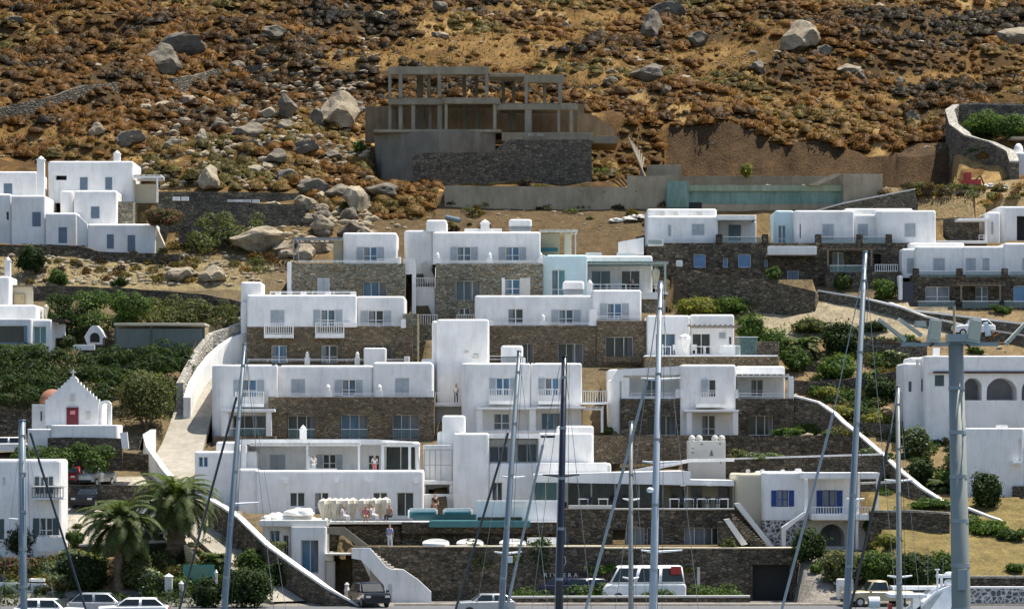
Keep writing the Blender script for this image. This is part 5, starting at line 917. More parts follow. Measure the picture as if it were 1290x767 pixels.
for i, (px, row, w_, h_, m, lb) in enumerate(BIG):
    p = ground_hit(px, row); s = p.y/F; o = mobj('boulder', RM[m][i % 7], None, p+Vector((0, 0, h_*s*.38))); o.scale = (w_*s*.62, w_*s*.5, h_*s*.62); o.rotation_euler = (rg.uniform(-.2, .2), rg.uniform(-.25, .25), rg.uniform(0, 6.28) if w_ < h_*1.3 else rg.uniform(-.3, .3)); tag(o, lb, 'boulder')
n = 0
while n < 250:
    y = 262+165*rg.random(); x = rg.uniform(-.18, .18)*y; z = H(x, y); px = 645+x*F/y; row = HOR-(z-EYE)*F/y
    rockfall = (320 < px < 480 and 60 < row < 300) or (180 < px < 480 and 110 < row < 240)
    if not (on_hill(px, row) or (190 < px < 340 and 268 < row < 350)) or (not rockfall and rg.random() < .62): continue
    s = rg.uniform(.35, .85)*(1.3 if rockfall else 1); m = 'rock_pale' if rg.random() < .4 else 'rock'; k = int(rg.integers(7)); o = mobj('boulder', RM[m][k], None, (x, y, z+s*.2)); o.scale = (s*rg.uniform(.9, 1.6), s, s*rg.uniform(.5, .95)); o.rotation_euler = (0, 0, rg.random()*6.28); n += 1
    gname = 'in the rock fall left of the ruin' if rockfall else 'scattered over the open scrub slope'; tag(o, ('pale' if m == 'rock_pale' else 'grey')+' middling boulder '+gname, 'boulder', ('pale' if m == 'rock_pale' else 'grey')+' boulders '+gname)
VV, QQ = [], []; off = 0; rfn = 0; rb = [rockmesh(90+i, 'rock', 1) for i in range(4)]; rbv = []
for m_ in rb: a = np.empty(len(m_.vertices)*3); m_.vertices.foreach_get('co', a); rbv.append((a.reshape(-1, 3), np.array([tuple(p.vertices) for p in m_.polygons])))
n = 0
while n < 6500:
    y = 210+220*rg.random()**(1 if n % 3 else 2); x = rg.uniform(-.19, .19)*y; z = H(x, y); px = 645+x*F/y; row = HOR-(z-EYE)*F/y
    if not (on_hill(px, row) or (0 < px < 395 and 262 < row < 362) or (470 < px < 850 and 240 < row < 292) or (990 < px and 430 < row < 600) or (750 < px < 1240 and 225 < row < 262)): continue
    V, Q = rbv[n % 4]; s = .08+.34*rg.random()**2.5; VV.append(V*s*np.array([1.3, 1, .7])+np.array([x, y, z])); QQ.append(Q+off); off += len(V); n += 1
while rfn < 1500:
    px, row = (rg.uniform(180, 480), rg.uniform(105, 300)) if rfn % 3 else (rg.uniform(300, 480), rg.uniform(50, 290)); p = ground_hit(px, row); rfn += 1
    if not (on_hill(px, row) or (200 < px < 395 and 265 < row < 345)): continue
    V, Q = rbv[rfn % 4]; s = .15+.5*rg.random()**2; VV.append(V*s*np.array([1.4, 1, .75])+np.array(tuple(p))); QQ.append(Q+off); off += len(V)
for _ in range(380):
    p = ground_hit(rg.uniform(0, 345), rg.uniform(322, 360)); V, Q = rbv[_ % 4]; s = .1+.35*rg.random()**2; VV.append(V*s*np.array([1.4, 1, .75])+np.array(tuple(p))); QQ.append(Q+off); off += len(V)
o = mobj('stones', npmesh('stones', np.concatenate(VV), np.concatenate(QQ), ['rock_pale'])); tag(o, 'small pale stones strewn over the slopes', 'stones', None, 'stuff')
# ---- garden planting
hedge([(-40, 140, 438, 478, 248), (-40, 60, 470, 506, 243), (60, 150, 465, 505, 243), (130, 215, 440, 476, 247), (180, 240, 432, 470, 250)], 'long dark green hedge mass behind the chapel', 'leaf_dark', 1.0)
hedge([(-40, 62, 437, 442, 253.5)], 'clipped bright green hedge top below the blue-framed window', 'leaf_mid', 3, lean=1.2); hedge([(60, 104, 372, 440, 258)], 'tall dark shrub mass beside the beige closed parasol', 'leaf_dark', 1.2, lean=3); hedge([(95, 170, 368, 408, 259)], 'mid green shrub border below the long low wall', 'leaf_mid', 1, lean=3); hedge([(165, 250, 372, 406, 260)], 'grey-green shrub border behind the shade shelter', 'leaf_olive', 1.2, lean=3); hedge([(245, 300, 378, 408, 261)], 'olive shrub border at the top of the timber fence', 'leaf_olive', 1, lean=3)
hedge([(25, 132, 566, 586, 226)], 'low clipped green hedge in front of the chapel wall', 'leaf_mid', 2, lean=1.6)
tree(184, 543, 86, 74, 'leaf_olive', 'big round olive-green tree beside the chapel bell arch', 6); bush(168, 398, 46, 30, 'leaf_mid', 'yellow-green round bush left of the shade shelter', D=258.5); bush(40, 342, 38, 34, 'leaf_dark', 'dark straggly bush under the villa terrace', D=272); bush(75, 360, 34, 20, 'leaf_mid', 'round green bush on the stony bank'); bush(150, 362, 22, 12, 'leaf_dark', 'small dark bush on the stony bank')
bush(205, 284, 50, 24, 'bougain', 'pink-flecked oleander beside the villa end wall', D=277); hedge([(240, 320, 270, 312, 276)], 'sparse grey-green thicket below the tall dark wall', 'leaf_olive', .8, lean=4, cat='thicket')
for i, (px, row, w_, h_, m, lb, *DD) in enumerate([(310, 766, 70, 56, 'leaf_dark', 'large dark bush at the bend of the entrance road'), (262, 766, 44, 42, 'leaf_dark', 'dark bush right of the green sign'), (330, 706, 50, 26, 'leaf_mid', 'spreading green bush on the bank of the road wall'), (30, 700, 56, 44, 'leaf_dark', 'dark bush before the white house with green shutters'), (20, 722, 60, 22, 'bougain', 'magenta-flecked bush near the corner house'), (96, 690, 26, 26, 'leaf_mid', 'round green bush at the end of the corner house'), (110, 745, 50, 50, 'leaf_dark', 'dark bush left of the nearer palm trunk'), (170, 742, 44, 50, 'leaf_olive', 'dull green bush right of the nearer palm trunk'), (92, 724, 44, 34, 'flower_leaf', 'pale-tipped bush below the corner house'), (190, 750, 40, 40, 'flower_leaf', 'pale-flowered bush before the white gate post'), (200, 720, 36, 26, 'leaf_olive', 'olive bush at the foot of the farther palm'), (105, 712, 40, 22, 'leaf_yellow', 'yellow-green bush by the orange earth'), (130, 757, 60, 14, 'leaf_mid', 'low green groundcover behind the parked cars'), (226, 748, 30, 24, 'leaf_mid', 'small green bush under the sign'),
    (680, 754, 50, 46, 'leaf_dark', 'dark bush at the foot of the pale leaning mast'), (655, 752, 40, 40, 'leaf_dark', 'dark rounded bush left of the lettered wall'), (605, 752, 44, 40, 'leaf_olive', 'olive bush behind the silver jeep'), (760, 754, 60, 16, 'leaf_bright', 'bright low bush beside the minibus'), (735, 754, 40, 14, 'leaf_bright', 'bright low bush in front of the dark van'), (800, 754, 36, 24, 'leaf_dark', 'small dark bush hiding the minibus wheel'), (870, 754, 46, 16, 'leaf_yellow', 'yellow-green bush behind the low roadside wall'), (860, 744, 26, 30, 'leaf_mid', 'green bush at the tail of the minibus'), (917, 748, 22, 46, 'leaf_olive', 'slim tall shrub against the hotel wall'), (890, 753, 30, 12, 'leaf_yellow', 'low yellow bush beside the slim shrub'),
    (1060, 735, 60, 44, 'leaf_olive', 'olive bush beside the blue-shutter house steps'), (1105, 738, 60, 44, 'leaf_mid', 'green bush behind the truck'), (1155, 740, 60, 46, 'leaf_dark', 'dark bush behind the motor yacht'), (1190, 728, 40, 34, 'leaf_mid', 'green bush at the lawn corner'), (1018, 710, 44, 46, 'leaf_dark', 'dark bush beneath the white outside stairs'), (1028, 722, 22, 16, 'leaf_bright', 'small bright bush by the driveway wall'), (1105, 672, 36, 30, 'leaf_bright', 'bright bush by the arched ground floor'), (1118, 690, 44, 22, 'leaf_yellow', 'yellow flowering bush at the corner of the lawn'), (1135, 655, 36, 16, 'leaf_bright', 'bright bush on the wall between lawns'), (1175, 662, 40, 14, 'leaf_bright', 'low bright bush along the lawn wall'), (1245, 672, 60, 20, 'leaf_bright', 'bright bush under the snaking wall'), (1225, 664, 34, 18, 'leaf_mid', 'green bush behind the grey harbour pole'), (1275, 680, 40, 18, 'leaf_mid', 'green bush at the lower end of the snaking wall'), (1280, 722, 26, 16, 'leaf_mid', 'small green bush on the mown lawn'),
    (1060, 448, 52, 44, 'leaf_dark', 'dark round tree-like bush near the dirt bend'), (1057, 478, 52, 34, 'leaf_bright', 'fresh green bush behind the blue mast'), (1126, 460, 34, 20, 'flower_leaf', 'white-flowered bush on the garden terrace'), (1110, 505, 40, 30, 'leaf_dark', 'dark rounded bush in the right garden'), (1095, 490, 28, 24, 'leaf_mid', 'green bush above the dark rounded bush'), (1152, 521, 44, 22, 'leaf_mid', 'green bush before the arcade house wall'), (1105, 540, 50, 22, 'leaf_yellow', 'yellow-green bush in the right garden'), (1062, 530, 44, 20, 'leaf_yellow', 'yellow-green bush above the snaking wall'), (1028, 500, 30, 16, 'leaf_mid', 'small bush on the tan terrace'), (1018, 548, 46, 16, 'leaf_mid', 'clipped green bush at the end of the dark-stone house'), (1160, 612, 34, 40, 'leaf_dark', 'dark fig bush above the snaking wall'), (1155, 575, 36, 40, 'flower_leaf', 'pale-flowered fig bush on tan ground'), (1185, 612, 36, 20, 'leaf_bright', 'spiky green bush beside the snaking wall'), (1243, 640, 40, 50, 'leaf_dark', 'dark bush growing against the tall white wall'), (1247, 600, 30, 38, 'leaf_olive', 'thin bush climbing the tall white wall'), (1228, 528, 34, 22, 'leaf_olive', 'grey bush beneath the arches'), (1270, 530, 46, 28, 'leaf_olive', 'wider grey bush beneath the arches'), (1230, 470-25, 20, 10, 'leaf_mid', 'small bush above the arcade roof'),
    (880, 398, 60, 26, 'leaf_yellow', 'golden-green reeds below the big curved wall'), (920, 396, 50, 22, 'leaf_bright', 'bright reeds below the big curved wall'), (945, 440, 40, 50, 'leaf_bright', 'tall bright reeds beside the glass screen'), (975, 455, 44, 40, 'leaf_bright', 'leafy bright bush right of the terrace wall'), (1000, 470, 36, 34, 'leaf_mid', 'green bush on the first garden terrace'), (1020, 420, 50, 20, 'leaf_olive', 'olive bush at the dirt bend'), (975, 356, 20, 16, 'leaf_bright', 'small bright bush beside the grey villa door'), (915, 346, 20, 8, 'leaf_bright', 'little plant under the blue doors'), (1115, 378, 30, 28, 'leaf_bright', 'bright bush by the dark blue villa garden wall'), (1062, 366, 26, 22, 'leaf_mid', 'bush before the villa pergola'), (1260, 395, 30, 12, 'leaf_mid', 'bush below the lowest glass rail'), (940, 222, 20, 18, 'leaf_yellow', 'lone yellow-green bush on top of the teal wall', 288.2), (1240, 172, 54, 34, 'leaf_bright', 'bright bush inside the stone enclosure'), (1275, 176, 50, 34, 'leaf_mid', 'green bush inside the stone enclosure'), (1215, 152, 40, 18, 'leaf_dark', 'dark bush in the bend of the enclosure wall'), (1235, 196, 30, 12, 'leaf_mid', 'creeping bush outside the enclosure wall'), (453, 192, 16, 16, 'leaf_bright', 'small fresh bush in the shade by the huge pale block'), (757, 222, 18, 12, 'leaf_bright', 'small fresh bush at the end of the rubble wall'), (660, 240, 20, 14, 'phryg_dark', 'dark dead bush hanging over the concrete wall'), (515, 330, 8, 6, 'leaf_mid', 'tiny bush by the stone corner'),
    (790, 546, 24, 22, 'leaf_dark', 'spiky dark bush by the small white pergola'), (765, 548, 20, 12, 'leaf_olive', 'small olive bush beside the small white pergola'), (562, 530, 26, 24, 'leaf_olive', 'olive bush under the tower landing'), (540, 548, 16, 36, 'leaf_dark', 'dark climber at the end of the brown stone'), (928, 598, 30, 16, 'leaf_olive', 'olive bush behind the pierced tower'), (960, 598, 50, 14, 'flower_leaf', 'flowering bush along the white-capped wall'), (1092, 598, 36, 16, 'flower_leaf', 'white-flowered bush at the corner of the capped wall'), (400, 458, 4, 4, 'leaf_mid', 'tiny plant')]):
    if row < 459 and w_ < 6: continue
    bush(px, row, w_, h_, m, lb, D=DD[0] if DD else None)
hedge([(-40, 300, 752, 764, 201.2), (-40, 130, 735, 762, 204), (140, 300, 742, 762, 204), (-40, 110, 712, 752, 206.5), (158, 212, 700, 752, 207), (232, 300, 716, 758, 206)], 'tangled dark undergrowth filling the garden around the palm trunks', 'leaf_dark', .6, 'undergrowth', 4, None, 'stuff')
hedge([(1040, 1190, 702, 742, 207.5)], 'dense grey-green shrubbery along the foot of the lower lawn', 'leaf_olive', 1.1, 'shrubbery', 3, None, 'stuff')
hedge([(643, 762, 742, 754, 206), (762, 850, 746, 754, 206), (855, 940, 744, 754, 206.5)], 'mixed low planting between the roadside wall and the hotel front', 'leaf_mid', .9, 'ground_cover', 2, None, 'stuff')
for a_ in ((322, 722, 54, 34, 'leaf_mid', 'leafy bush spilling over the dark face of the capped road wall', 209.5), (345, 700, 40, 22, 'leaf_olive', 'grey-green bush near the top of the capped road wall', 212), (352, 740, 46, 36, 'leaf_dark', 'dark bush between the entrance road and its capped wall', 206.8), (1100, 418, 40, 14, 'leaf_dark', 'dark brush on the bank behind the blue mast', None), (1140, 440, 36, 18, 'leaf_mid', 'rounded bush below the upper right garden wall', None), (1040, 505, 36, 18, 'leaf_yellow', 'yellow-green scrub just above the snaking wall', None), (1175, 640, 60, 16, 'leaf_mid', 'leafy strip above the wall between the lawns', None), (990, 560, 40, 12, 'leaf_mid', 'low plants on top of the white-capped wall', None)):
    bush(*a_[:6], D=a_[6])
def scrub(regions, mats, label, name='undergrowth', size=.12):
    Vs, Qs, Ms = [], [], []; off = 0
    for (x0, x1, r0, r1, n, smin, smax) in regions:
        for _ in range(n):
            px, row = rg.uniform(x0, x1), rg.uniform(r0, r1); p = ground_hit(px, row)
            if float(vn(np.array(p.x), np.array(p.y), 2.5, 61)) < -.12: continue
            s = rg.uniform(smin, smax); k = int(90+260*s*s); e = rg.normal(size=(k, 3)); e[:, 2] = np.abs(e[:, 2])*.9; e /= np.linalg.norm(e, axis=1, keepdims=True); C = e*s*rg.uniform(.55, 1.15, (k, 1))*np.array([rg.uniform(.8, 1.5), 1, rg.uniform(.6, 1.2)])+np.array(tuple(p)); V, Q = leafquads(C, e+.7*rg.normal(size=(k, 3)), size); Vs.append(V); Qs.append(Q+off); off += len(V); Ms.append(np.full(len(Q), int(rg.integers(len(mats)))))
    o = mobj(name, npmesh(name, np.concatenate(Vs), np.concatenate(Qs), mats, np.concatenate(Ms))); tag(o, label, 'plants', None, 'stuff')
scrub([(1000, 1135, 430, 475, 90, .3, .8), (1010, 1140, 480, 515, 110, .3, .8), (1050, 1150, 520, 560, 90, .3, .8), (1110, 1200, 560, 610, 60, .2, .6), (1205, 1290, 508, 530, 110, .4, .8), (1100, 1200, 612, 625, 30, .2, .4)], ['leaf_dark', 'leaf_mid', 'leaf_olive', 'leaf_dark', 'phryg_olive'], 'mixed dark and dry plants covering the garden terraces of the right slope')
scrub([(-20, 130, 690, 750, 170, .3, .8), (155, 300, 690, 755, 150, .3, .8), (90, 300, 640, 690, 20, .2, .5)], ['leaf_dark', 'leaf_olive', 'leaf_dark', 'phryg_olive', 'leaf_agave'], 'mixed thorny plants in the garden under the palms')
scrub([(0, 300, 320, 360, 70, .2, .6), (200, 390, 262, 345, 90, .3, .8), (460, 860, 240, 292, 170, .2, .6), (1112, 1290, 238, 266, 90, .2, .7), (470, 552, 195, 240, 40, .3, .8)], ['phryg_brown', 'phryg_olive', 'phryg_gold', 'leaf_olive', 'phryg_dark'], 'dry tufted plants on the banks above the houses')
n_ = 0
while n_ < 42:   # the rock fall down to the houses
    px = rg.uniform(335, 500); row = rg.uniform(190, 325); n_ += 1
    if px > 395+ (row-190)*.8 or (px < 390 and row < 262 and row > 238): continue
    p = ground_hit(px, row); s = rg.uniform(.6, 1.5); m = 'rock_pale' if rg.random() < .6 else 'rock'; o = mobj('boulder', RM[m][int(rg.integers(7))], None, p+Vector((0, 0, s*.2))); o.scale = (s*rg.uniform(.8, 1.5), s, s*rg.uniform(.5, 1)); o.rotation_euler = (rg.uniform(-.4, .4), rg.uniform(-.4, .4), rg.random()*6.28); tag(o, 'large jagged '+('pale' if m == 'rock_pale' else 'grey')+' block in the outcrop above the stone house', 'boulder', 'jagged '+('pale' if m == 'rock_pale' else 'grey')+' blocks of the outcrop')
def palm(p, trunk_h, L, nf, label, seed, tr=.42):
    r = random.Random(seed); t = thing('palm_tree', label, 'palm tree', p); mb = MB(); k = 22
    mb.tube([p+Vector((0, 0, trunk_h*i/k-.3)) for i in range(k+1)], [tr*(1.15-.35*i/k)*(1.08 if i % 2 else .92) for i in range(k+1)], 12).build('trunk', M('palm_bark'), t)
    top = p+Vector((0, 0, trunk_h-.2))
    def fronds(n, e0, e1, Lf, lw, name, mat):
        V, Q = [], []
        for i in range(n):
            az = i*2.39996+r.uniform(-.2, .2); el0 = math.radians(e0+(e1-e0)*i/n+r.uniform(-6, 6)); ll = Lf*r.uniform(.85, 1.1); pos = top.copy(); el = el0; N = 16; h = Vector((math.cos(az), math.sin(az), 0)); side = Vector((-math.sin(az), math.cos(az), 0)); pr = None
            for j in range(N+1):
                d = h*math.cos(el)+Vector((0, 0, math.sin(el))); up = side.cross(d)*-1
                if pr is not None:
                    b = len(V); w0 = .035; V += [tuple(pr-side*w0), tuple(pr+side*w0), tuple(pos+side*w0), tuple(pos-side*w0)]; Q.append((b, b+1, b+2, b+3))
                if j > 2:
                    l2 = lw*math.sin(math.pi*min(1, (j-1)/N)**.8)+.1
                    for sg in (-1, 1):
                        for q in (0, .5):
                            o = pos+d*(ll/N*q); tip = o+(side*sg*.75+d*.65-Vector((0, 0, .12+r.uniform(0, .2))))*l2; b = len(V); wv = d*.06; V += [tuple(o-wv), tuple(o+wv), tuple(tip+wv*.3), tuple(tip-wv*.3)]; Q.append((b, b+1, b+2, b+3))
                pr = pos.copy(); pos = pos+d*(ll/N); el -= math.radians(3.6+5.5*j/N)
        o = mobj(name, npmesh(name, np.array(V)-np.array(tuple(p)), Q, [mat]), t)
    fronds(nf, 75, -15, L, .62, 'crown', 'leaf_palm'); fronds(int(nf*.35), -20, -60, L*.7, .4, 'dead_fronds', 'leaf_dead'); return t
palm(P(150, 745, 206), 4.9, 3.3, 66, 'nearer palm tree with a brownish shaggy crown, left of its taller neighbour', 1, .36); palm(P(222, 714, 211), 4.9, 3.6, 74, 'greener date palm with thick dark trunk and wide arching fronds beside the road', 2, .68)
palm(ground_hit(1010, 448), .8, 2.0, 40, 'small bushy palm at the dirt bend in the upper garden', 3, .2); palm(ground_hit(270, 728), 1.4, 1.1, 30, 'small spiky palm behind the green sign', 4, .12); palm(ground_hit(1185, 618), .4, 1.2, 30, 'little fan of palm leaves beside the snaking wall', 5, .12)
def agave(px, row, s, label, D=None):
    p = ground_hit(px, row) if D is None else P(px, row, D); r = random.Random(px); V, Q = [], []
    for i in range(22):
        az = r.uniform(0, 6.28); el = r.uniform(.5, 1.4); d = Vector((math.cos(az)*math.cos(el), math.sin(az)*math.cos(el), math.sin(el))); sd = Vector((-math.sin(az), math.cos(az), 0))*.07*s; b = len(V); m_ = d*s*.5; V += [tuple(-sd), tuple(sd), tuple(m_+sd*1.3), tuple(m_-sd*1.3), tuple(d*s+sd*.1), tuple(d*s-sd*.1)]; Q += [(b, b+1, b+2, b+3), (b+3, b+2, b+4, b+5)]
    o = mobj('agave', npmesh('agave', V, Q, ['leaf_agave']), None, p); tag(o, label, 'plant', None)
for px, row, s, lb in ((75, 725, 1.2, 'spiky grey agave below the corner house'), (125, 720, 1.3, 'spiky grey agave left of the palm trunk'), (190, 735, 1.2, 'spiky grey agave before the stacked timber'), (60, 738, 1.0, 'low agave by the white boat bow'), (172, 712, 1.1, 'spiky agave between the two palms'), (205, 745, 1.0, 'pale agave beside the gate post'), (500, 345, .8, 'tiny agave by the stone house')): 
    if px < 400: agave(px, row, s, lb)
cy = ground_hit(77, 563); C, N = crown_pts(900, 14, (.3, .3, 1.3), .4, .5, 3); C[:, 2] += 1.3; V, Q = leafquads(C, N, .09); t_ = thing('cypress', 'slim dark cypress in front of the chapel forecourt', 'tree', cy); mobj('crown', npmesh('crown', V, Q, ['cypress']), t_); MB().tube([cy-Vector((0, 0, .3)), cy+Vector((0, 0, 1.5))], [.07, .04], 6).build('trunk', M('bark'), t_)
# ================================================================ VEHICLES, PEOPLE, BOATS, POLES
def car(label, cat, px, row, D, rz, L=4.3, W=1.75, Hh=1.5, paint='paint_white', name='car', kind='hatch', tail='red_lens'):
    z = Z(row, D) if row else 1.06
    t = thing(name, label, cat, (X(px, D), D, z), None, rz); a = L/2
    prof = {'hatch': [(-a, .35), (-a, .8), (-a*.96, .95), (-a*.5, 1.0), (a*.93, 1.02), (a, .9), (a, .35)], 'van': [(-a, .35), (-a, .95), (-a*.93, 1.15), (-a*.84, 1.25), (a*.97, 1.25), (a, 1.1), (a, .35)], 'pickup': [(-a, .4), (-a, .9), (-a*.95, 1.0), (-a*.35, 1.05), (a*.98, 1.0), (a, .9), (a, .4)]}[kind]
    cab = {'hatch': [(-a*.52, 1.0), (-a*.18, Hh), (a*.62, Hh), (a*.93, 1.02)], 'van': [(-a*.85, 1.22), (-a*.6, Hh), (a*.9, Hh), (a*.97, 1.25)], 'pickup': [(-a*.42, 1.04), (-a*.2, Hh), (a*.2, Hh), (a*.28, 1.04)]}[kind]
    mb = MB(); n = len(prof); w_ = W/2
    def loft(mb, pr, secs):
        b = len(mb.v); n = len(pr)
        for y, k, lift in secs: mb.v += [(x*k, y, zz if zz < .5 else zz+lift) for x, zz in pr]
        for i in range(len(secs)-1):
            for j in range(n): mb.f.append((b+i*n+j, b+i*n+(j+1) % n, b+(i+1)*n+(j+1) % n, b+(i+1)*n+j))
        mb.f += [tuple(range(b+n-1, b-1, -1)), tuple(range(b+(len(secs)-1)*n, b+len(secs)*n))]
    loft(mb, prof, [(-w_, .96, -.06), (-w_*.92, .99, 0), (0, 1, .02), (w_*.92, .99, 0), (w_, .96, -.06)]); body = mb.build('body', M(paint), t, local=True)
    c2 = MB(); b = 0; xs_ = cab; top = w_*.78; bot = w_*.93
    c2.v = [(cab[0][0], -bot, cab[0][1]-.02), (cab[1][0], -top, cab[1][1]), (cab[2][0], -top, cab[2][1]), (cab[3][0], -bot, cab[3][1]-.02), (cab[0][0], bot, cab[0][1]-.02), (cab[1][0], top, cab[1][1]), (cab[2][0], top, cab[2][1]), (cab[3][0], bot, cab[3][1]-.02)]
    c2.f = [(0, 1, 2, 3), (7, 6, 5, 4), (0, 4, 5, 1), (1, 5, 6, 2), (2, 6, 7, 3), (4, 0, 3, 7)]; cb = c2.build('cabin', M(paint), t, local=True)
    bv = bmesh.new(); bv.from_mesh(cb.data); bmesh.ops.bevel(bv, geom=bv.edges[:], offset=.06, segments=2, affect='EDGES'); bv.to_mesh(cb.data); bv.free(); cb.data.polygons.foreach_set('use_smooth', [True]*len(cb.data.polygons))
    def quad(p, nrm, nm, mat): MB().prism([Vector(q)+Vector(nrm)*.002 for q in p], Vector(nrm)*.012).build(nm, M(mat), t, local=True)
    def lerp(u, v, k): return tuple(u[i]+(v[i]-u[i])*k for i in range(3))
    V = c2.v
    def inset(q, u0, u1, v0, v1):   # q: bl, tl, tr, br
        f = lambda u, v: lerp(lerp(q[0], q[3], u), lerp(q[1], q[2], u), v); return [f(u0, v0), f(u0, v1), f(u1, v1), f(u1, v0)]
    nside = 3 if kind == 'van' else 2 if kind == 'hatch' else 1
    for s_, q in ((-1, (V[0], V[1], V[2], V[3])), (1, (V[4], V[5], V[6], V[7]))):
        for k in range(nside): quad(inset(q, (k+.08)/nside, (k+.94)/nside, .14, .88), (0, s_, .2), 'window', 'car_glass')
    quad(inset((V[0], V[1], V[5], V[4]), .07, .93, .1, .9), (-.8, 0, .5), 'windscreen', 'car_glass'); quad(inset((V[3], V[2], V[6], V[7]), .1, .9, .2, .88), (.9, 0, .3), 'rear_window', 'car_glass')
    for x in (-a*.62, a*.6):
        for s_ in (-1, 1):
            wl = MB(); wl.tube([(x, s_*(w_-.2), .33), (x, s_*(w_+.01), .33)], .33, 18).build('wheel', M('rubber'), t, local=True); r_ = SC.collection.objects[-1] if False else None
            MB().tube([(x, s_*(w_+.012), .33), (x, s_*(w_+.03), .33)], .2, 12).build('rim', M('paint_silver'), t, local=True)
    for s_ in (-1, 1): MB().box(-a*1.004-.01, -a*.97, s_*w_*.72-.16, s_*w_*.72+.16, .68, .82).build('headlight', M('lamp_lens'), t, local=True); MB().box(a*.98, a*1.004+.01, s_*w_*.75-.12, s_*w_*.75+.12, .7, .95).build('tail_light', M(tail), t, local=True); MB().box(cab[0][0]*.82, cab[0][0]*.82+.12, s_*(w_+.12)-.1, s_*(w_+.12)+.1, .98, 1.12).build('mirror', M(paint), t, local=True)
    MB().box(-a-.01, -a*.95, -w_*.9, w_*.9, .3, .5).build('bumper', M('rubber'), t, local=True); return t
# local -X is the front of every vehicle
q = car('black sports utility car facing forward beside the white staircase', 'car', 465, 0, 202, math.radians(108), 4.5, 1.85, 1.6, 'paint_black', 'parked_car')
car('white minibus with a red tail parked behind the low roadside wall', 'minibus', 810, 757, 208, math.radians(4), 5.9, 2.0, 2.5, 'paint_white', 'minibus', 'van')
o = MB().box(X(845, 206.9), X(858, 206.9), 206.85, 206.93, Z(723, 207), Z(713, 207)).build('red_panel', M('paint_red'))
mini = [x for x in SC.collection.objects if x.name.startswith('minibus')][0]; bpy.context.view_layer.update(); o.parent = mini; o.matrix_parent_inverse = mini.matrix_world.inverted()
car('long dark blue van parked beside the white minibus', 'van', 722, 758, 208.4, math.radians(0), 4.9, 1.9, 1.68, 'paint_blue', 'parked_van', 'van')
car('silver open jeep at the kerb below the hotel wall', 'car', 612, 0, 190, math.radians(8), 3.7, 1.6, 1.45, 'paint_silver', 'parked_car'); car('white estate car in the bottom row under the corner house', 'car', 62, 0, 182, math.radians(175), 4.3, 1.75, 1.55, 'paint_white', 'parked_car'); car('white car with a long bonnet under the nearer palm', 'car', 168, 0, 184, math.radians(3), 4.4, 1.75, 1.5, 'paint_white', 'parked_car'); car('dark green car behind the white car under the nearer palm', 'car', 130, 0, 189, math.radians(178), 4.4, 1.75, 1.55, 'paint_silver', 'parked_car')
def gcar(label, px, row, rz, paint, **k):
    p = ground_hit(px, row); D = p.y; CUTS; return car(label, 'car', px, row, D, math.radians(rz), paint=paint, name='parked_car', **k)
gcar('red car on the upper parking place beside a silver car', 92, 612, 80, 'paint_red', L=3.9, Hh=1.5); gcar('silver car on the upper parking place seen from the front', 119, 612, 70, 'paint_silver', L=4.1, Hh=1.5); gcar('dark blue car in the shade behind the farther palm', 198, 683, 85, 'paint_blue', L=4, Hh=1.6); gcar('white car half hidden by the farther palm crown', 192, 655, 0, 'paint_white', L=4); gcar('dark car behind the nearer palm crown', 113, 640, 80, 'paint_black', L=4); gcar('white car beside the chapel forecourt wall', 5, 574, 5, 'paint_white', L=4); gcar('white car on the road above the arcade house', 1226, 424, 5, 'paint_white', L=3.6)
car('beige pickup truck behind the harbour radar dome', 'truck', 1105, 0, 202, math.radians(10), 4.7, 1.8, 1.75, 'paint_beige', 'pickup_truck', 'pickup')
ex = thing('excavator', 'small red excavator body at the edge of the dirt yard', 'excavator', P(1224, 235, 288)); MB().box(X(1213, 288), X(1236, 288), 288, 289.5, Z(233, 288), Z(226, 288)).build('body', M('paint_red'), ex); MB().box(X(1216, 288), X(1224, 288), 288.1, 289.3, Z(226, 288)+.003, Z(217, 288)).build('cab', M('paint_red'), ex); MB().box(X(1212, 288), X(1237, 288), 287.9, 289.6, Z(237, 288), Z(233, 288)-.003).build('track', M('rubber'), ex)
MB().tube([(X(1230, 288), 288.6, Z(226, 288)), (X(1236, 288), 288.4, Z(221, 288)), (X(1240, 288), 288.2, Z(232, 288))], .08, 6).build('boom', M('rubber'), ex)
for i, (px, row, w_) in enumerate(((1246, 236, 16), (1262, 238, 18), (795, 277, 22), (775, 280, 16), (806, 275, 16))): p = ground_hit(px, row); r_ = w_*p.y/F/2; tag(MB().blob(p, (r_, r_*.8, r_*.5), .35, i, 8, -.2).build('rubble_bag', M('offwhite')), ['pale heap beside the red excavator', 'pale heap farthest from the red excavator', 'wide pale rubble bag under the concrete wall', 'flat pale rubble bag left of a wider one under the concrete wall', 'pale rubble bag closest to the first white villa'][i], 'rubble bag')
# timber poles by the ruin, dinghy-like blue sheet
t_ = thing('timber_poles', 'bundle of long timber poles leaning on the earth bank', 'poles', P(805, 225, 293)); 
for k in range(7): MB().tube([P(814-k*1.3, 226, 293+k*.2), P(792+k*3.2, 174+k*4, 296+k*.2)], .09, 6).build('pole', M('wood_grey'), t_)
tag(MB().tube([P(562, 274, 282), P(580, 278, 281.5)], .25, 10).build('water_pipe', M('mast_blue')), 'short blue plastic pipe below the concrete wall', 'pipe')
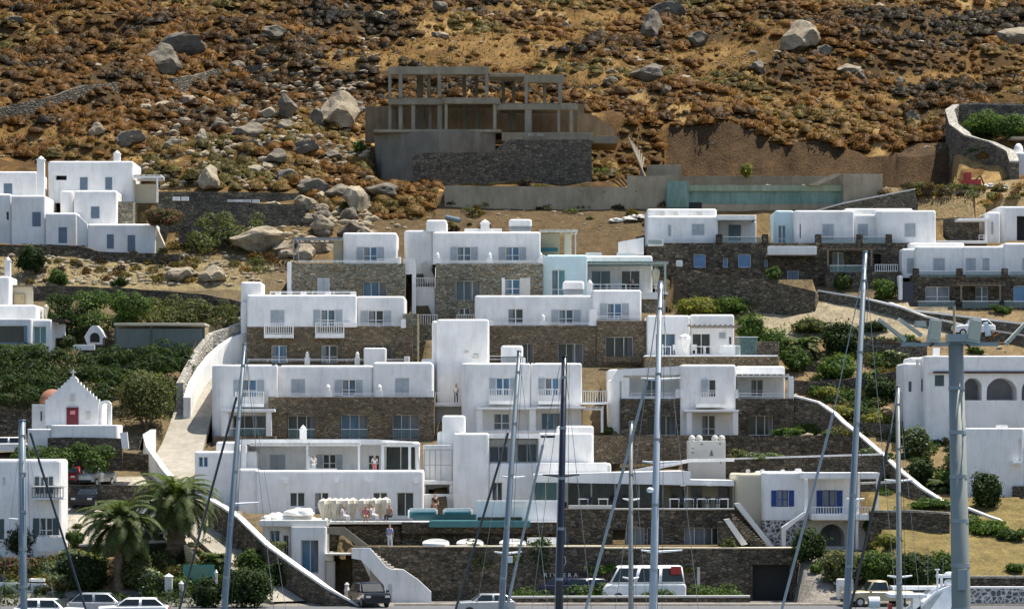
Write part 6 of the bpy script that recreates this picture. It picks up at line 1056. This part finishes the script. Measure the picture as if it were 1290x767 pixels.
# stacked timber, posts, sign
t_ = thing('timber_stack', 'sloping stack of orange planks at the foot of the farther palm', 'planks', P(245, 710, 209)); 
for k in range(7): MB().prism([P(232+k*.5, 686+k*3.6, 209+.02*k), P(252-k*.6, 706+k*.4, 209+.02*k), P(252-k*.6, 708+k*.4, 209+.02*k), P(231+k*.5, 688+k*3.6, 209+.02*k)], (0, 1.6, 0)).build('plank', M('wood_pale'), t_)
for i, (px, a, b, w_) in enumerate(((212, 722, 755, 9), (228, 731, 760, 5), (272, 717, 726, 3.5))):
    D = 204.5; t_ = thing('gate_post', ['square white gate post with pyramid cap', 'short white gate post under the green sign', 'thin white post end right of the green sign'][i], 'post', P(px, b, D)); h_ = w_*D/F/2; MB().box(X(px, D)-h_, X(px, D)+h_, D, D+2*h_, Z(b, D)-.5, Z(a+4, D)).build('shaft', M('offwhite'), t_); MB().lathe((X(px, D), D+h_, Z(a+4, D)+.002), [(h_*1.5, 0), (.02, 4*D/F)], 4).build('cap', M('white'), t_)
t_ = thing('billboard', 'green weathered sign board with rows of faded pale lettering', 'sign', P(250, 745, 206)); MB().prism([P(231, 711, 206), P(270, 711, 206), P(270, 724, 206), P(250, 733, 206), P(231, 736, 206)], (0, .08, 0)).build('board', M('sign_green'), t_)
for x in (233, 268): MB().tube([P(x, 760, 206.15), P(x, 712, 206.15)], .05, 6).build('post', M('metal_grey'), t_)
mk = MB(); rr = random.Random(4)
for k in range(7):
    x = 238+rr.random()*3
    while x < 264-k: l_ = rr.uniform(1.2, 4); mk.prism([P(x, 714+2.3*k, 205.98), P(x+l_, 714+2.3*k, 205.98), P(x+l_, 715+2.3*k, 205.98), P(x, 715+2.3*k, 205.98)], (0, .015, 0)); x += l_+.8
mk.build('faded_lettering', M('green_render'), t_)
def text(s_, px, row, D, size, mat, parent, name='lettering', space=1.0, ext=.02):
    cu = bpy.data.curves.new(name, 'FONT'); cu.body = s_; cu.size = size; cu.extrude = ext; cu.space_character = space; tmp = bpy.data.objects.new('tmp', cu); SC.collection.objects.link(tmp); bpy.context.view_layer.update(); me = bpy.data.meshes.new_from_object(tmp.evaluated_get(bpy.context.evaluated_depsgraph_get())); bpy.data.objects.remove(tmp); me.materials.clear(); me.materials.append(M(mat))
    me.transform(Matrix.Rotation(math.pi/2, 4, 'X')); o = bpy.data.objects.new(name, me); link(o, parent); o.location = P(px, row, D)-(woff(parent) if parent else Vector((0, 0, 0))); return o
text('RIVIERA', 685, 726.5, 210.93, .42, 'white_trim', front.root, space=1.75)
em = MB()
for k in range(16): a0 = 2*math.pi*k/16; a1 = 2*math.pi*(k+1)/16; c = P(710, 706, 210.93); r_ = .16; em.tube([c+Vector((math.cos(a0)*r_, 0, math.sin(a0)*r_*2)), c+Vector((math.cos(a1)*r_, 0, math.sin(a1)*r_*2))], .02, 5)
em.build('emblem', M('metal_white'), front.root)
text('HO  MEL', 665, 172, 298.93, .40, 'offwhite', [x for x in SC.collection.objects if x.name.startswith('concrete_frame')][0], 'graffiti', 1.1)
ss = thing('road_sign', 'round red-backed road sign on a thin post at the bend of the road', 'sign', P(403, 767, 203)); MB().tube([P(402.5, 780, 203), P(403, 750, 203)], .04, 6).build('post', M('metal_grey'), ss); MB().tube([P(403.5, 755, 202.9), P(403.5, 755, 202.95)], .3, 16).build('disc', M('terracotta'), ss)
bb = thing('statue_post', 'small pale stone figure on the end of the white-capped wall', 'ornament', P(437, 752, 206)); MB().lathe(P(437, 752, 206), [(.22, 0), (.16, .3), (.2, .5), (.13, .75), (.17, .9), (.03, 1.05)], 10).build('figure', M('offwhite'), bb)
# ---- people
def person(px, row, D, hgt, label, top='cloth_white', legs='cloth_dark', sit=False, face=0, long=False, z=None):
    p = P(px, row, D) if z is None else Vector((X(px, D), D, z)); t = bpy.data.objects.new('person', None); k = hgt/1.75
    J = {'pel': (0, 0, .95), 'sp': (0, 0, 1.15), 'ch': (0, 0, 1.35), 'nk': (0, 0, 1.5), 'hd': (0, -.02, 1.6), 'tp': (0, 0, 1.74)}
    if not sit: LG = [[(.09, 0, .9), (.10, -.01, .5), (.10, .03, .09), (.10, -.12, .04)], [(-.09, 0, .9), (-.12, -.05, .5), (-.13, -.03, .09), (-.13, -.17, .04)]]; dz = 0
    else: LG = [[(.09, 0, .93), (.11, -.42, .95), (.11, -.45, .55), (.11, -.58, .5)], [(-.09, 0, .93), (-.11, -.42, .95), (-.11, -.43, .55), (-.11, -.56, .5)]]; dz = -.5
    AR = [[(.19, 0, 1.42), (.25, -.02, 1.15), (.22, -.16, .95), (.20, -.22, .9)], [(-.19, 0, 1.42), (-.27, .02, 1.15), (-.24, -.08, .92), (-.24, -.12, .85)]]
    verts, edges, rad = [], [], []
    def add(c, r_): verts.append(c); rad.append(r_); return len(verts)-1
    ids = [add(J[n_], r_) for n_, r_ in (('pel', .14), ('sp', .13), ('ch', .15), ('nk', .055), ('hd', .09), ('tp', .07))]; edges += [(ids[i], ids[i+1]) for i in range(5)]
    for Lm, rr_, root in ((LG[0], (.085, .06, .04, .035), ids[0]), (LG[1], (.085, .06, .04, .035), ids[0]), (AR[0], (.055, .042, .03, .03), ids[2]), (AR[1], (.055, .042, .03, .03), ids[2])):
        pv = root
        for c, r_ in zip(Lm, rr_): i = add(c, r_); edges.append((pv, i)); pv = i
    def skin(vs_, es, rs, nm, mat, sub=1):
        me = bpy.data.meshes.new(nm); me.from_pydata([(v[0]*k, v[1]*k, (v[2]+dz)*k) for v in vs_], es, []); o = bpy.data.objects.new(nm, me); SC.collection.objects.link(o); m = o.modifiers.new('s', 'SKIN'); o.modifiers.new('u', 'SUBSURF').levels = sub
        for i, r_ in enumerate(rs): me.skin_vertices[0].data[i].radius = (r_*k, r_*k)
        me.skin_vertices[0].data[0].use_root = True; bpy.context.view_layer.update(); out = bpy.data.meshes.new_from_object(o.evaluated_get(bpy.context.evaluated_depsgraph_get())); bpy.data.objects.remove(o); out.materials.clear(); out.materials.append(M(mat)); return out
    body = bpy.data.objects.new('person', skin(verts, edges, rad, 'person', 'skin')); link(body); body.location = p; body.rotation_euler = (0, 0, face); tag(body, label, 'person')
    def part(vs_, es, rs, nm, mat): o = bpy.data.objects.new(nm, skin(vs_, es, rs, nm, mat)); link(o, body)
    part([J['sp'], (0, 0, 1.0), J['ch'], (.19, 0, 1.42), (.25, -.01, 1.2), (-.19, 0, 1.42), (-.265, .01, 1.2)], [(0, 1), (0, 2), (2, 3), (3, 4), (2, 5), (5, 6)], (.145, .15, .165, .07, .06, .07, .06), 'shirt', top)
    if long: part([(0, 0, .98), (0, -.01, .6), (0, 0, .25)], [(0, 1), (1, 2)], (.16, .2, .24), 'skirt', legs)
    else: part([(0, 0, .97)]+[tuple(q) for q in LG[0][:3]]+[tuple(q) for q in LG[1][:3]], [(0, 1), (1, 2), (2, 3), (0, 4), (4, 5), (5, 6)], (.15, .1, .075, .055, .1, .075, .055), 'trousers', legs)
    part([(0, .02, 1.68), (0, .04, 1.6)], [(0, 1)], (.088, .08), 'hair', 'hair'); return body
person(491, 691, 211.8, 1.75, 'person in a blue shirt and pale trousers walking at the top of the white stairs', 'cloth_blue', 'cloth_white', face=2.6); person(548, 650, 221, 1.7, 'bronzed person in a small top standing at the doorway between the sofas', 'hair', 'skin', face=.5)
person(575, 508, 246.3, 1.7, 'person leaning at the picket rail of the tower landing', 'cloth_white', 'cloth_dark', face=-.5); person(395, 598, 225.3, 1.55, 'person in white on the hotel upper terrace near the pillar', 'cloth_white', 'cloth_white', face=.4); person(472, 598, 225.3, 1.5, 'person in white and pink on the hotel upper terrace near the slatted bay', 'cloth_white', 'cloth_pink'); person(433, 657, 214.2, 1.7, 'person in white bending by the six closed parasols', 'cloth_white', 'cloth_white', sit=True, face=.8); person(461, 657, 214, 1.7, 'sunbather in pink sitting between the parasol rows', 'cloth_pink', 'skin', sit=True); person(469, 656, 214, 1.7, 'sunbather in white sitting with legs toward the sofas', 'cloth_white', 'cloth_white', sit=True, face=.9); person(491, 656, 214, 1.7, 'dark-haired sunbather sitting right of the parasols', 'skin', 'cloth_dark', sit=True, face=-.6); person(797, 368, 267.5, 1.7, 'diner in dark clothes under the grey-green pergola', 'cloth_dark', 'cloth_dark', sit=True)
# tables and chairs on terraces
def table(px, row, D, label, w_=.8, mat='cloth_white', group=None):
    p = P(px, row, D); t = thing('table', label, 'table', p, group); MB().box(p.x-w_/2, p.x+w_/2, D, D+.8, p.z+.7, p.z+.75).build('tabletop', M(mat), t)
    for a in (-1, 1):
        for b in (.05, .72): MB().box(p.x+a*(w_/2-.05)-.025, p.x+a*(w_/2-.05)+.025, D+b, D+b+.05, p.z, p.z+.698).build('leg', M(mat), t)
def chair(px, row, D, label, mat='cloth_white', group=None):
    p = P(px, row, D); t = thing('chair', label, 'chair', p, group); MB().box(p.x-.22, p.x+.22, D, D+.44, p.z+.42, p.z+.47).build('seat', M(mat), t); MB().box(p.x-.22, p.x+.22, D+.4, D+.44, p.z+.472, p.z+.9).build('backrest', M(mat), t)
    for a in (-.2, .17):
        for b in (.01, .38): MB().box(p.x+a, p.x+a+.03, D+b, D+b+.03, p.z, p.z+.418).build('leg', M(mat), t)
for px, lb in ((840, 'white table nearest the pale mast on the hot tub terrace'), (882, 'white table nearest the closed parasol on the hot tub terrace'), (894, 'white table nearest the hot tub')): table(px, 447, 252.4, lb)
for px, lb in ((833, 'white chair behind the pale mast on the hot tub terrace'), (851, 'white chair between two tables left of the closed parasol'), (875, 'white chair right of the closed parasol')): chair(px, 447, 252.3, lb)
for i, px in enumerate((752, 768, 784)): table(px, 368, 267.3, ['dining table under the pergola nearest the cyan wall', 'middle dining table under the pergola', 'dining table under the pergola nearest the seated diner'][i], .7)
for i, px in enumerate((735, 760, 850, 868, 884, 898, 912)):
    table(px, 641, 217.6, ['dining table behind the glass left of the leaning mast', 'dining table just right of the leaning mast', 'table right of the white mast under the canopy', 'table under the first canopy light', 'table between the two canopy lights', 'table under the second canopy light', 'table at the end of the canopy'][i], .75)
for i, px in enumerate((742, 776, 792, 859, 876, 892, 905)): chair(px, 641, 217.3, 'dark dining chair behind the edge of the covered restaurant terrace', 'cloth_dark', 'dark dining chairs of the restaurant')
# ---- sailboats (masts in view, hulls below the frame)
def boat(label, pts, D, r0, r1, mat, spread=(), lines=(), hull='hull_white', name='sailboat', lean=0):
    (xb, yb), (xt, yt) = pts; b, tp = P(xb, yb, D), P(xt, yt, D); d = (tp-b).normalized(); k = (b.z-1.4)/d.z; foot = b-d*k; t = thing(name, label, 'sailboat', (foot.x, D, 0))
    mb = MB(); mb.tube([foot, b, tp], [r0*1.05, r0, r1], 12).tube([tp, tp+d*.05], [r1*1.15, r1*1.15], 8).build('mast', M(mat), t, True)
    for (x0, row, x1) in spread:
        c = b+(tp-b)*((Z(row, D)-b.z)/(tp.z-b.z)); 
        for sx in (x0, x1): MB().tube([c, Vector((X(sx, D), D+.25, c.z+.06))], [.05, .025], 6).build('spreader', M('metal_white' if mat != 'mast_navy' else mat), t)
    for (xa, ra, xc, rc, rad, lm) in lines: MB().tube([P(xa, ra, D-.4), P(xc, rc, D-.1)], rad, 6).build('stay', M(lm), t)
    for k_, (ox, rr_) in enumerate(((-.9, .012), (.8, .010), (1.7, .008))): MB().tube([b+Vector((ox*r0*1.3, -r0*.9, 0)), tp+Vector((ox*r1, -r1, -.2))], rr_, 5).build('halyard', M('rope' if k_ else 'wire'), t)
    for k_ in range(5): c = b+(tp-b)*(.12+.2*k_); q_ = r0+(r1-r0)*(.12+.2*k_); MB().tube([c-d*.05, c+d*.05], q_*1.12, 12).build('band', M('metal_grey'), t)
    L = 11; hb = MB(); W_ = 1.7; secs = []
    for i in range(13):
        u = -1+2*i/12; wd = W_*(1-abs(u)**2.6*(.35 if u > 0 else 1))*1.0; y = D+u*L/2; secs.append([(foot.x-wd, y, 1.3+.15*u*u), (foot.x-wd*.85, y, .4), (foot.x, y, -.5+.4*abs(u)), (foot.x+wd*.85, y, .4), (foot.x+wd, y, 1.3+.15*u*u)])
    for s_ in secs: hb.v += s_
    for i in range(12):
        for j in range(5): a = i*5+j; c = i*5+(j+1) % 5; hb.f.append((a, a+5, c+5, c))
    hb.f += [(4, 3, 2, 1, 0), tuple(60+j for j in range(5))]; hb.build('hull', M(hull), t); MB().box(foot.x-.9, foot.x+.9, D-2, D+2.2, 1.31, 1.75).build('cabin', M('hull_white'), t); return t
boat('sailboat with a slanting pale blue mast and black forestay before the hotel road', [(283, 767), (308, 434)], 104, .11, .065, 'mast_blue', [(290, 635, 326)], [(226, 767, 298, 500, .045, 'paint_black'), (298, 500, 309, 434, .012, 'wire'), (309, 440, 345, 767, .010, 'wire'), (309, 440, 360, 767, .008, 'wire')])
boat('sailboat whose grey-blue mast with yellow float leans before the daybeds', [(632, 767), (654, 443)], 110, .115, .075, 'mast_blue', [(633, 602, 661), (623, 697, 657)], [(574, 767, 640, 545, .045, 'paint_black'), (638, 767, 684, 560, .05, 'metal_grey'), (684, 560, 690, 542, .012, 'wire'), (654, 445, 690, 767, .009, 'wire'), (654, 445, 600, 767, .008, 'wire')])
boat('sailboat with a thick navy blue mast', [(704, 767), (711, 450)], 100, .125, .095, 'mast_navy', [(684, 600, 730)], [(640, 767, 705, 462, .012, 'wire'), (711, 452, 745, 767, .010, 'wire'), (711, 452, 670, 767, .008, 'wire')], 'hull_navy')
boat('sailboat with a tall pale lilac mast and two spreaders in front of the minibus', [(823, 767), (832, 356)], 108, .14, .085, 'mast_pale', [(808, 478, 858), (810, 583, 856), (808, 695, 860)], [(738, 767, 815, 480, .055, 'metal_grey'), (815, 480, 832, 362, .02, 'wire'), (832, 362, 880, 767, .010, 'wire'), (832, 362, 775, 767, .010, 'wire')])
boat('sailboat with a short plain grey mast left of the pale lilac one', [(795, 767), (795, 532)], 112, .085, .075, 'mast_grey', [(785, 729, 805), (785, 630, 806)], [(795, 534, 815, 767, .008, 'wire')])
boat('sailboat with a steel blue mast leaning before the blue-shutter house', [(1067, 767), (1090, 318)], 106, .13, .085, 'mast_blue', [(1068, 630, 1090)], [(985, 767, 1050, 520, .05, 'metal_grey'), (1050, 520, 1088, 340, .018, 'wire'), (1071, 767, 1122, 545, .05, 'paint_black'), (1122, 545, 1130, 490, .02, 'wire'), (1089, 320, 1130, 767, .01, 'wire')])
boat('sailboat with a slim grey mast ending under the garden bush', [(1133, 767), (1131, 487)], 112, .10, .085, 'mast_grey', [(1119, 727, 1150), (1115, 606, 1152)], [(1131, 490, 1160, 767, .008, 'wire')])
boat('sailboat with a plain teal-grey mast before the corner house', [(30, 767), (28, 530)], 112, .135, .125, 'mast_blue', [(10, 655, 29)], [(38, 545, 108, 767, .045, 'paint_black'), (30, 532, 70, 767, .008, 'wire'), (28, 532, 0, 767, .008, 'wire')])
# instruments on masts
MB().box(X(640, 109.7), X(646, 109.7), 109.7, 109.8, Z(708, 110), Z(700, 110)).build('flag', M('cloth_white'), [x for x in SC.collection.objects if x.name.startswith('sailboat')][1]); tag(MB().blob(P(649, 703, 109.5), (.07, .07, .12), 0).build('float', M('leaf_yellow')), 'small yellow float hanging on the rigging by the daybeds', 'float')
rd_ = MB().blob(P(819, 617, 107.6), (.13, .13, .1), 0); rd_.build('radar_unit', M('hull_white'), [x for x in SC.collection.objects if x.name.startswith('sailboat')][3], True)
# ---- harbour light pole
t = thing('light_pole', 'thick grey harbour lighting pole with floodlights around its crossbar', 'light pole', P(1211, 1500, 46)); D = 46
MB().tube([P(1212, 1560, D), P(1211, 767, D), P(1204, 433, D)], [.17, .15, .115], 20).build('mast', M('pole_grey'), t, True)
for k_ in range(6):
    q_ = k_/6; c_ = P(1211, 767, D).lerp(P(1204, 433, D), q_); MB().tube([c_-Vector((0, 0, .03)), c_+Vector((0, 0, .03))], (.15+(.115-.15)*q_)*1.06, 20).build('band', M('metal_grey'), t)
MB().tube([P(1222, 800, D-.02), P(1221, 767, D-.02), P(1212.5, 436, D-.02)], .012, 6).build('cable', M('rope'), t); MB().box(X(1204, D), X(1216, D), D-.22, D-.13, Z(742, D), Z(716, D)).build('junction_box', M('metal_grey'), t)
MB().box(X(1135, D), X(1258, D), D-.04, D+.04, Z(436, D), Z(431, D)).box(X(1193, D), X(1216, D), D-.15, D+.15, Z(430.5, D), Z(421, D)).build('crossbar', M('metal_grey'), t); MB().tube([P(1202, 421, D), P(1202, 385, D)], .02, 6).build('lightning_rod', M('wood_pale'), t)
def flood(cx, cy, ang, w_, h_, mat='metal_grey', front='lamp_lens'):
    c = P(cx, cy, D-.1); u = Vector((math.cos(ang), 0, math.sin(ang))); v = Vector((-math.sin(ang), 0, math.cos(ang))); s_ = D/F; a, b = u*w_*s_/2, v*h_*s_/2
    o = MB().prism([c-a-b, c+a-b, c+a*.8+b, c-a*.8+b], (0, .1, 0)).build('floodlight', M(mat), t); MB().prism([c-a*.8-b*.8+Vector((0, -.004, 0)), c+a*.8-b*.8+Vector((0, -.004, 0)), c+a*.65+b*.8+Vector((0, -.004, 0)), c-a*.65+b*.8+Vector((0, -.004, 0))], (0, -.02, 0)).build('lens', M(front), o)
flood(1178, 416, -.12, 17, 30, 'offwhite', 'beige'); flood(1228, 416, -.18, 18, 30, 'offwhite', 'beige'); flood(1160, 408, 0, 16, 8, 'metal_grey', 'beige'); flood(1124, 415, .9, 5, 44, 'offwhite', 'beige'); flood(1147, 412, .95, 4.5, 36, 'offwhite', 'beige'); flood(1282, 418, -.75, 5, 42, 'offwhite', 'beige'); flood(1244, 414, .2, 6, 18, 'paint_white', 'paint_white')
mb = MB()
for x0, y0, x1, y1 in ((1165, 433, 1150, 428), (1178, 431, 1172, 436), (1215, 431, 1222, 438), (1234, 434, 1260, 420), (1245, 434, 1252, 418), (1256, 433, 1282, 432), (1135, 433, 1110, 430)): mb.tube([P(x0, y0, D), P(x1, y1, D-.08)], .018, 6)
mb.build('bracket', M('rust'), t)
# ---- motor yacht top at the lower right corner
t = thing('motor_yacht', 'white motor yacht with sloping flybridge, radar arch and little mast', 'yacht', P(1190, 860, 150)); D = 150
MB().prism([P(1148, 772, D), P(1180, 744, D), P(1196, 738, D), P(1222, 744, D), P(1222, 800, D), P(1135, 800, D)], (0, 3, 0)).build('flybridge', M('hull_white'), t); MB().prism([P(1176, 752, D-.02), P(1188, 744, D-.02), P(1172, 767, D-.02), P(1160, 767, D-.02)], (0, -.02, 0)).build('window', M('paint_silver'), t)
MB().box(X(1120, D), X(1166, D), D-.5, D+1.5, Z(752, D), Z(748, D)).box(X(1130, D), X(1190, D), D+1.6, D+3, Z(744.5, D), Z(740.5, D)).build('sunroof', M('hull_white'), t); MB().box(X(1133, D), X(1138, D), D, D+.3, Z(790, D), Z(752.1, D)).box(X(1150, D), X(1160, D), D, D+.8, Z(770, D), Z(752.1, D)).build('pillar', M('hull_white'), t)
MB().box(X(1184, D), X(1206, D), D+.5, D+1.5, Z(728, D), Z(724.5, D)).box(X(1187, D), X(1190, D), D+.6, D+.8, Z(741, D), Z(728.2, D)).box(X(1201, D), X(1204, D), D+.6, D+.8, Z(741, D), Z(728.2, D)).build('radar_arch', M('hull_white'), t); MB().blob(P(1195, 734, D+.7), (.25, .25, .2), 0).blob(P(1196, 722, D+1), (.25, .2, .1), 0).build('radar_dome', M('hull_white'), t, True)
MB().tube([P(1181, 745, D), P(1181, 716, D)], .05, 8).tube([P(1178, 717, D), P(1184, 717, D)], .03, 6).build('signal_mast', M('hull_white'), t); MB().tube([P(1169, 745, D), P(1169, 690, D)], .012, 5).tube([P(1188, 724, D), P(1188, 700, D)], .012, 5).build('antenna', M('wire'), t)
sc_ = []
for i in range(11): u = -1+2*i/10; wd = 2.3*(1-max(0, -u)**3*.9); c0 = X(1185, D); y = D+4+u*8; sc_.append([(c0-wd, y, 2.2), (c0-wd*.8, y, 0), (c0, y, -.6), (c0+wd*.8, y, 0), (c0+wd, y, 2.2)])
hb = MB()
for s_ in sc_: hb.v += s_
for i in range(10):
    for j in range(5): a = i*5+j; c = i*5+(j+1) % 5; hb.f.append((a, a+5, c+5, c))
hb.f += [(4, 3, 2, 1, 0), tuple(50+j for j in range(5))]; hb.build('hull', M('hull_white'), t); MB().box(X(1150, D), X(1222, D), D+.2, D+6, 2.2, 3.4).build('cabin', M('hull_white'), t)
t = thing('radar_buoy_stand', 'white round radar drum on a low stand beside the blue mast', 'radar drum', P(1100, 790, 150)); MB().tube([P(1094, 758, 150), P(1108, 758, 150)], .28, 14).build('drum', M('hull_white'), t); MB().tube([P(1093.6, 758, 150), P(1094, 758, 150)], .2, 14).build('drum_face', M('dark'), t); MB().box(X(1098, 150), X(1104, 150), 149.9, 150.1, .5, Z(760, 150)).build('stand', M('hull_white'), t)
tag(MB().box(X(1119, 149), X(1124, 149), 149, 149.3, Z(775, 149), Z(760, 149)).build('life_jacket_box', M('paint_red')), 'small red box on the deck beside the drum', 'box')
# small boat on trailer at the left edge
t = thing('dinghy', 'white small motorboat parked on land below the corner house', 'boat', P(30, 745, 205.5)); D = 205.5
MB().prism([P(-30, 732, D), P(56, 735, D), P(72, 745, D), P(60, 747, D), P(-30, 747, D)], (0, 1.6, 0)).build('hull', M('hull_white'), t); MB().prism([P(-5, 733, D+.2), P(0, 724, D+.2), P(14, 733, D+.2)], (0, 1.2, 0)).build('windscreen', M('car_glass'), t); MB().box(X(36, D), X(55, D), D+.2, D+1.4, Z(732.5, D), Z(729, D)).build('seat', M('fabric_white'), t); MB().box(X(-30, D), X(50, D), D+.3, D+1.3, Z(752, D), Z(747.2, D)).build('cradle', M('stone_dark'), t)
t = thing('lamp_post', 'thin pale lamp post on the upper parking place', 'lamp post', P(126, 612, 227)); MB().tube([P(126, 614, 227), P(126, 588, 227)], .04, 6).build('pole', M('metal_grey'), t); MB().blob(P(126, 587, 227), (.1, .1, .08), 0).build('lamp', M('metal_grey'), t)
